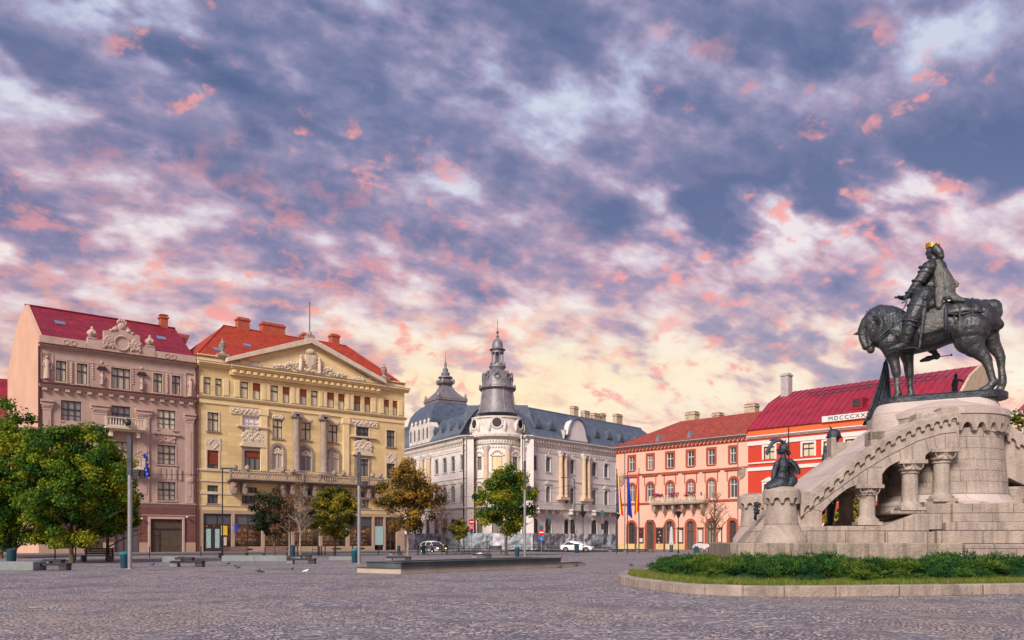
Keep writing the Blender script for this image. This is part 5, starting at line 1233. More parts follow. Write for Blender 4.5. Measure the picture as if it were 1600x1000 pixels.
q.quad((xs[0], -.15, B_[0][1]), (xs[0], -.15, T_[0][1]), (xs[0], -.021, T_[0][1]), (xs[0], -.021, B_[0][1])); q.build('arched_corbel_band', M['stone'], MO)
# voussoir joints cut as thin dark grooves on the face below the band
for (p0, p1) in (((480, 640), (545, 665)), ((560, 575), (610, 625)), ((640, 505), (665, 560)), ((700, 455), (712, 525)), ((785, 430), (785, 520)), ((785, 433), (862, 433)), ((885, 345), (908, 415)), ((950, 330), (960, 395)), ((1015, 285), (1020, 392)), ((1080, 270), (1105, 350)), ((1130, 262), (1145, 335)), ((1190, 255), (1192, 330)), ((680, 470), (640, 505))):
    a_, b_ = ML(*p0), ML(*p1); q = MB(); q.tube([(a_[0], .017, a_[1]), (b_[0], .017, b_[1])], .009, 4); q.build('voussoir_joint', M['joint'], MO)
def column(zc, ztop, zneck, zbase, zfoot, y, wide=.46, r=.28, nm='column'):
    x = ML(zc, ztop)[0]; zt1, zn, zb1, zf = (ML(zc, v)[1] for v in (ztop, zneck, zbase, zfoot))
    q = MB(); q.box(x-r-.14, x+r+.14, y-r-.14, y+r+.14, zf, zf+.12); q.lathe([(r+.14, .12), (r+.13, .2), (r+.03, .28), (r, .36), (r*.97, zn-zf-.03), (r+.04, zn-zf-.02), (r+.04, zn-zf+.04), (r+.01, zn-zf+.05), (r+.10, zn-zf+(zt1-zn)*.22), (wide-.10, zt1-zf-(zt1-zn)*.5), (wide-.03, zt1-zf-.15)], (x, y, zf), 20)
    o = q.build(nm, M['stone'], MO, smooth=35)
    q = MB(); q.box(x-wide-.02, x+wide+.02, y-wide, y+wide, zt1-.14, zt1); 
    for sy in (-1, 1):
        for sx in (-1, 1): q.tube([(x+sx*.19+.15*math.cos(R(a)), y+sy*(wide-.06), zt1-.15+.20*math.sin(R(a))) for a in range(180, 361, 30)], .022, 5)
    q.build('capital', M['stone'], o, smooth=40, bevel=.01)
for (zc, a_, b_, c_, d_) in ((797, 524, 576, 692, 735), (1023, 395, 460, 630, 658), (1190, 335, 405, 588, 612)):
    for y in (.36, WF-.4): column(zc, a_, b_, c_, d_, y)
q = MB()
xa, xb, xc_, xd = ML(430, 0)[0], ML(872, 0)[0], ML(1100, 0)[0], ML(1240, 0)[0]
q.box(xa+.02, xb, -.12, WF+.15, 1.40, ML(600, 740)[1]); q.build('base_course', M['stone_joint'], MO, bevel=.015)
q = MB(); z1_, z2_ = ML(600, 740)[1], ML(1000, 660)[1]; z3_ = ML(1190, 612)[1]
q.box(xb, x_end+1, -.20, WF+.2, 1.40, ML(1000, 770)[1]); 
q.prism([(xb, ML(1000, 770)[1]+.001), (ML(1022, 0)[0], ML(1000, 770)[1]+.001), (ML(1022, 0)[0], ML(1022, 678)[1]), (xb, ML(880, 738)[1])], -.1, WF)
q.box(ML(1022, 0)[0]+.002, xc_, -.13, WF, ML(1000, 770)[1]+.001, ML(1022, 676)[1]); q.box(ML(905, 0)[0], ML(1085, 0)[0], -.02, WF, ML(1022, 678)[1]+.001, z2_)
q.prism([(xc_+.001, 1.9), (xd, 1.9), (xd, ML(1230, 612)[1]), (ML(1210, 0)[0], ML(1230, 612)[1]), (xc_+.001, ML(1100, 665)[1])], -.06, WF); q.box(ML(1085, 0)[0]+.003, x_end+1, .05, WF-.05, 1.9, z3_)
q.build('stepped_base', M['stone_joint'], MO, bevel=.015)
# front block between the turrets
q = MB(); q.box(.32, xa+.05, -.02, WF+.1, 1.40, 3.0); q.prism([(-1.25, 1.42), (.25, 1.42), (.25, 2.7), (-.25, 2.7)], 1.1, 3.4); q.build('front_spur', M['stone_joint'], MO, bevel=.02)
def ring_scallop(q, c, rin, rout, zb, zt, n, notch, hw, a0=0, a1=360):
    seg = n*8; P = []
    for i in range(seg+1):
        a = a0+(a1-a0)*i/seg; ph = ((a-a0)/(a1-a0)*n) % 1; dd = abs(ph-.5)
        h = 0 if dd > hw else notch*(.45+.55*math.sqrt(max(0, 1-(dd/hw)**2)))
        P.append((math.cos(R(a)), math.sin(R(a)), h))
    A1 = [(c[0]+x*rout, c[1]+y*rout, zb+h) for x, y, h in P]; A2 = [(c[0]+x*rout, c[1]+y*rout, zt) for x, y, h in P]; A3 = [(c[0]+x*rin, c[1]+y*rin, zb+h-(.04 if h == 0 else -.02)) for x, y, h in P]; A4 = [(c[0]+x*rin, c[1]+y*rin, zt) for x, y, h in P]
    q.strip(A1, A2); q.strip(A3, A1); q.strip(A2, A4)
def zz4_(py, Y=30.5): return EYE+(845-py)*Y/1300
def turret(x, y):
    q = MB(); q.lathe([(.90, 1.42), (.88, 1.6), (.72, 1.85), (.62, 2.06), (.61, 2.10), (.58, 2.11), (.515, 2.86), (.50, 3.0), (.50, 3.3)], (x, y, 0), 32); q.lathe([(.64, 3.30), (.62, 3.37), (.42, 3.46), (0, 3.5)], (x, y, 0), 32)
    o = q.build('turret', M['stone'], MO, smooth=35)
    q = MB(); ring_scallop(q, (x, y), .50, .66, 2.86, 3.32, 11, .2, .30); q.build('corbel_ring', M['stone'], o)
    q = MB()
    for z in (2.1,): 
        k = 32; q.tube([(x+.615*math.cos(2*math.pi*i/k), y+.615*math.sin(2*math.pi*i/k), z) for i in range(k+1)], .008, 4)
    q.build('joints', M['joint'], o)
turret(-.08, -.05); turret(-.42, 4.2)
# drum built block by block
CX, CY = 6.5, 2.55
def rw(z): return 1.92+.075*max(0, 5.6-z)+(.10*max(0, 3.25-z)/.25 if z < 3.25 else 0)
q = MB(); q.lathe([(rw(z)-.035, z) for z in (2.8, 3.0, 3.25, 4.4, 5.6)], (CX, CY, 0), 48); q.build('drum_core', M['joint'], MO)
q = MB(); rows = [2.90, 3.22, 3.66, 4.06, 4.46, 4.87, 5.28, 5.62]; rn = random.Random(4)
for ri_, (za_, zb2) in enumerate(zip(rows, rows[1:])):
    nb = 13; a_ = rn.uniform(0, 28)+ri_*14
    cuts = [a_]
    for i in range(nb): cuts.append(cuts[-1]+360/nb)
    for a0_, a1_ in zip(cuts, cuts[1:]):
        g = .22; k = 4; A0 = []; A1 = []
        jit = rn.uniform(-.006, .006); lo_ = []; hi_ = []
        for i in range(k+1):
            a = R(a0_+g+(a1_-a0_-2*g)*i/k); r0_, r1_ = rw(za_+.006)+jit, rw(zb2-.006)+jit
            lo_.append((CX+r0_*math.cos(a), CY+r0_*math.sin(a), za_+.006)); hi_.append((CX+r1_*math.cos(a), CY+r1_*math.sin(a), zb2-.006))
        li = [(CX+(p[0]-CX)*.97, CY+(p[1]-CY)*.97, p[2]) for p in lo_]; hh = [(CX+(p[0]-CX)*.97, CY+(p[1]-CY)*.97, p[2]) for p in hi_]
        q.strip(lo_, hi_); q.strip(hi_, hh); q.strip(li, lo_); q.quad(lo_[0], hi_[0], hh[0], li[0]); q.quad(lo_[-1], li[-1], hh[-1], hi_[-1])
drum = q.build('drum', M['stone'], MO)
q = MB(); q.lathe([(rw(3.2)+.02, 3.2), (rw(3.2)+.12, 3.02), (2.52, 2.88), (2.52, 2.80)], (CX, CY, 0), 48); q.lathe([(2.50, 1.42), (2.50, 2.80)], (CX, CY, 0), 48); q.build('drum_skirt', M['stone_pale'], MO, smooth=40)
q = MB(); ring_scallop(q, (CX, CY), 1.86, 2.12, 5.50, 6.10, 26, .30, .27); q.build('drum_corbels', M['stone'], MO)
q = MB(); q.lathe([(2.12, 6.10), (2.17, 6.11), (2.17, 6.32), (2.10, 6.36), (1.2, 6.76), (0, 6.78)], (CX, CY, 0), 56); q.build('drum_coping', M['stone_pale'], MO, smooth=35)
# long platform forward of the drum that carries the bronze base
ST = Frame(16.68, 31.85, 7.02, 150)
def stadium(x0, x1, r, k=12, sq=1.0):
    P = [(x1-r+r*math.cos(R(-90+180*i/k)), r*sq*math.sin(R(-90+180*i/k))) for i in range(k+1)]+[(x0+r+r*math.cos(R(90+180*i/k)), r*sq*math.sin(R(90+180*i/k))) for i in range(k+1)]
    return P
def st2m(p):  # statue frame -> monument frame
    wx, wy, _ = ST.world(p[0], p[1]); a, b = wx-MF.o[0], wy-MF.o[1]; return (a*MF.c+b*MF.s, -a*MF.s+b*MF.c)
q = MB(); 
L0 = [(-1.9, 2.72, 1.22, 5.5), (-1.9, 2.72, 1.22, 6.12), (-1.8, 2.70, 1.16, 6.34), (-1.7, 2.60, 1.06, 6.62), (-1.6, 2.50, .95, 6.79)]
rings = [[(*st2m(p), z) for p in stadium(a_, b_, r)] for a_, b_, r, z in L0]
for r0_, r1_ in zip(rings, rings[1:]): q.strip(r0_+r0_[:1], r1_+r1_[:1])
q.quad(*rings[-1])
q.build('platform_cap', M['stone_pale'], MO, smooth=30)
# blocks at the foot of the drum
q = MB()
X1 = MF.at(1489, 800, -.30)[0]; X2 = MF.at(1478, 815, -.42)[0]; X3 = MF.at(1465, 830, -.55)[0]
q.box(X1, 10.2, -.30, 4.5, 2.16, 2.82); q.box(X2, 10.5, -.42, 4.7, 1.86, 2.158); q.box(X3, 10.9, -.55, 4.9, 1.40, 1.858)
q.build('foot_courses', M['stone_joint'], MO, bevel=.02)
q = MB(); XL_ = MF.at(1141, 860, -1.6)[0]; XR_ = MF.at(1505, 860, -1.6)[0]
q.box(XL_, XR_-.005, -1.6, 6.2, 0, 1.425); q.build('plinth', M['stone_mossy'], MO, bevel=.03)
q = MB(); q.box(XR_, 11.4, -1.78, 6.2, .35, 1.39); q.box(XR_-.6, 11.8, -2.2, 6.4, 0, .58); q.build('plinth_block', M['stone_joint'], MO, bevel=.03)
# second pair of arms behind the drum, falling away to the right
q = MB(); q.prism([(7.9, 3.2), (7.9, 6.05), (8.6, 5.9), (10.2, 4.7), (12, 3.3), (12, 1.4), (11.2, 1.4), (10.3, 2.7), (9.2, 3.6), (8.6, 3.9), (8.6, 3.2)], 2.2, 4.4)
cc2 = [8.1+.32*i for i in range(12)]; 
q.build('rear_arm', M['stone'], MO)
q = MB(); top2 = [(7.9, 6.0), (8.6, 5.88), (10.2, 4.68), (12, 3.3)]
xs2 = sorted(set([c+d_ for c in cc2 for d_ in (-.1005, -.0999, -.08, -.04, 0, .04, .08, .0999, .1005)]))
for a_, b_ in zip(xs2, xs2[1:]):
    ta, tb = interp(top2, a_), interp(top2, b_); ba_, bb_ = ta-.62+scallop(cc2, a_), tb-.62+scallop(cc2, b_)
    q.quad((a_, 2.05, ba_), (b_, 2.05, bb_), (b_, 2.05, tb), (a_, 2.05, ta)); q.quad((a_, 2.05, ba_), (a_, 2.2, ba_), (b_, 2.2, bb_), (b_, 2.05, bb_)); q.quad((a_, 2.05, ta), (b_, 2.05, tb), (b_, 2.2, tb+.02), (a_, 2.2, ta+.02))
q.build('rear_corbel_band', M['stone'], MO)
q = MB(); q.lathe([(.36, 0), (.28, .2), (.27, 1.5), (.45, 2.0), (.46, 2.15)], (9.0, 2.6, 1.4), 16); q.build('rear_column', M['stone'], MO, smooth=40)

# ------------------------------------------------------------------ bronze work
def sculpt(name, mb, m, parent=None, voxel=.03, it=6, loc=None, deg=None, subd=False):
    me = bpy.data.meshes.new('t'); me.from_pydata(mb.v, [], mb.f); o = bpy.data.objects.new('t', me); COL.objects.link(o)
    r_ = o.modifiers.new('r', 'REMESH'); r_.mode = 'VOXEL'; r_.voxel_size = voxel; r_.adaptivity = 0
    s_ = o.modifiers.new('s', 'SMOOTH'); s_.factor = .6; s_.iterations = it
    dg = bpy.context.evaluated_depsgraph_get(); m2 = bpy.data.meshes.new_from_object(o.evaluated_get(dg)); bpy.data.objects.remove(o); bpy.data.meshes.remove(me)
    m2.name = name; m2.materials.clear(); m2.materials.append(m); m2.shade_smooth()
    ob = bpy.data.objects.new(name, m2); COL.objects.link(ob)
    if parent: ob.parent = parent
    if loc: ob.location = loc
    if deg is not None: ob.rotation_euler = (0, 0, R(deg))
    return ob
UZ = .3*31.9/1300
def cap(q, pts, seg=14):
    """pts (x,y,z,r): tapered limb with round joints"""
    q.tube([p[:3] for p in pts], [p[3] for p in pts], seg)
    for p in pts: q.ball(p[:3], p[3], seg, 8)
def SP(l):
    out = []
    for (zx, zy, y, r) in l:
        x, z = ST.at(1300+.3*zx, 360+.3*zy, y); out.append((x, y, z, r*UZ))
    return out
H = thing('equestrian_statue', 'patinated bronze horseman with gilded crown on a standing armoured horse', 'statue', ST.o, 150)
q = MB(); q.slab(stadium(-2.0, 2.45, .86, 14), -.24, .0); q.slab(stadium(-1.9, 2.35, .78, 14), .001, .05); q.build('bronze_base', M['bronze_dark'], H, bevel=.02)
q = MB()
trunk = SP([(285, 548, 0, 78), (330, 538, 0, 98), (430, 534, 0, 112), (520, 516, 0, 108), (600, 488, 0, 104), (690, 474, 0, 106), (765, 468, 0, 94), (800, 465, 0, 68)])
cap(q, trunk, 20)
cap(q, SP([(345, 520, 0, 96), (310, 478, 0, 82), (270, 450, 0, 62), (228, 446, 0, 46), (205, 460, 0, 40)]), 16)
cap(q, SP([(300, 440, 0, 50), (250, 425, 0, 40)]), 12)
# head
cap(q, SP([(203, 468, 0, 41), (208, 515, 0, 36), (196, 560, 0, 27), (198, 600, 0, 23), (202, 622, 0, 21)]), 12)
cap(q, SP([(183, 478, 0, 34), (158, 518, 0, 24), (158, 560, 0, 20), (176, 606, 0, 20)]), 12)
for y in (.17, -.17): cap(q, SP([(218, 530, y, 26), (215, 560, y, 16)]), 8); cap(q, SP([(195, 445, y*.8, 12), (183, 420, y*1.0, 5)]), 8)
cap(q, SP([(150, 532, 0, 14), (128, 538, 0, 8), (108, 544, 0, 2)]), 8)
# legs
for l in ([(300, 585, .32, 58), (310, 640, .34, 38), (325, 690, .34, 27), (335, 742, .34, 24), (338, 765, .34, 17), (340, 820, .34, 15), (346, 850, .34, 20), (336, 872, .34, 20), (322, 888, .34, 25)],
          [(372, 585, -.30, 58), (388, 640, -.32, 38), (397, 690, -.32, 27), (403, 752, -.32, 23), (405, 775, -.32, 17), (407, 820, -.32, 15), (413, 848, -.32, 19), (406, 866, -.32, 20), (396, 881, -.32, 25)],
          [(715, 515, .30, 98), (716, 570, .36, 74), (738, 608, .40, 52), (775, 642, .40, 36), (806, 676, .40, 27), (818, 715, .40, 20), (832, 765, .40, 18), (842, 790, .40, 23), (818, 820, .40, 21), (788, 840, .40, 26)],
          [(778, 500, -.28, 88), (815, 560, -.34, 52), (842, 602, -.38, 36), (868, 640, -.38, 27), (878, 665, -.38, 24), (882, 720, -.38, 17), (888, 770, -.38, 20), (886, 795, -.38, 22), (880, 818, -.38, 19), (868, 844, -.38, 25)]):
    cap(q, SP(l), 12)
cap(q, SP([(690, 600, .1, 22), (695, 625, .1, 14)]), 8)
# bound tail
cap(q, SP([(790, 400, 0, 40), (835, 405, 0, 46), (845, 430, 0, 40)]), 12); cap(q, SP([(845, 455, 0, 24), (850, 485, 0, 34), (868, 492, 0, 26), (850, 505, 0, 26)]), 12)
horse = sculpt('horse', q, M['bronze'], H, .026, 3)
# neck plates, bridle and harness as raised bands
def on_trunk(zx, a, grow=.03):
    """point on the horse's barrel at angle a (0 = top, positive = towards the viewer's side)"""
    x = ST.at(1300+.3*zx, 500, 0)[0]; tr = sorted((p[0], p[2], p[3]) for p in trunk)
    for (x0, z0, r0), (x1, z1, r1) in zip(tr, tr[1:]):
        if x0 <= x <= x1:
            t = (x-x0)/(x1-x0); z = z0+(z1-z0)*t; r = r0+(r1-r0)*t; break
    else: z, r = (tr[0][1], tr[0][2]) if x < tr[0][0] else (tr[-1][1], tr[-1][2])
    r += grow; return (x, math.sin(a)*r, z+math.cos(a)*r)
def shell(q, fn, us, vs, th=.03):
    P = [[Vector(fn(u, v)) for v in vs] for u in us]
    for i in range(len(us)-1):
        for j in range(len(vs)-1): q.quad(P[i][j], P[i+1][j], P[i+1][j+1], P[i][j+1])
q = MB()
for s in (1, -1):
    aa = [s*R(a) for a in np.linspace(0, 112, 15)]
    shell(q, lambda u, v: on_trunk(u+10*math.sin(abs(v)*3.0), v, .055+.012*math.sin(u*.17)*math.sin(v*5)), list(np.linspace(462, 598, 14)), aa)
cl = q.build('saddle_cloth', M['bronze_pale'], H, smooth=60, weld=True); so_ = cl.modifiers.new('s', 'SOLIDIFY'); so_.thickness = .05; so_.offset = 1
q = MB()
for s in (1, -1):
    aa = [s*R(a) for a in np.linspace(0, 78, 10)]
    shell(q, lambda u, v: on_trunk(u, v, .045+.01*math.sin(u*.11)), list(np.linspace(600, 800, 18)), aa)
cl = q.build('rump_cover', M['bronze'], H, smooth=60, weld=True); so_ = cl.modifiers.new('s', 'SOLIDIFY'); so_.thickness = .04; so_.offset = 1
def band(q, pts, w_=.05, t=.03): q.tube(pts, w_, 6, flat=1.0)
q = MB()
for s in (1, -1):
    band(q, [on_trunk(u, s*R(80+4*math.sin(u*.03)), .085) for u in np.linspace(596, 812, 14)], .045)
    for u in (595, 665, 730, 790): band(q, [on_trunk(u+5*math.sin(a), s*a, .09) for a in np.linspace(0, R(104 if u in (665, 730) else 92), 10)], .04)
    band(q, [on_trunk(598, s*a, .1) for a in np.linspace(R(60), R(118), 8)], .075); band(q, [on_trunk(640+2*i, s*R(86+3*i), .08) for i in range(7)], .03)
    for i in range(4): band(q, [SP([(300+22*i-a*.12, 480+a, s*(.70-.0006*a), 1)])[0][:3] for a in np.linspace(0, 78, 6)], .035)
    band(q, [SP([(400-i*26, 425+i*22, s*(.50+.05*i), 1)])[0][:3] for i in range(7)], .045); band(q, [SP([(395-i*27, 450+i*22, s*(.55+.045*i), 1)])[0][:3] for i in range(6)], .03)
    # reins and bridle
    band(q, [SP([p])[0][:3] for p in ((205, 590, s*.2, 1), (235, 560, s*.36, 1), (300, 470, s*.5, 1), (375, 405, s*.4, 1), (390, 370, s*.35, 1))], .022)
    band(q, [SP([p])[0][:3] for p in ((195, 450, s*.28, 1), (212, 490, s*.36, 1), (228, 540, s*.32, 1), (200, 600, s*.2, 1), (175, 612, s*.14, 1))], .025)
    band(q, [SP([p])[0][:3] for p in ((245, 440, s*.36, 1), (262, 480, s*.52, 1), (250, 530, s*.5, 1))], .05)
NK = [(212, 450, 43), (240, 448, 53), (270, 450, 63), (300, 468, 77), (335, 505, 93), (365, 526, 103)]
for k in range(11):
    t = k/10*(len(NK)-1); a_ = min(int(t), len(NK)-2); f = t-a_; zx, zy, rr = (NK[a_][i]*(1-f)+NK[a_+1][i]*f for i in range(3))
    lean_ = -.9+.75*k/10
    band(q, [SP([(zx+lean_*rr*.5*math.cos(a)+6, zy-(rr+1.5)*math.cos(a)*(1-.12*abs(lean_)), (rr+3)*UZ*math.sin(a), 1)])[0][:3] for a in np.linspace(-1.5, 1.5, 15)], .034)
q.build('harness', M['bronze_dark'], H, smooth=60)
# rider
q = MB()
cap(q, SP([(492, 345, .25, 48), (492, 345, -.25, 48)]), 12); cap(q, SP([(500, 330, 0, 56), (520, 280, 0, 46), (532, 235, 0, 56), (545, 200, 0, 50)]), 16)
cap(q, SP([(512, 195, .38, 34), (548, 180, 0, 36), (560, 192, -.38, 34)]), 12); cap(q, SP([(538, 175, 0, 26), (532, 145, 0, 22)]), 10)
cap(q, SP([(500, 195, .42, 34), (478, 235, .50, 31), (452, 268, .54, 27), (425, 305, .54, 23), (398, 338, .50, 17)]), 12)      # near arm
cap(q, SP([(566, 200, -.42, 32), (540, 260, -.50, 28), (480, 310, -.48, 22), (420, 345, -.30, 17)]), 12)
cap(q, SP([(478, 345, .48, 54), (445, 405, .78, 50), (420, 455, .92, 40), (408, 480, .92, 36), (395, 540, .90, 31), (380, 590, .86, 22), (352, 604, .86, 17), (310, 616, .86, 12), (284, 624, .86, 7)]), 12)
cap(q, SP([(505, 345, -.48, 54), (500, 420, -.85, 50), (500, 480, -.95, 38), (508, 560, -.95, 30), (520, 620, -.92, 22), (545, 655, -.92, 19), (500, 668, -.92, 16), (464, 680, -.92, 8)]), 12)
# head: skull, brow, nose, beard-less jaw, long hair
cap(q, SP([(535, 105, 0, 32), (518, 110, 0, 27)]), 14); cap(q, SP([(512, 128, 0, 20), (505, 140, 0, 12)]), 10); cap(q, SP([(497, 112, 0, 7), (490, 122, 0, 6)]), 8); cap(q, SP([(500, 100, .05, 8), (500, 100, -.05, 8)]), 8)
for y in (.16, -.16, .06, -.06):
    cap(q, SP([(540, 95, y, 24), (558, 115, y*1.3, 22), (568, 135, y*1.3, 17), (575, 140, y*1.2, 10)]), 10)
# skirt of the armour
for (a_, b_, y) in ((450, 375, .62), (480, 380, .70), (515, 385, .62), (450, 375, -.62), (480, 380, -.7), (515, 385, -.62), (465, 340, .5), (520, 335, .5)):
    cap(q, SP([(490, 325, y*.6, 30), (a_, b_, y, 24)]), 8)
# near hand: palm, four fingers and a thumb laid along the baton
cap(q, SP([(398, 340, .50, 15), (382, 350, .50, 14)]), 8)
rider = sculpt('rider', q, M['bronze'], H, .02, 3)
q = MB()
for i, (dx_, dy_, ln) in enumerate(((0, -7, 30), (-1, -2, 36), (0, 3, 34), (3, 8, 26))):
    cap(q, SP([(376+dx_, 350+dy_, .56-.05*i, 5), (376+dx_-ln*.5, 352+dy_*1.1, .56-.06*i, 4.6), (376+dx_-ln, 351+dy_*1.1-2, .55-.06*i, 3.6)]), 6)
cap(q, SP([(388, 360, .52, 5.5), (374, 372, .55, 5), (366, 378, .56, 4)]), 6); q.build('hand', M['bronze'], rider, smooth=60)
q = MB(); cap(q, SP([(400, 346, .42, 6), (330, 349, .44, 6)]), 8); q.build('baton', M['bronze_dark'], rider, smooth=60)
q = MB(); c = SP([(525, 88, 0, 31)])[0]; k = 22
for i in range(k):
    a = 2*math.pi*i/k; a2 = 2*math.pi*(i+1)/k; R_c = .245
    p = lambda an, zz: (c[0]+R_c*math.cos(an)*1.05, R_c*math.sin(an), c[2]+zz+.05*math.cos(an))
    q.quad(p(a, -.05), p(a2, -.05), p(a2, .06), p((a+a2)/2, .14 if i % 2 else .10), p(a, .06))
cr = q.build('crown', M['gold'], rider); s1 = cr.modifiers.new('s', 'SOLIDIFY'); s1.thickness = .03
q = MB()
rn = random.Random(8)
for y, of in ((.28, 0), (.14, 10), (0, 18), (-.14, 22), (-.28, 24), (-.40, 18)):
    cap(q, SP([(548+of*.3, 170, y, 18), (568+of*.6, 205, y*1.3, 16+4*(of > 10)), (590+of, 250, y*1.5, 17), (600+of*1.1, 295, y*1.7, 18), (606+of*.8, 335, y*2.0, 20), (640+of, 358, y*2.6, 14), (685+of, 366, y*2.4, 9)]), 8)
cap(q, SP([(545, 180, .36, 14), (548, 240, .44, 17), (556, 300, .52, 20), (560, 350, .62, 24), (556, 395, .76, 16)]), 8); cap(q, SP([(575, 200, .2, 14), (572, 300, .4, 16), (590, 350, .6, 18)]), 8)
cap(q, SP([(628, 262, -.1, 12), (652, 280, -.1, 10), (650, 290, 0, 8)]), 8)
for i in range(7):
    yy = .34-.11*i; cap(q, SP([(556+3*i, 175, yy, 7), (572+6*i, 225, yy*1.5, 7), (578+8*i, 290, yy*1.7, 7), (584+7*i, 345, yy*2.2, 8)]), 6)
sculpt('cape', q, M['bronze_pale'], rider, .02, 1)
q = MB()     # armour edges: pauldron, elbow, belt, tassets, knee and greave
def ringband(pts, r, w_=.03):
    (x0, z0, y0), = pts; k = 16; q.tube([(x0+r*math.cos(2*math.pi*i/k), y0+r*.9*math.sin(2*math.pi*i/k), z0+.3*r*math.cos(2*math.pi*i/k)) for i in range(k+1)], w_, 6)
for zx, zy, y, r, w_ in ((494, 198, .44, 37, .035), (486, 222, .48, 34, .03), (452, 268, .54, 31, .04), (408, 328, .51, 23, .03), (412, 328, .51, 25, .02), (500, 318, 0, 62, .045), (505, 300, 0, 58, .03), (414, 476, .92, 42, .045), (408, 498, .92, 38, .03), (384, 584, .87, 26, .03), (448, 400, .78, 52, .03), (538, 168, 0, 34, .04)):
    q = MB(); p = SP([(zx, zy, y, r)])[0]; ringband([(p[0], p[2], p[1])], p[3], w_); q.build('armour_band', M['bronze_dark'], rider, smooth=60)
q = MB(); p0, p1, p2 = [SP([p])[0][:3] for p in ((484, 355, .98, 1), (474, 470, 1.05, 1), (455, 612, 1.10, 1))]; q.tube([p0, p1, p2], [.085, .075, .035], 8, flat=.6); q.ball(p0, .11, 8, 6); q.tube([SP([(505, 345, .95, 1)])[0][:3], SP([(462, 350, .98, 1)])[0][:3]], .025, 6); q.build('sword', M['bronze_dark'], rider, smooth=50)
q = MB()
for s_, b_ in ((.9, 0), ):
    q.tube([SP([p])[0][:3] for p in ((280, 630, .86, 1), (330, 622, .86, 1), (395, 612, .86, 1), (430, 610, .88, 1), (458, 622, .9, 1))], [.02, .045, .04, .025, .03], 6); q.ball(SP([(458, 622, .9, 1)])[0][:3], .05, 7, 5)
q.tube([SP([p])[0][:3] for p in ((560, 658, -.9, 1), (618, 650, -.9, 1))], .018, 6); q.ball(SP([(622, 649, -.9, 1)])[0][:3], .045, 7, 5); q.build('stirrup', M['bronze_dark'], rider, smooth=50)

# seated warrior with plumed helmet on the near turret
def WPts(l, y0=0.0, fr=MF, Y=30.5):
    out = []
    for (zx, zy, y, r) in l:
        x, z = fr.at(1150+.21*zx, 670+.21*zy, y0+y); out.append((x, y0+y, z, r*.21*Y/1300))
    return out
W1 = thing('warrior_statue', 'dark bronze warrior with curling helmet plume, crouched on the near stone turret', 'statue', MF.o, -8, 'bronze warriors around the monument')
q = MB()
cap(q, WPts([(345, 390, 0, 52), (338, 335, 0, 42), (346, 280, 0, 50), (350, 250, 0, 42)]), 14); cap(q, WPts([(352, 225, 0, 24), (352, 190, 0, 20)]), 10)
cap(q, WPts([(354, 148, 0, 37), (346, 162, 0, 32)]), 14); cap(q, WPts([(322, 165, 0, 12), (308, 172, 0, 8), (318, 188, 0, 8)]), 8)
cap(q, WPts([(305, 262, -.18, 24), (286, 312, -.25, 20), (276, 368, -.25, 17), (296, 392, -.2, 14)]), 10)
cap(q, WPts([(388, 256, .25, 28), (408, 315, .35, 24), (404, 365, .35, 19), (385, 392, .3, 15)]), 10)
cap(q, WPts([(405, 238, -.1, 18), (438, 268, -.12, 22), (462, 310, -.12, 20), (474, 332, -.1, 8)]), 10)
for i_ in range(5): cap(q, WPts([(372+12*i_, 236+4*i_, .12-.08*i_, 9), (392+15*i_, 300, .16-.1*i_, 9), (402+16*i_, 352-4*i_, .2-.12*i_, 6)]), 10)
cap(q, WPts([(345, 400, .15, 56), (300, 405, .25, 44), (255, 425, .25, 36), (232, 445, .22, 26), (225, 460, .2, 22)]), 12); cap(q, WPts([(330, 410, -.2, 52), (290, 425, -.3, 38), (255, 440, -.3, 28)]), 12)
cap(q, WPts([(420, 385, .1, 40), (390, 420, 0, 36)]), 10)
w1b = sculpt('body', q, M['bronze_dark'], W1, .015, 2)
q = MB(); q.ball(WPts([(354, 138, 0, 1)])[0][:3], (.17, .17, .15), 14, 8); q.tube([p[:3] for p in WPts([(300, 158, 0, 1), (330, 150, .12, 1), (380, 160, .17, 1), (408, 180, .1, 1)])], [.02, .035, .035, .03], 7); q.ball(WPts([(390, 180, .12, 1)])[0][:3], (.09, .05, .1), 7, 5)
q.tube([p[:3] for p in WPts([(362, 100, 0, 1), (372, 75, 0, 1)])], [.04, .005], 6); he = q.build('helmet', M['bronze_dark'], w1b, smooth=60)
q = MB(); pl = WPts([(365, 105, 0, 11), (320, 84, 0, 14), (280, 95, 0, 15), (252, 130, 0, 13), (236, 165, 0, 13), (232, 195, 0, 9)]); q.tube([p[:3] for p in pl], [p[3] for p in pl], 8); pl = WPts([(350, 95, 0, 8), (300, 78, 0, 9), (262, 82, 0, 9), (250, 90, 0, 5)]); q.tube([p[:3] for p in pl], [p[3] for p in pl], 8); q.build('plume', M['bronze_dark'], he, smooth=60)
# standing warrior on the far side of the ramp
W2 = thing('warrior_statue', 'dark bronze warrior standing beyond the ramp, only helmet and legs showing', 'statue', MF.world(2.6, 5.4), -8, 'bronze warriors around the monument')
WY = 5.4
def V2(l):
    out = []
    for (px, py, y, r) in l:
        x, z = MF.at(px, py, WY+y); out.append((x-2.6, y, z, r*36/1300))
    return out
q = MB(); cap(q, V2([(1299, 775, 0, 13), (1300, 740, 0, 13), (1301, 712, 0, 15)]), 12); cap(q, V2([(1302, 700, 0, 6), (1303, 684, 0, 8)]), 10)
for y in (.3, -.3): cap(q, V2([(1292, 712, y*1.4, 7), (1288, 735, y*1.7, 6), (1290, 755, y*1.6, 5)]), 8); cap(q, V2([(1300, 775, y*.7, 9), (1298, 797, y*.8, 7), (1297, 818, y*.8, 5), (1291, 821, y*.8, 4)]), 8)
cap(q, V2([(1288, 780, .5, 5), (1286, 800, .5, 4), (1290, 700, .6, 4)]), 6)
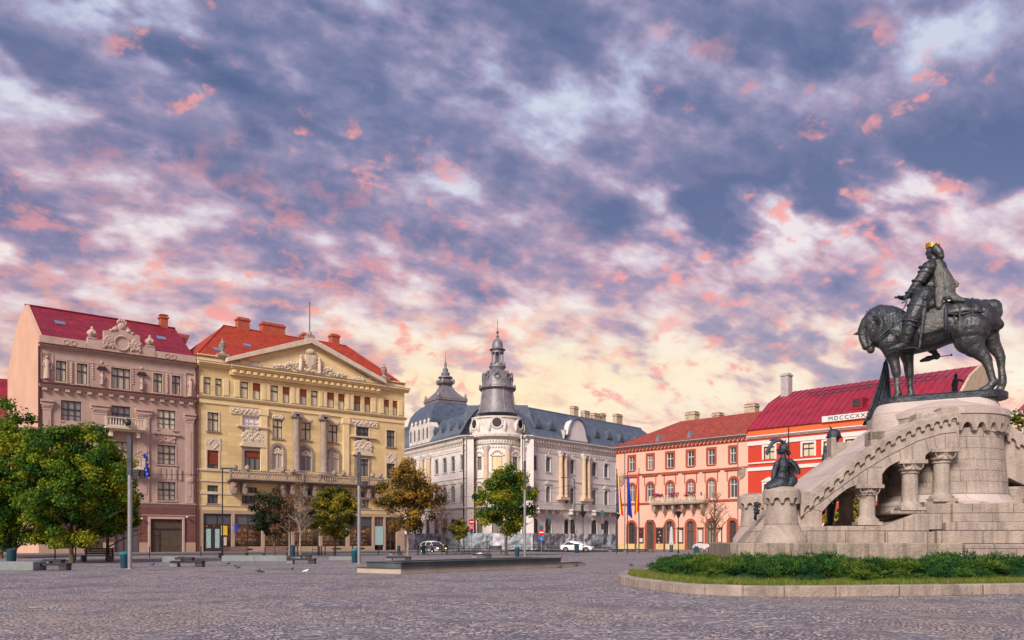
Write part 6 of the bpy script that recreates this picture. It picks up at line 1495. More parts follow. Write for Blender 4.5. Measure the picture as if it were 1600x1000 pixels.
b_ = sculpt('body', q, M['bronze_dark'], W2, .025, 3)
q = MB(); hp = V2([(1303, 680, 0, 9.5)])[0]; q.ball(hp[:3], (.29, .27, .27), 14, 8); q.lathe([(.33, 0), (.33, .05)], (hp[0], hp[1], hp[2]-.1), 14); p_ = V2([(1300, 672, 0, 2), (1295, 664, 0, 1)]); q.tube([a[:3] for a in p_], [.06, .01], 6); q.build('helmet', M['bronze_dark'], b_, smooth=50)
q = MB(); q.box(-.9, .9, -.7, .7, 0, MF.at(1297, 822, WY)[1]); q.build('stone_footing', M['stone_joint'], W2)
# lowered banners
FL = thing('lowered_banner', 'bronze battle flag lowered in heavy folds over the ramp parapet', 'banner', MF.world(3.9, WF+.35), -8)
def V3(px, py, y=WF+.35): x, z = MF.at(px, py, y); return (x-3.9, z)
top_ = V3(1384.5, 565); bl2 = V3(1352, 664); br2 = V3(1393.5, 657); k = 14
q = MB(); rows_ = []
for j in range(13):
    t = j/12; L_ = (top_[0]-.06+(bl2[0]-top_[0])*t**1.35, top_[1]+(bl2[1]-top_[1])*t); Rr = (top_[0]+.06+(br2[0]-top_[0])*t**.7, top_[1]+(br2[1]-top_[1])*t)
    rows_.append([(L_[0]+(Rr[0]-L_[0])*i/k, .16*t*math.sin(i*1.35+.8*t)+.05*t*math.sin(i*3.1), L_[1]+(Rr[1]-L_[1])*i/k) for i in range(k+1)])
for a_, b_ in zip(rows_, rows_[1:]): q.strip(a_, b_)
fo = q.build('cloth', M['bronze_dark'], FL, smooth=80, weld=True); s1 = fo.modifiers.new('s', 'SOLIDIFY'); s1.thickness = .05
q = MB(); q.tube([(top_[0]+.02, .1, 1.42), (top_[0], .02, top_[1]+.1)], .045, 8); q.build('staff', M['bronze_dark'], FL, smooth=60)
FN = thing('winged_finial', 'small bronze winged figure on a staff rising behind the bronze base', 'statue', MF.world(7.2, 5.2), -8)
q = MB(); fx, _ = MF.at(1492, 600, 5.2); 
def V4(px, py): x, z = MF.at(px, py, 5.2); return (x-7.2, 0, z)
q.tube([V4(1492, 618), V4(1492, 606), V4(1493, 595), V4(1493.5, 590)], [.16, .11, .13, .07], 8); q.ball(V4(1493.5, 587), .08, 8, 6); q.tube([V4(1493.5, 585), V4(1493.5, 579)], [.03, .005], 5)
q.tube([V4(1492, 594), V4(1488, 600), V4(1487, 604)], [.05, .04, .03], 6); q.tube([V4(1494, 594), V4(1501, 594), V4(1506, 597)], [.05, .05, .03], 6); q.build('figure', M['bronze_dark'], FN, smooth=60)
q = MB(); z_ = V4(1492, 618)[2]; q.tube([(V4(1492, 618)[0], 0, 1.42), (V4(1492, 618)[0], 0, z_)], .06, 8); q.build('staff', M['bronze_dark'], FN, smooth=60)
WR_ = thing('bronze_wreath', 'green bronze wreath hung between the two front turrets', 'wreath', MF.world(-.66, 1.2), -8)
q = MB()
for i in range(26):
    a = 2*math.pi*i/26; q.ball((-.1+.05*math.sin(i*2.2), .1+.17*math.cos(a), 2.75+.2*math.sin(a)), (.06, .05, .055), 6, 4)
q.tube([(-.12, .1, 2.55), (-.15, .16, 2.40), (-.1, .35, 2.32), (-.12, .05, 2.28)], [.05, .06, .05, .02], 6); q.build('wreath', M['bronze_dark'], WR_, smooth=60)

# ------------------------------------------------------------------ planted island round the monument
KP = [(3.75, 29.2), (3.85, 27.3), (4.25, 25.3), (4.95, 23.4), (6.2, 22.35), (7.9, 22.1), (10.5, 22.5), (14.5, 23.4), (19, 24.6), (23, 27.5), (25.5, 32), (25.2, 37), (22, 41), (16, 42.5), (10, 41), (6.5, 37.5), (4.4, 33)]
KC = []
for i in range(len(KP)):
    p0, p1, p2, p3 = KP[i-1], KP[i], KP[(i+1) % len(KP)], KP[(i+2) % len(KP)]
    for j in range(6):
        t = j/6; KC.append(tuple(.5*((2*b)+(-a+c)*t+(2*a-5*b+4*c-d)*t*t+(-a+3*b-3*c+d)*t**3) for a, b, c, d in zip(p0, p1, p2, p3)))
def inset(P, dd):
    out = []
    for i in range(len(P)):
        a, b = Vector(P[i-1]), Vector(P[(i+1) % len(P)]); t = (b-a).normalized(); out.append((P[i][0]-t.y*dd, P[i][1]+t.x*dd))
    return out
def area(P): return sum(P[i][0]*P[(i+1) % len(P)][1]-P[(i+1) % len(P)][0]*P[i][1] for i in range(len(P)))/2
if area(KC) < 0: KC = KC[::-1]
KI = inset(KC, .38); IS = thing('island_kerb', 'weathered limestone kerb blocks curving round the planted monument island', 'kerb', (0, 0, 0))
q = MB(); i = 0; nK = len(KC); stepk = 4
def lerp2(P, t):
    t %= len(P); a = int(t); f = t-a; b = (a+1) % len(P); return (P[a][0]+(P[b][0]-P[a][0])*f, P[a][1]+(P[b][1]-P[a][1])*f)
rn = random.Random(12)
for b0 in range(0, nK, stepk):
    g = .03; hh = .30+rn.uniform(-.008, .008); ts = [b0+g+(stepk-2*g)*j/5 for j in range(6)]
    O = [lerp2(KC, t) for t in ts]; I = [lerp2(KI, t) for t in ts]; q.slab(O+I[::-1], -.02, hh)
q.build('kerb_blocks', M['kerb'], IS, bevel=.03)
q = MB(); KI2 = inset(KC, .36); Kb = inset(KC, .03)
q.slab(Kb, -.02, .27); q.build('kerb_bedding', M['joint'], IS)
q = MB(); q.slab(KI2, .272, .285); struct('soil', q, M['earth'])
def inside(p, P):
    c = False; j = len(P)-1
    for i in range(len(P)):
        if (P[i][1] > p[1]) != (P[j][1] > p[1]) and p[0] < (P[j][0]-P[i][0])*(p[1]-P[i][1])/(P[j][1]-P[i][1])+P[i][0]: c = not c
        j = i
    return c
def mlocal(p): a, b = p[0]-MF.o[0], p[1]-MF.o[1]; return a*MF.c+b*MF.s, -a*MF.s+b*MF.c
KG = inset(KC, .40); KH = inset(KC, 2.0)
def blades(name, n_, hmin, hmax, wmax, test, mats, z0=.28, lean=.5, seed=1):
    rn = np.random.RandomState(seed); V = []; F = []; MI = []
    bx = (min(p[0] for p in KC), max(p[0] for p in KC), min(p[1] for p in KC), max(p[1] for p in KC)); c_ = 0
    while c_ < n_:
        x, y = rn.uniform(bx[0], bx[1]), rn.uniform(bx[2], bx[3])
        if y > 34 and x < 20 and rn.rand() < .5: pass
        if not test((x, y)): continue
        h = rn.uniform(hmin, hmax)*(1.0+.6*(mnoise.noise((x*1.3, y*1.3, 0)))); a = rn.uniform(0, 6.28); w_ = rn.uniform(.4, 1)*wmax; l = rn.uniform(-lean, lean, 2)*h
        b = len(V); dx_, dy_ = math.cos(a)*w_, math.sin(a)*w_
        V += [(x-dx_, y-dy_, z0), (x+dx_, y+dy_, z0), (x+l[0]+dx_*.2, y+l[1]+dy_*.2, z0+h)]; F.append((b, b+1, b+2)); MI.append(rn.randint(0, len(mats))); c_ += 1
    me = bpy.data.meshes.new(name); me.from_pydata(V, [], F)
    for m in mats: me.materials.append(m)
    me.polygons.foreach_set('material_index', MI); o = bpy.data.objects.new(name, me); COL.objects.link(o); return o
G1, G2, G3 = leaf_mat('grass green', (.12, .20, .03)), leaf_mat('grass light', (.24, .30, .05)), leaf_mat('grass dry', (.32, .28, .10))
front = lambda p: p[1] < 33 and inside(p, KG) and not inside(p, inset_h)
inset_h = inset(KC, 2.3)
g_ = blades('grass', 60000, .05, .19, .009, front, [G1, G1, G2, G3]); tag(g_, kind='stuff')
g_ = blades('clover_lawn', 9000, .02, .06, .02, front, [G1, G2], z0=.285, seed=5); tag(g_, kind='stuff')
# juniper: mounded shrubs of fine sprays
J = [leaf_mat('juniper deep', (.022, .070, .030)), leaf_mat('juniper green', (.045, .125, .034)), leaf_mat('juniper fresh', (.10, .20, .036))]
def juniper(seed, n_=3400, mats_=J, rr=1.0, hh=.62):
    rn = np.random.RandomState(seed); V = []; F = []; MI = []
    tips = []
    for c_ in range(int(46*rr*rr)):
        a = rn.uniform(0, 6.28); d_ = math.sqrt(rn.rand())*rr*.85; z = hh*(1-(d_/rr)**2*.75)*rn.uniform(.55, 1.05); tips.append((d_*math.cos(a), d_*math.sin(a), z))
    per = n_//len(tips)
    for ti, (tx_, ty_, tz_) in enumerate(tips):
        tone = rn.choice([0, 1, 1, 2], p=[.3, .3, .25, .15])
        for i in range(per):
            v = rn.normal(size=3); v /= np.linalg.norm(v); v[2] = abs(v[2])*.9-.25; r_ = .24*rn.rand()**.4
            p = np.array((tx_, ty_, tz_))+v*np.array((r_, r_, r_*.7)); p[2] = max(p[2], .02)
            l = rn.uniform(.05, .12); w_ = rn.uniform(.007, .016); dr = v+rn.normal(size=3)*.5+np.array((0, 0, .25)); dr /= np.linalg.norm(dr); s = np.cross(dr, rn.normal(size=3)); s /= (np.linalg.norm(s)+1e-6)
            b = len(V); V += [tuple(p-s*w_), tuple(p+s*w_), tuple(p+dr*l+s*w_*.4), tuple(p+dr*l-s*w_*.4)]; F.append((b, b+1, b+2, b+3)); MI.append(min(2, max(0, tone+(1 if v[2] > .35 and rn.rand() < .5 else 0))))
    # core of twigs that keeps the mound dense
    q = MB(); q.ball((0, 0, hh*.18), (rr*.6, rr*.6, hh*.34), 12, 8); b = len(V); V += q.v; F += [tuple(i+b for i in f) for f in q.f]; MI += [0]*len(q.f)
    me = bpy.data.meshes.new('foliage'); me.from_pydata(V, [], F)
    for m in mats_: me.materials.append(m)
    me.polygons.foreach_set('material_index', MI); return me
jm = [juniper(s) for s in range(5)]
Jy = [leaf_mat('juniper olive', (.05, .10, .02)), leaf_mat('juniper lime', (.11, .19, .03)), leaf_mat('juniper gold', (.18, .22, .04))]
jmy = juniper(77, 3400, Jy)
rn = random.Random(21); cnt = 0
look = ['low spreading', 'dense', 'shaggy', 'rounded', 'dark']
for i in range(4200):
    x, y = rn.uniform(3, 26), rn.uniform(22, 39)
    if not inside((x, y), KH) or (inside((x, y), inset(KC, 4.6)) and x > 7) or (x < 12 and y > 33.5): continue
    u, v = mlocal((x, y))
    if XL_-.5 < u < 12.2 and v > -2.55: continue
    if any((x-a)**2+(y-b)**2 < .66**2 for a, b in globals().setdefault('JP', [])): continue
    JP.append((x, y)); px = 800+1300*x/y
    yl = 1085 < px < 1150 and y > 25 or (rn.random() < .04)
    me = jmy if yl else jm[rn.randrange(5)]
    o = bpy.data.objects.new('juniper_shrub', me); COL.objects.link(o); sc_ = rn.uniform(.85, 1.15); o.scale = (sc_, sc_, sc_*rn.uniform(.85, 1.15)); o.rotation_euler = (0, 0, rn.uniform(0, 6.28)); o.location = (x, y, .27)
    tag(o, 'spreading juniper of the dark green bed around the monument' if not yl else 'lime tinted juniper in the bed around the monument', 'shrub', 'junipers round the monument' if not yl else 'lime tinted junipers round the monument')
print('junipers', len(JP))

# ------------------------------------------------------------------ trees
LM = {
 'green': [leaf_mat('leaf deep green', (.040, .11, .026), .4), leaf_mat('leaf green', (.10, .20, .028), .4), leaf_mat('leaf yellow green', (.24, .31, .03), .4), leaf_mat('leaf lime', (.40, .39, .04), .4)],
 'amber': [leaf_mat('leaf olive', (.085, .080, .022)), leaf_mat('leaf brown', (.22, .12, .04)), leaf_mat('leaf amber', (.38, .21, .04)), leaf_mat('leaf ochre', (.42, .29, .045))],
 'olive': [leaf_mat('leaf dark olive', (.050, .072, .022)), leaf_mat('leaf moss', (.125, .135, .022)), leaf_mat('leaf mustard', (.24, .21, .03)), leaf_mat('leaf gold', (.36, .28, .035))],
 'dark': [leaf_mat('leaf blackish green', (.016, .032, .022)), leaf_mat('leaf dull green', (.045, .072, .032)), leaf_mat('leaf copper', (.18, .085, .055)), leaf_mat('leaf rust', (.25, .13, .07))],
 'bright': [leaf_mat('leaf emerald', (.035, .085, .022)), leaf_mat('leaf mid', (.105, .17, .022)), leaf_mat('leaf chartreuse', (.23, .26, .025)), leaf_mat('leaf yellow', (.38, .33, .035))],
}
def branch_tree(q, base, h, spread, rn, r0, trunk_h, nl=9, twigs=5, seg=6, lean=0, sub=3, thick=1.0, rise=(.35, .75)):
    """trunk with limbs and twigs; returns twig ends"""
    bx, by = base; P = [(bx, by, 0), (bx+lean*.3+rn.uniform(-.05, .05), by, trunk_h*.5), (bx+lean*.6, by+rn.uniform(-.05, .05), trunk_h), (bx+lean, by, h*.62), (bx+lean*1.1, by, h*.93)]
    q.tube(P, [r0*1.25, r0*.95, r0*.8, r0*.42, r0*.1], 8); ends = []
    for i in range(nl):
        t = (i+.5)/nl; z0 = trunk_h*.85+(h*.80-trunk_h*.85)*t; a = i*2.399+rn.uniform(-.4, .4); L = spread*(1.0-.55*t)*rn.uniform(.8, 1.05)
        e = Vector((bx+lean*.8+L*math.cos(a), by+L*math.sin(a), z0+L*rn.uniform(*rise))); s_ = Vector((bx+lean*.7*min(1, z0/h*1.3), by, z0)); m_ = s_.lerp(e, .5)+Vector((0, 0, .08*L)); rr = r0*.42*(1-.5*t)*thick
        q.tube([s_, m_, e], [rr, rr*.65, rr*.18], 5); ends.append(e)
        for j in range(twigs):
            tt = .3+.65*j/twigs; p = s_.lerp(e, tt)+Vector((0, 0, .05)); d_ = Vector((rn.uniform(-1, 1), rn.uniform(-1, 1), rn.uniform(.1, 1.1))).normalized()*L*.38*rn.uniform(.6, 1.1)
            q.tube([p, p+d_*.5+Vector((0, 0, .03)), p+d_], [rr*.36, rr*.24, rr*.08], 4); ends.append(p+d_)
            for k in range(sub):
                d2 = (d_.normalized()+Vector((rn.uniform(-.8, .8), rn.uniform(-.8, .8), rn.uniform(-.2, .8)))).normalized()*L*.2; p2 = p+d_*rn.uniform(.4, .95); q.tube([p2, p2+d2], [rr*.14, rr*.04], 3); ends.append(p2+d2)
    return ends
def tree(name, label, cat, px, Y, h, trunk_h, rx, pal, leaves=7000, lsize=.13, group=None, seed=0, lean=0, r0=.14, bark='trunk', density=1.0, shape=1.0, clump=.62, nclump=90, w=None, zoff=0, ry=None, tilt=(.25, .3, .3, .15)):
    rn = random.Random(seed); rg = np.random.RandomState(seed+100); x0, _ = gp(px, Y)
    t = thing(name, label, cat, (x0, Y, zoff), rn.uniform(0, 360)*0, group)
    q = MB(); branch_tree(q, (0, 0), h, rx*.9, rn, r0, trunk_h, *((20, 9) if name == 'bare_tree' else (12, 5)), lean=lean, sub=6 if name == 'bare_tree' else 3, thick=1.5 if name == 'bare_tree' else 1, rise=(.8, 1.5) if name == 'bare_tree' else (.35, .75)); q.build('trunk', M[bark], t, smooth=60)
    if not leaves: return t
    V = []; F = []; MI = []; cz = (trunk_h+h)/2+ (h-trunk_h)*.02; rz = (h-trunk_h)/2*1.04; ry = ry or rx
    C = []
    while len(C) < nclump:
        v = rg.normal(size=3); v /= np.linalg.norm(v); rr = rg.rand()**.42
        p = v*rr*(1+.30*mnoise.noise((v[0]*1.8+seed*3.7, v[1]*1.8, v[2]*1.8)))
        wz = 1.0-.42*max(0, p[2])**1.5-.18*max(0, -p[2])**2          # crown: broad below, rounded above
        p = np.array((p[0]*rx*wz*.88*shape+lean, p[1]*ry*wz*.88, cz+p[2]*rz*.90))
        C.append((p, rr))
    per = int(leaves/nclump); lm = LM[pal]
    w = w or tilt
    for (p, rr) in C:
        cr = clump*rg.uniform(.6, 1.25)*(.8+.35*rx/3); tone = rg.choice(4, p=w); nn = int(per*rg.uniform(.55, 1.4)*density)
        dv = rg.normal(size=(nn, 3)); dv /= np.linalg.norm(dv, axis=1)[:, None]; dist = rg.rand(nn)**.45*cr
        pos = p+dv*dist[:, None]*np.array((1, 1, .72))
        for k in range(nn):
            nrm = dv[k]+rg.normal(size=3)*.55+np.array((0, 0, .45)); nrm /= np.linalg.norm(nrm); s = np.cross(nrm, rg.normal(size=3)); s /= np.linalg.norm(s)+1e-6; u = np.cross(nrm, s); sz = lsize*rg.uniform(.6, 1.25)
            b = len(V); c_ = pos[k]
            V += [tuple(c_-u*sz), tuple(c_+s*sz*.75-u*sz*.1), tuple(c_+u*sz), tuple(c_-s*sz*.75-u*sz*.1)]; F.append((b, b+1, b+2, b+3))
            mi = tone+(1 if rg.rand() < .30 else 0)-(1 if rg.rand() < .35 else 0); MI.append(min(3, max(0, mi)))
    me = bpy.data.meshes.new('crown'); me.from_pydata(V, [], F)
    for m in lm: me.materials.append(m)
    me.polygons.foreach_set('material_index', MI); o = bpy.data.objects.new('crown', me); COL.objects.link(o); o.parent = t
    return t
tree('broadleaf_tree', 'large bright green tree cut off by the left edge, tallest of the row', 'tree', 14, 57, 10.9, .3, 4.5, 'green', 64000, .095, 'green trees by the townhouse', 1, r0=.2, nclump=260, clump=.58, tilt=(.22, .42, .28, .08))
tree('broadleaf_tree', 'large green tree with a reddish trunk between benches, nearest the tall steel post', 'tree', 99, 55, 10.2, 2.0, 0, 'green', 0, .12, None, 2) if False else None
tree('broadleaf_tree', 'full green tree with its trunk visible behind the dark backrest bench', 'tree', 112, 55.5, 9.6, .75, 4.3, 'green', 64000, .095, 'green trees by the townhouse', 2, r0=.17, nclump=260, clump=.56, tilt=(.22, .42, .28, .08))
tree('broadleaf_tree', 'lower green tree filling the gap behind the two big green crowns', 'tree', 168, 62, 8.0, .9, 2.8, 'green', 20000, .12, 'green trees by the townhouse', 14, r0=.15, nclump=120, clump=.6)
tree('small_tree', 'dark green tree with coppery leaves in front of the bookshop windows', 'tree', 429, 82, 6.6, 1.4, 2.9, 'dark', 13000, .10, 'trees before the yellow palace', 3, r0=.12, nclump=80, tilt=(.40, .42, .12, .06))
tree('small_tree', 'sparse coppery tree leaning into the dark green one', 'tree', 452, 80, 6.0, 2.2, 1.6, 'dark', 1600, .09, 'trees before the yellow palace', 33, r0=.09, nclump=40, w=(.1, .2, .35, .35), bark='trunk_pale')
tree('bare_tree', 'thin nearly bare tree with a whitish trunk before the shop windows', 'tree', 469.5, 78, 7.6, 2.3, 1.5, 'dark', 500, .08, None, 4, r0=.10, nclump=30, bark='trunk_pale', w=(0, .1, .4, .5))
tree('small_tree', 'yellow green tree with a bent trunk before the shop windows', 'tree', 523, 83, 7.0, 1.6, 3.0, 'olive', 15000, .105, 'trees before the yellow palace', 5, r0=.12, nclump=85, tilt=(.2, .4, .3, .1))
tree('autumn_tree', 'amber brown autumn tree at the corner of the yellow palace', 'tree', 637, 84, 9.4, 1.9, 3.7, 'amber', 24000, .105, None, 6, r0=.14, nclump=130, bark='trunk_pale', tilt=(.28, .30, .27, .15))
tree('small_tree', 'small olive street tree between the two signals', 'tree', 717, 110, 4.4, 1.7, 1.45, 'olive', 3500, .12, None, 7, r0=.12, nclump=35)
tree('bare_tree', 'thin bare tree with a few purple brown leaves before the white hotel', 'tree', 690, 100, 8.4, 2.0, 1.9, 'dark', 900, .09, None, 8, r0=.07, nclump=50, w=(0, .1, .6, .3))
tree('broadleaf_tree', 'tall yellow green maple standing alone before the round tower', 'tree', 791, 84, 8.9, 1.9, 4.0, 'bright', 27000, .11, None, 9, r0=.13, nclump=130, tilt=(.22, .34, .29, .15))
tree('bare_tree', 'leafless young tree before the salmon house', 'tree', 1116, 104, 8.2, 2.0, 2.3, 'amber', 260, .10, None, 10, r0=.13, nclump=26, w=(0, .2, .5, .3))
tree('autumn_tree', 'golden autumn tree seen through the arches of the ramp', 'tree', 1333, 60, 4.6, .6, 2.2, 'olive', 6000, .13, None, 11, r0=.12, nclump=60, w=(.05, .15, .4, .4))
tree('broadleaf_tree', 'olive tree behind the monument at the right edge', 'tree', 1590, 70, 12.6, 2.0, 3.6, 'olive', 9000, .16, None, 12, r0=.2, nclump=90, w=(.1, .3, .35, .25))
tree('broadleaf_tree', 'small dark green tree beyond the left edge bin', 'tree', 2, 70, 4.6, .4, 2.2, 'green', 5000, .13, None, 13, r0=.14, nclump=50, w=(.6, .3, .1, 0))

# ------------------------------------------------------------------ street furniture
def wire(label, a, b, sag, r=.022):
    a, b = Vector(a), Vector(b); q = MB(); q.tube([tuple(a.lerp(b, i/12)-Vector((0, 0, sag*4*(i/12)*(1-i/12)))) for i in range(13)], r, 4); tag(q.build('overhead_wire', M['iron'], None), label, 'wire', 'overhead wires')
wire('thin wire slung across the front of the rose townhouse', FA.world(-25, -9, 9.5), FA.world(17.3, -.1, 9.8), .8)
wire('thin wire slung from the yellow palace to the ivory hotel', FB.world(29, -.1, 9.0), (-9.2, 144, 10.5), 1.0)
wire('thin wire slung across the front of the ivory hotel', (3.0, 143, 10.5), P_.world(1, -.2, 10.0), .8)
wire('second thin wire before the ivory hotel, lower and slanting', (-9, 142.5, 9.0), (gp(898, 128)[0], 128, 10.2), .5)
wire('thin wire slung across the front of the salmon house', P_.world(1, -.2, 12.8), P_.world(24.5, -.2, 12.4), .5)
def post(label, px, Y, h, seed):
    x, _ = gp(px, Y); t = thing('light_mast', label, 'lamp', (x, Y, 0), 0, 'tall steel light masts')
    q = MB(); q.box(-.16, .16, -.16, .16, 0, .03); q.tube([(0, 0, .03), (0, 0, h*.70)], .115, 10); q.build('mast', M['galv'], t, smooth=40)
    q = MB(); q.tube([(0, 0, h*.70), (0, 0, h)], .10, 10); q.box(-.11, .11, -.11, .11, h*.70, h*.985); q.build('mast_head', M['dark_steel'], t, smooth=40)
    q = MB(); q.tube([(.08, 0, h*.73), (.45, -.05, h*.74)], .03, 6); q.box(.2, .56, -.18, .12, h*.72, h*.74); q.prism([(.22, h*.719), (.54, h*.719), (.50, h*.695), (.28, h*.685)], -.16, .10); q.build('floodlight', M['iron'], t)
    return t
post('tall grey steel light mast beside the big green tree', 203, 44, 7.1, 1)
post('tall grey steel light mast at the near corner of the stone basin', 561, 53.5, 7.2, 2)
post('tall grey steel light mast to the right of the lone maple', 820, 74, 8.6, 3)
def lamp_post(label, px, Y, h, kind='cone', group=None):
    x, _ = gp(px, Y); t = thing('street_lamp', label, 'lamp', (x, Y, 0), 0, group)
    q = MB(); q.lathe([(.12, 0), (.12, .3), (.06, .35), (.05, h)], (0, 0, 0), 8); q.build('pole', M['iron'], t, smooth=40); q = MB()
    if kind == 'cone': q.lathe([(.07, h-.1), (.28, h+.35), (.42, h+.62), (.44, h+.68), (.1, h+.8), (0, h+.82)], (0, 0, 0), 12)
    elif kind == 'flat': q.box(-.15, .85, -.12, .12, h-.05, h+.06)
    elif kind == 'arm': q.tube([(0, 0, h-.4), (-.2, 0, h+.1), (-.8, -.1, h+.3), (-1.5, -.2, h+.25)], .05, 6); q.box(-2.1, -1.4, -.35, -.05, h+.14, h+.26)
    q.build('lamp_head', M['iron'], t, smooth=40); return t
lamp_post('thin dark lamp pole with a flat head before the yellow palace', 347.6, 68, 7.4, 'flat')
lamp_post('tall black lamp with a curved arm behind the white car', 898, 128, 11.0, 'arm')
lamp_post('lantern post with a cone head just right of the white car', 911, 108, 4.6, 'cone', None)
lamp_post('lantern post with a cone head beside the leftmost flagpole', 965, 122, 4.7, 'cone', None)
lamp_post('lantern post with a cone head under the flower balcony', 1060, 100, 4.3, 'cone', None)
def flagpole(label, px, Y, h, kind, cols, seed):
    x, _ = gp(px, Y); t = thing('flagpole', label, 'flagpole', (x, Y, 0), 0, 'flagpoles on the square'); q = MB(); q.tube([(0, 0, 0), (0, 0, h*.5), (0, 0, h)], [.07, .06, .035], 8); q.ball((0, 0, h), .07, 8, 5); q.build('pole', M['dark_steel'], t, smooth=40)
    q = MB(); n_, m_ = 14, 9; L = 4.6; W_ = kind[0]
    def P(i, j):
        u, v = i/m_, j/n_; z = h-.35-L*v-(.5*u if kind[1] else .2*u); xx = u*W_*(.35+.65*v)+.06; yy = .13*math.sin(u*9+seed)*v+.05*math.sin(v*6+u*5)
        return (xx*kind[2], yy, z)
    for i in range(m_):
        q.cur = min(len(cols)-1, int(i/m_*len(cols)))
        for j in range(n_): q.quad(P(i, j), P(i+1, j), P(i+1, j+1), P(i, j+1))
    f = q.build('flag', [M[c] for c in cols], t); return t
flagpole('flagpole with a blue, yellow and red striped flag, leftmost of three', 963.5, 97, 9.8, (.75, 1, 1), ['flag_blue', 'flag_yellow', 'flag_red'], 0)
eu = flagpole('flagpole with a plain dark blue flag, middle of three', 980.4, 97, 9.5, (.5, 1, 1), ['flag_blue'], 2)
flagpole('flagpole with a yellow and red flag, rightmost of three', 998.4, 97, 9.9, (.5, 1, -1), ['flag_red', 'flag_yellow', 'flag_red'], 4)
# flag on the rose townhouse
def wall_flag(label, u, z, mats_, w_, L):
    t = thing('hanging_flag', label, 'flag', FA.world(u, -1.25, z), 39.6); q = MB(); n_, m_ = 12, 8
    def P(i, j): u_, v = i/m_, j/n_; return (u_*w_*(.5+.5*v)-w_*.5, .12*math.sin(u_*8)*v, -L*v-.35*u_*(1-v))
    for i in range(m_):
        q.cur = min(len(mats_)-1, int(i/m_*len(mats_)))
        for j in range(n_): q.quad(P(i, j), P(i+1, j), P(i+1, j+1), P(i, j+1))
    f = q.build('cloth', [M[c] for c in mats_], t); q = MB(); q.tube([(0, .0, .1), (0, 1.2, -.4)], .03, 5); q.build('staff', M['iron'], t)
    if len(mats_) == 1:
        q = MB()
        for k in range(5):
            cx_, cz_ = -.05+.22*math.sin(k*2.1), -1.1-.45*k; P5 = [(cx_+(.12 if i % 2 == 0 else .05)*math.sin(math.pi*i/5), cz_+(.12 if i % 2 == 0 else .05)*math.cos(math.pi*i/5)) for i in range(10)]; q.prism(P5, -.20, -.17)
        q.build('stars', M['flag_yellow'], f)
ub, vb = FA.at(224, 711); wall_flag('dark blue flag with gold stars hanging from the rose townhouse', ub+.1, vb+.1, ['flag_blue'], .8, 2.9)
wall_flag('blue, yellow and red flag half hidden behind the green tree', FA.at(166, 711)[0], vb+.1, ['flag_blue', 'flag_yellow', 'flag_red'], .9, 2.6)

def bench(label, px0, px1, py, kind, deg=0, group=None, h=None):
    h = h or (.36 if kind == 'cube' else .45)
    Y = 1950/(py-845); x0, x1 = gp(px0, Y)[0], gp(px1, Y)[0]; L = x1-x0; t = thing('park_bench', label, 'bench', ((x0+x1)/2, Y, 0), deg, group); a = L/2
    if kind == 'cube':      # plank between a pale and a dark block
        q = MB(); q.box(-a, -a+.42, -.25, .25, 0, h-.13); q.build('leg', M['concrete'], t, bevel=.02); q = MB(); q.box(a-.42, a, -.25, .25, 0, h-.13); q.build('leg', M['dark_steel'], t, bevel=.02)
        q = MB()
        for k in range(4): q.box(-a+.02, a+.0, -.28+.145*k, -.28+.145*k+.125, h-.128, h)
        q.build('seat', M['bench_wood'], t)
    else:
        m = M['bench_wood'] if kind == 'dark' else M['bench_brown']
        q = MB()
        for k in range(4): q.box(-a, a, -.30+.15*k, -.30+.15*k+.13, h-.04, h)
        q.build('seat', m, t); q = MB()
        for k in range(3): q.box(-a, a, .29+.05*k, .32+.05*k, h+.10+.15*k, h+.23+.15*k)
        q.build('backrest', m, t)
        for sx in (-1, 1):
            q = MB(); x = sx*(a-.06); q.box(x-.05, x+.05, -.28, .34, 0, h-.045); q.box(x-.04, x+.04, .34, .40, 0, h+.5); q.build('leg', M['dark_steel'], t)
    return t
bench('backless bench with pale and dark ends, nearest at the left under the green trees', 56, 108, 891, 'cube')
bench('backless bench half hidden behind the nearest left bench', 69, 99, 883, 'cube')
bench('dark backrest bench to the right of the green tree trunk', 129, 173, 878, 'dark')
bench('backless bench with pale and dark ends before the garage gate', 268, 318, 886, 'cube')
bench('backless bench just behind the one before the garage gate', 275, 302, 879, 'cube')
bench('brown backrest bench left of the dark coppery tree', 343, 386, 872, 'brown')
bench('brown backrest bench under the dark coppery tree', 411, 449, 872, 'brown')
bench('backless bench with pale and dark ends before the thin bare tree', 449, 493, 881, 'cube')
bench('backless bench tucked behind the bench of the thin bare tree', 463, 486, 874, 'cube')
bench('backless bench behind the stone basin under the amber tree', 604, 642, 877, 'cube')
bench('small backless bench behind the one under the amber tree', 608, 628, 868, 'cube')
bench('dark backrest bench before the silver car', 652, 699, 867, 'dark')
bench('dark backrest bench left of the maple trunk', 764, 784, 867, 'dark')
bench('backless bench beside the parked bicycles', 738, 768, 872, 'cube')
for i, (a_, b_) in enumerate(((951, 974), (973, 993), (993, 1012))): bench('low plank bench on dark blocks before the salmon house, %s of the row' % ('leftmost', 'second', 'third')[i], a_, b_, 862, 'cube', group='plank benches before the salmon house')
def bin_(label, px, py, h=.95, lid=True, r=.22):
    Y = 1950/(py-845); x, _ = gp(px, Y); t = thing('litter_bin', label, 'bin', (x, Y, 0)); q = MB(); q.lathe([(r*.8, 0), (r*.85, .02), (r, h*.82), (r*1.02, h*.84)], (0, 0, 0), 14); q.build('body', M['bin'], t, smooth=40)
    q = MB(); q.lathe([(r*1.08, h*.84), (r*1.08, h*.90), (r*.7, h), (r*.2, h*1.02)], (0, 0, 0), 14); q.build('lid', M['bin_lid'] if lid else M['bin'], t, smooth=40)
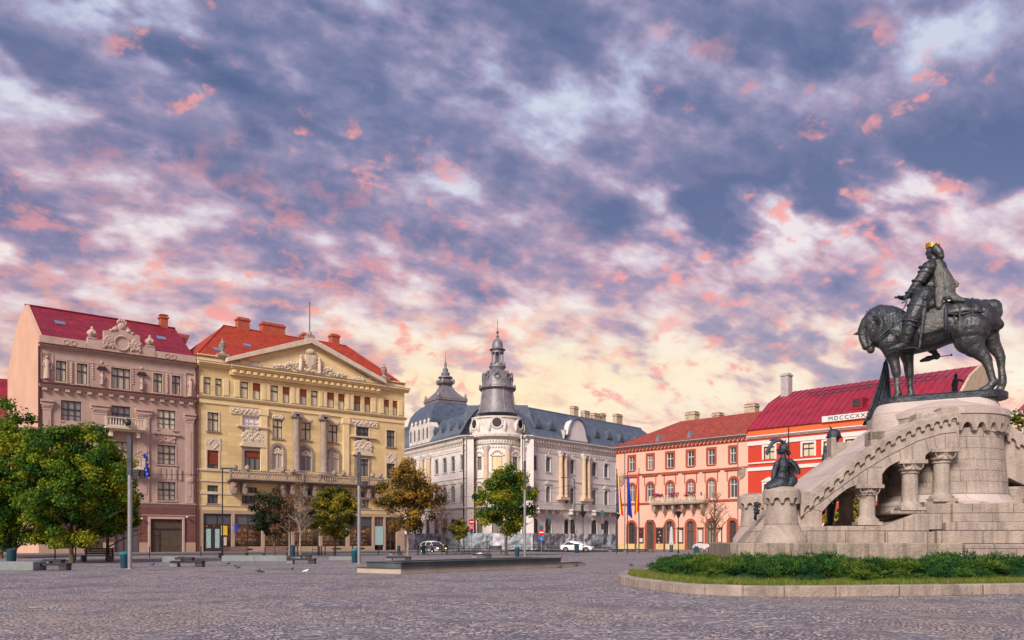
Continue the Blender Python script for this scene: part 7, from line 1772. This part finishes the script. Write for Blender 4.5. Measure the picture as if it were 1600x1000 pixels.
bin_('dark bin with turquoise lid beside the steel mast at the left', 194, 888, .9); bin_('dark teal bin at the left edge under the trees', 18, 881, 1.0, False, .3)
bin_('dark teal bin with turquoise lid beside the basin mast', 554, 879, .95); bin_('narrow dark bin behind the bench of the bare tree', 457, 870, 1.1, False, .25)
bin_('small bin beside the corner of the yellow palace', 623, 863, .95); bin_('bin with turquoise lid to the left of the mast by the maple', 808, 870, 1.0); bin_('dark bin before the white car', 901, 864, 1.0, False, .3)
bin_('bin behind the bench before the silver car', 662, 866, 1.0)
def bollard(i, px, py, h=.95):
    Y = 1950/(py-845); x, _ = gp(px, Y); q = MB(); q.lathe([(.05, 0), (.045, h*.85), (.06, h*.86), (.05, h), (0, h+.02)], (x, Y, 0), 8); o = q.build('bollard', M['iron'], None, smooth=40); tag(o, 'thin black bollard of the kerb row before the left townhouses', 'bollard', 'bollards along the road')
for i, (px, py) in enumerate([(86, 876), (118, 875), (177, 874), (205.5, 872), (233.5, 871), (314, 869.5), (384, 869), (465, 868.5), (497, 868), (499.7, 868), (502.5, 868), (508, 868), (551, 867), (591, 867), (667, 866)]): bollard(i, px, py)
def planter(label, x0, x1, py, h, m='concrete', d=1.2):
    Y = 1950/(py-845); a, b = gp(x0, Y)[0], gp(x1, Y)[0]; q = MB(); 
    kk = max(1, int((b-a)/2.2)); 
    for i in range(kk): q.box(a+(b-a)*i/kk+.008, a+(b-a)*(i+1)/kk-.008, Y, Y+d, 0, h)
    tag(q.build('low_stone_wall', M[m], None, bevel=.02), label, 'low wall')
planter('long pale low wall under the green trees at the left edge', -30, 52, 892, .45); planter('pale low wall behind the backless bench before the garage gate', 253, 278, 879, .4)
planter('long pale low wall before the brown backrest benches', 346, 448, 877.5, .42); planter('low grey wall between the bare tree and the basin mast', 514, 552, 876, .3)

# raised stone basin
bd = math.degrees(math.atan2(11.6, 9.04)); BN = Frame(-4.97, 37.1, 0, bd); BS = thing('stone_basin', 'long low stepped stone basin with dark rim across the middle of the square', 'basin', BN.o, bd)
q = MB(); Lb, Wb = 14.7, 2.9; k = 7
for i in range(k): q.box(Lb*i/k+.006, Lb*(i+1)/k-.006, .0, Wb, 0, .25)
q.build('light_step', M['basin_light'], BS, bevel=.015)
q = MB(); q.box(.35, Lb-1.6, .35, .55, .2, .50); q.box(.35, Lb-1.6, Wb-.5, Wb-.3, .2, .50); q.box(.35, .55, .55, Wb-.5, .2, .5); q.box(Lb-1.8, Lb-1.6, .55, Wb-.5, .2, .5); q.box(.55, Lb-1.8, .55, Wb-.5, .2, .30); q.build('dark_wall', M['basin_dark'], BS, bevel=.01)
q = MB()
for (a, b, c, d) in ((.28, Lb-1.55, .26, .64), (.28, Lb-1.55, Wb-.6, Wb-.22)): q.box(a, b, c, d, .50, .545)
q.box(.28, .64, .64, Wb-.6, .50, .545); q.box(Lb-1.9, Lb-1.55, .64, Wb-.6, .5, .545); q.build('rim', M['basin_dark'], BS, bevel=.008)
q = MB(); q.box(-.03, Lb+.03, -.05, .35, .25, .275); q.box(-.05, .33, .35, Wb, .25, .275); q.build('step_edge', M['basin_dark'], BS)

# ------------------------------------------------------------------ cars
def car(name, label, px, Y, deg, L=4.3, lights=None, paint='carwhite', taxi=False):
    x, _ = gp(px, Y); t = thing(name, label, 'car', (x, Y, 0.005), deg)
    # body sections along x (front = +x): (x, half width, belt z, bottom z)
    a = L/2; S = [(-a, .60, .72, .42), (-a+.12, .74, .92, .30), (-a+.6, .82, .98, .24), (-.9, .85, .96, .22), (.3, .86, .93, .22), (1.0, .85, .90, .22), (a-.55, .82, .80, .22), (a-.15, .74, .68, .24), (a, .60, .56, .34)]
    q = MB(); rows = []
    for (xx, w_, zt, zb) in S: rows.append([(xx, -w_*.92, zb), (xx, -w_, zb+.12), (xx, -w_*1.0, (zt+zb)/2+.05), (xx, -w_*.95, zt-.05), (xx, -w_*.82, zt), (xx, 0, zt+.03), (xx, w_*.82, zt), (xx, w_*.95, zt-.05), (xx, w_, (zt+zb)/2+.05), (xx, w_, zb+.12), (xx, w_*.92, zb)])
    for r0_, r1_ in zip(rows, rows[1:]): q.strip(r0_, r1_)
    for r in (rows[0], rows[-1]): q.quad(*r)
    # roof and pillars
    G = [(-1.75, .70, .97), (-1.15, .60, 1.38), (-.5, .60, 1.46), (.15, .60, 1.44), (.55, .62, 1.32), (1.25, .72, .93)]
    rr = [[(xx, -w_, z-.03), (xx, -w_*.8, z+.02), (xx, 0, z+.04), (xx, w_*.8, z+.02), (xx, w_, z-.03)] for xx, w_, z in G[1:5]]
    for r0_, r1_ in zip(rr, rr[1:]): q.strip(r0_, r1_)
    for s in (-1, 1):
        for (p, q2) in (((-1.75, .78, .97), (-1.15, .61, 1.38)), ((-.38, .84, .95), (-.40, .61, 1.44)), ((1.22, .80, .92), (.55, .63, 1.33)), ((-1.15, .61, 1.37), (.55, .63, 1.31))): q.tube([(p[0], s*p[1], p[2]), (q2[0], s*q2[1], q2[2])], .04, 5)
    body = q.build('body', M[paint], t, smooth=35, weld=True)
    q = MB()
    for s in (-1, 1): 
        P_ = [(-1.70, s*.78, .96), (1.18, s*.80, .93), (.53, s*.62, 1.34), (-.5, s*.60, 1.43), (-1.13, s*.60, 1.37)]; q.quad(*P_)
    q.quad((1.2, -.74, .93), (1.2, .74, .93), (.56, .60, 1.34), (.56, -.60, 1.34)); q.quad((-1.74, .7, .98), (-1.74, -.7, .98), (-1.16, -.58, 1.38), (-1.16, .58, 1.38)); q.build('windows', M['carglass'], body)
    for (wx, s) in ((-a+.82, 1), (-a+.82, -1), (a-.86, 1), (a-.86, -1)):
        q = MB(); th = [(.31, s*.86), (.315, s*.84), (.315, s*.66), (.2, s*.64)]; k = 18
        for (r0_, y0_), (r1_, y1_) in zip([(0.2, s*.87)]+th, th): q.strip([(wx+r0_*math.cos(2*math.pi*i/k), y0_, .31+r0_*math.sin(2*math.pi*i/k)) for i in range(k+1)], [(wx+r1_*math.cos(2*math.pi*i/k), y1_, .31+r1_*math.sin(2*math.pi*i/k)) for i in range(k+1)])
        wh = q.build('wheel', M['tyre'], t); q = MB(); q.quad(*[(wx+.21*math.cos(2*math.pi*i/k), s*.872, .31+.21*math.sin(2*math.pi*i/k)) for i in range(k)])
        for i in range(5): q.tube([(wx, s*.88, .31), (wx+.19*math.cos(i*1.2566), s*.885, .31+.19*math.sin(i*1.2566))], .025, 4)
        q.build('rim', M['rim'], wh)
        q = MB(); q.strip([(wx+.38*math.cos(R(i*12)), s*.862, .31+.38*math.sin(R(i*12))) for i in range(16)], [(wx+.31*math.cos(R(i*12)), s*.862, .31+.31*math.sin(R(i*12))) for i in range(16)]); q.build('wheel_arch', M['iron'], body)
    for s in (-1, 1):
        q = MB(); q.ball((a-.10, s*.56, .62), (.12, .18, .10), 8, 6); q.build('headlight', lights or M['sign_white'], t, smooth=60)
        q = MB(); q.box(-a-.01, -a+.1, s*.55-.12, s*.55+.12, .66, .80); q.build('tail_light', M['sign_red'], t); q = MB(); q.ball((.98, s*.95, .98), (.07, .1, .06), 6, 4); q.build('mirror', M[paint], t, smooth=60)
    q = MB(); q.box(a-.08, a+.02, -.42, .42, .36, .50); q.build('grille', M['iron'], t); q = MB(); q.box(a-.0, a+.03, -.25, .25, .38, .47); q.build('number_plate', M['sign_white'], t)
    q = MB()
    for s in (-1, 1): q.box(-.9, 1.0, s*.865-.004, s*.865+.004, .60, .62)
    for s in (-1, 1): q.box(-.02, 0, s*.866-.004, s*.866+.004, .3, .9); q.box(-.75, -.6, s*.87-.01, s*.87+.01, .80, .83); q.box(.2, .35, s*.87-.01, s*.87+.01, .80, .83)
    q.build('door_lines', M['galv'], body)
    if taxi: q = MB(); q.box(-.45, .25, -.16, .16, 1.5, 1.62); q.build('roof_sign', M['iron'], t)
    return t
car('parked_car', 'white sedan with a dark roof sign parked before the hoarding', 901.5, 113, -14, 4.45, taxi=True)
HL = emit_mat('lit headlight', (1.0, .55, .22), 30)
car('oncoming_car', 'silver white car with glowing headlights behind the autumn tree', 676, 104, -52, 4.2, HL)

# ------------------------------------------------------------------ bicycles
def bike(px, Y, deg, label):
    x, _ = gp(px, Y); t = thing('bicycle', label, 'bicycle', (x, Y, .005), deg, 'bicycles at the rack')
    for wx in (-.52, .52):
        q = MB(); k = 20; q.tube([(wx+.33*math.cos(2*math.pi*i/k), 0, .34+.33*math.sin(2*math.pi*i/k)) for i in range(k+1)], .02, 5)
        for i in range(8): q.tube([(wx, 0, .34), (wx+.32*math.cos(i*.785), 0, .34+.32*math.sin(i*.785))], .004, 3)
        q.build('wheel', M['tyre'], t)
    q = MB()
    for p in (((-.52, 0, .34), (-.12, 0, .30), (-.25, 0, .82)), ((-.12, 0, .30), (.38, 0, .78)), ((-.25, 0, .80), (.38, 0, .84), (.52, 0, .34)), ((-.52, 0, .34), (-.23, 0, .75))): q.tube(p, .018, 5)
    q.build('frame', M['dark_steel'], t); q = MB(); q.ball((-.27, 0, .90), (.13, .06, .03), 8, 4); q.tube([(-.25, 0, .8), (-.27, 0, .9)], .014, 4); q.build('saddle', M['tyre'], t, smooth=50); q = MB(); q.tube([(.38, 0, .8), (.36, 0, 1.0)], .014, 4); q.tube([(.30, -.25, 1.0), (.37, 0, 1.02), (.30, .25, 1.0)], .014, 4); q.build('handlebar', M['rim'], t)
for i, (px, Y, dg_, lb) in enumerate(((719, 97, 20, 'leftmost bicycle of the row at the rack'), (728, 95, -25, 'second bicycle from the left at the rack'), (737, 96, 15, 'bicycle in the middle of the rack row'), (744, 94, -10, 'fourth bicycle at the rack'), (753, 97, 25, 'rightmost bicycle of the rack row'))): bike(px, Y, dg_, lb)
def railing(label, pts, h=1.0, panel=1.6):
    t = thing('street_railing', label, 'railing', (0, 0, 0)); q = MB()
    for (a, b) in zip(pts, pts[1:]):
        a, b = Vector((*a, 0)), Vector((*b, 0)); n_ = max(1, int((b-a).length/panel))
        for i in range(n_+1): p = a.lerp(b, i/n_); q.tube([(p.x, p.y, 0), (p.x, p.y, h)], .03, 5)
        for z in (h, h*.55, .18): q.tube([(a.x, a.y, z), (b.x, b.y, z)], .025, 5)
    q.build('rails', M['dark_steel'], t)
railing('dark street railing behind the bicycles', [gp(700, 101), gp(765, 101)]); railing('dark street railing between the maple and the white car', [gp(795, 118), gp(875, 116)]); railing('dark street railing before the yellow palace, beside the thin bare tree', [gp(488, 90), gp(498, 90)])

# ------------------------------------------------------------------ signs and signals
def signpost(label, px, Y, h, items, group=None, cat='road sign'):
    x, _ = gp(px, Y); t = thing('sign_post', label, cat, (x, Y, 0), 0, group); q = MB(); q.tube([(0, 0, 0), (0, 0, h)], .045, 6); q.build('pole', M['galv'], t)
    for (kind, z, s) in items:
        if kind == 'noentry':
            q = MB(); q.prism([(s*math.cos(R(i*18)), z+s*math.sin(R(i*18))) for i in range(20)], -.10, -.06); o = q.build('no_entry_disc', M['sign_red'], t); q = MB(); q.box(-s*.7, s*.7, -.112, -.101, z-s*.17, z+s*.17); q.build('white_bar', M['sign_white'], o)
        elif kind == 'blue':
            q = MB(); q.prism([(s*math.cos(R(i*18)), z+s*math.sin(R(i*18))) for i in range(20)], -.10, -.06); o = q.build('blue_disc', M['sign_blue'], t); q = MB(); q.tube([(-s*.4, -.11, z+s*.4), (s*.35, -.11, z-s*.35)], s*.12, 4); q.build('arrow', M['sign_white'], o)
        elif kind == 'dark': q = MB(); q.prism([(s*math.cos(R(i*18)), z+s*math.sin(R(i*18))) for i in range(20)], -.10, -.06); q.build('dark_disc', M['sign_back'], t)
        elif kind == 'diamond': q = MB(); q.prism([(0, z-s), (s, z), (0, z+s), (-s, z)], -.10, -.06); q.build('diamond_back', M['sign_back'], t)
        elif kind in ('signal', 'signal_red'):
            q = MB(); q.box(-.16, .16, -.30, -.05, z-.45, z+.45); o = q.build('signal_head', M['iron'], t)
            for k in range(3):
                q = MB(); q.lathe([(.10, 0), (.10, .02)], (0, 0, 0), 10); q = MB(); q.ball((0, -.30, z+.28-.28*k), (.10, .05, .10), 10, 6); q.build('lens', RL if (kind == 'signal_red' and k == 0) else M['carglass'], o, smooth=60)
                q = MB(); q.box(-.12, .12, -.42, -.30, z+.38-.28*k, z+.40-.28*k); q.build('hood', M['iron'], o)
    return t
RL = emit_mat('lit red signal', (1.0, .03, .03), 7)
signpost('no entry sign above a red traffic light by the maple', 737, 106, 4.0, [('noentry', 3.9, .38), ('signal_red', 2.9, 0)])
signpost('no entry sign with a blue disc left of the white car', 846, 104, 3.3, [('noentry', 2.55, .38), ('dark', 3.15, .3), ('blue', 1.75, .28)])
signpost('traffic signal low on a pole right of the no entry sign', 858, 125, 4.6, [('signal', 3.6, 0), ('dark', 5.0, .3)])
signpost('signal and diamond sign backs before the hoarding at the right', 941, 122, 6.2, [('signal', 3.6, 0), ('diamond', 5.6, .45)])
x, Y = gp(898, 128); t = thing('hanging_signal', 'traffic signal hung from the cable arm left of the flags', 'traffic light', (gp(910, 127.5)[0], 127.5, 0)); q = MB(); zz = EYE+(845-794)*127.5/1300; q.box(-.2, .2, -.2, .2, zz-.9, zz+.5); q.build('signal_head', M['iron'], t); q = MB(); q.tube([(-1.2, .5, zz+.6), (0, 0, zz+.55), (.4, 0, zz+.55)], .04, 5); q.tube([(0, 0, zz+.5), (0, 0, zz+.6)], .04, 5); q.build('arm', M['iron'], t)

# construction hoarding: wrinkled sheeting round the foot of the hotel
def hoard(label, pts, h, seed, name='hoarding'):
    t = thing(name, label, 'hoarding', (0, 0, 0)); N_ = 0; q = MB(); rn = random.Random(seed)
    for (a, b) in zip(pts, pts[1:]):
        a, b = Vector((*a, 0)), Vector((*b, 0)); L = (b-a).length; nn = int(L/.30); d_ = (b-a).normalized(); nr = Vector((d_.y, -d_.x, 0)); G = []
        for i in range(nn+1):
            row = []
            for j in range(11):
                p = a+d_*(L*i/nn); z = h*j/10; ds = .50*mnoise.noise((p.x*.8+seed, z*.8+p.x*.5, p.y*.3))+.36*mnoise.noise((p.x*1.7-z*1.3, z*1.4, p.y)); p = p+nr*ds
                row.append((p.x, p.y, z*(1+.015*math.sin(i*.9)) if j == 10 else z))
            G.append(row)
        for i in range(nn):
            q.cur = 1 if mnoise.noise((a.x+i*.045, seed*3.1, 0)) > .22 else 0
            for j in range(10): q.quad(G[i][j], G[i+1][j], G[i+1][j+1], G[i][j+1])
    q.build('sheeting', [M['tarp'], M['tarp_white']], t, smooth=70, weld=True); q = MB()
    for (a, b) in zip(pts, pts[1:]):
        a, b = Vector((*a, 0)), Vector((*b, 0)); n_ = int((b-a).length/3)
        for i in range(n_): p = a.lerp(b, i/n_); q = MB(); q.tube([(p.x, p.y, 0), (p.x, p.y, h+.05)], .05, 5); q.build('post', M['dark_steel'], t)
gw2 = lambda x, y: GR.world(x, y)[:2]
hoard('grey blue sheeting hoarding round the foot of the ivory hotel', [(-27, 166), (-11, 140), (-8, 137.5), (3.5, 137.5), gw2(3, -4.2), gw2(40, -4.2)], 2.75, 3)

# ------------------------------------------------------------------ café corner before the salmon house
def parasol(label, px, py, h, base=None):
    Y = 1950/(py-845); x, _ = gp(px, Y); t = thing('closed_parasol', label, 'parasol', (x, Y, 0), 0, 'closed cafe parasols'); q = MB(); k = 16; prof = [(.06, h), (.14, h-.25), (.17, h*.75), (.20, h*.5), (.27, h*.34), (.22, h*.28)]; rows = []
    for r, z in prof: rows.append([((r*(1+.28*math.sin(i*2*math.pi/k*5)))*math.cos(2*math.pi*i/k), (r*(1+.28*math.sin(i*2*math.pi/k*5)))*math.sin(2*math.pi*i/k), z) for i in range(k+1)])
    for a, b in zip(rows, rows[1:]): q.strip(a, b)
    q.build('canopy', M['canvas'], t, smooth=60, weld=True); q = MB(); q.tube([(0, 0, 0), (0, 0, h)], .03, 6); q.box(-.3, .3, -.3, .3, 0, .07); q.build('pole', M['dark_steel'], t)
    if base:
        q = MB(); q.lathe([(.22, .0), (.26, .9), (.22, .95)], (0, 0, 0), 10); q.build('weight', M['bin'], t, smooth=40)
    q = MB(); q.tube([(0, .1, h*.95), (1.5 if px < 1100 else -1.2, .1, h*.86)], .04, 5); q.build('arm', M['dark_steel'], t)
parasol('closed off white parasol in a dark tub before the salmon house', 1049, 862.5, 3.4, True); parasol('closed off white parasol right of the leafless tree', 1131, 859, 3.2); parasol('closed off white parasol beside the monument turret', 1153, 859.5, 3.4)
for i, (px, h) in enumerate(((1012, 4.3), (1020, 4.3), (1038, 3.6), (993, 3.4))):
    x, Y = gp(px, 112); q = MB(); q.box(x-.12, x+.12, Y-.1, Y+.1, 0, h); tag(q.build('rough_timber_post', M['trunk'], None, bevel=.02), ['rough timber post before the second arch, left of a pair', 'rough timber post before the second arch, right of a pair', 'timber post beside the tub parasol', 'timber post right of the dark poster'][i], 'post')
x, Y = gp(1103, 108); t = thing('covered_furniture', 'cafe furniture heaped under a pale crumpled cover', 'furniture', (x, Y, 0)); q = MB(); nn, mm = 18, 8; G = [[(-1.75+3.5*i/nn, -.7+1.4*j/mm, max(.35, 1.0+.35*mnoise.noise((i*.35, j*.6, 2))-(.45 if i in (0, nn) or j in (0, mm) else 0))) for j in range(mm+1)] for i in range(nn+1)]
for i in range(nn):
    for j in range(mm): q.quad(G[i][j], G[i+1][j], G[i+1][j+1], G[i][j+1])
q.build('cover', M['canvas'], t, smooth=60, weld=True); q = MB()
for i in range(5): q.box(-1.4+.6*i, -1.3+.6*i, -.5, -.44, 0, .7); q.box(-1.4+.6*i, -1.3+.6*i, .44, .5, 0, .7)
q.box(-1.5, 1.5, -.5, .5, .42, .5); q.build('stacked_chairs', M['bench_brown'], t)
for (px, s, lb) in ((1088, .5, 'dark square planter left of the covered furniture'), (1118, .62, 'teal square planter right of the covered furniture')):
    x, Y = gp(px, 104); t = thing('square_planter', lb, 'planter', (x, Y, 0)); q = MB(); q.box(-s*.6, s*.6, -s*.6, s*.6, 0, s*1.25); q.box(-s*.66, s*.66, -s*.66, s*.66, s*1.25, s*1.35); q.build('box', M['bin'], t, bevel=.02); q = MB()
    for k in range(60): a = random.uniform(0, 6.28); q.tube([(0, 0, s*1.3), (s*.5*math.cos(a), s*.5*math.sin(a), s*1.3+random.uniform(.05, .3))], [.02, .004], 3)
    q.build('plant', J[1], t)
x, Y = gp(750.5, 79); t = thing('bundle', 'white and blue cloth bundle left on the ground by the bicycles', 'bundle', (x, Y, 0.005)); q = MB(); cap(q, [(-.35, 0, .14, .14), (0, .05, .22, .2), (.3, 0, .12, .12)]); sculpt('white_cloth', q, M['canvas'], t, .03, 4); q = MB(); cap(q, [(.25, -.05, .16, .15), (.55, 0, .12, .12)]); sculpt('blue_cloth', q, M['skin_blue'], t, .03, 3)

# ------------------------------------------------------------------ pigeons
def pigeon_mesh():
    q = MB(); cap(q, [(-.16, 0, .12, .03), (-.05, 0, .13, .065), (.05, 0, .15, .07), (.10, 0, .19, .045), (.12, 0, .235, .033)], 10); q.tube([(.14, 0, .235), (.185, 0, .225)], [.012, .003], 5); q.tube([(-.12, 0, .125), (-.26, 0, .10)], [.035, .03], 6, flat=.4)
    for s in (-1, 1): q.tube([(.02, s*.025, .09), (.03, s*.03, 0), (.06, s*.03, 0)], .006, 4)
    return q
pm = None
for i, (px, py, a, lb) in enumerate([(357, 883, 20, 'grey pigeon nearest the low wall before the brown benches'), (368, 887, 160, 'grey pigeon, left of a close pair'), (373, 889.5, -30, 'grey pigeon, right of a close pair'), (404, 895, 45, 'grey pigeon nearest the viewer at the left'), (408, 896, 200, 'grey pigeon pecking beside the one nearest the viewer'), (457, 891.5, 90, 'lone dark pigeon between the bench and the basin'), (239, 884, 10, 'tiny pigeon between the steel mast and the bench'), (478.5, 895, 0, 'white pigeon left of the stone basin'), (875, 888.5, 10, 'dark pigeon before the far end of the basin'), (901, 886, 30, 'grey pigeon by the tip of the basin step'), (907, 884, -20, 'grey pigeon, left of two past the basin tip'), (912, 883.5, 160, 'grey pigeon, right of two past the basin tip'), (986, 885, 200, 'lone pigeon between the basin and the planted island'), (1160, 0, 0, None)]):
    if lb is None: continue
    Y = 1950/(py-845); x, _ = gp(px, Y); q = pigeon_mesh(); o = q.build('pigeon', M['pigeon'] if px != 478.5 else M['sign_white'], None, smooth=60, loc=(x, Y, 0.0), deg=a); o.scale = (.7, .7, .7); tag(o, lb, 'pigeon', 'pigeons on the square')
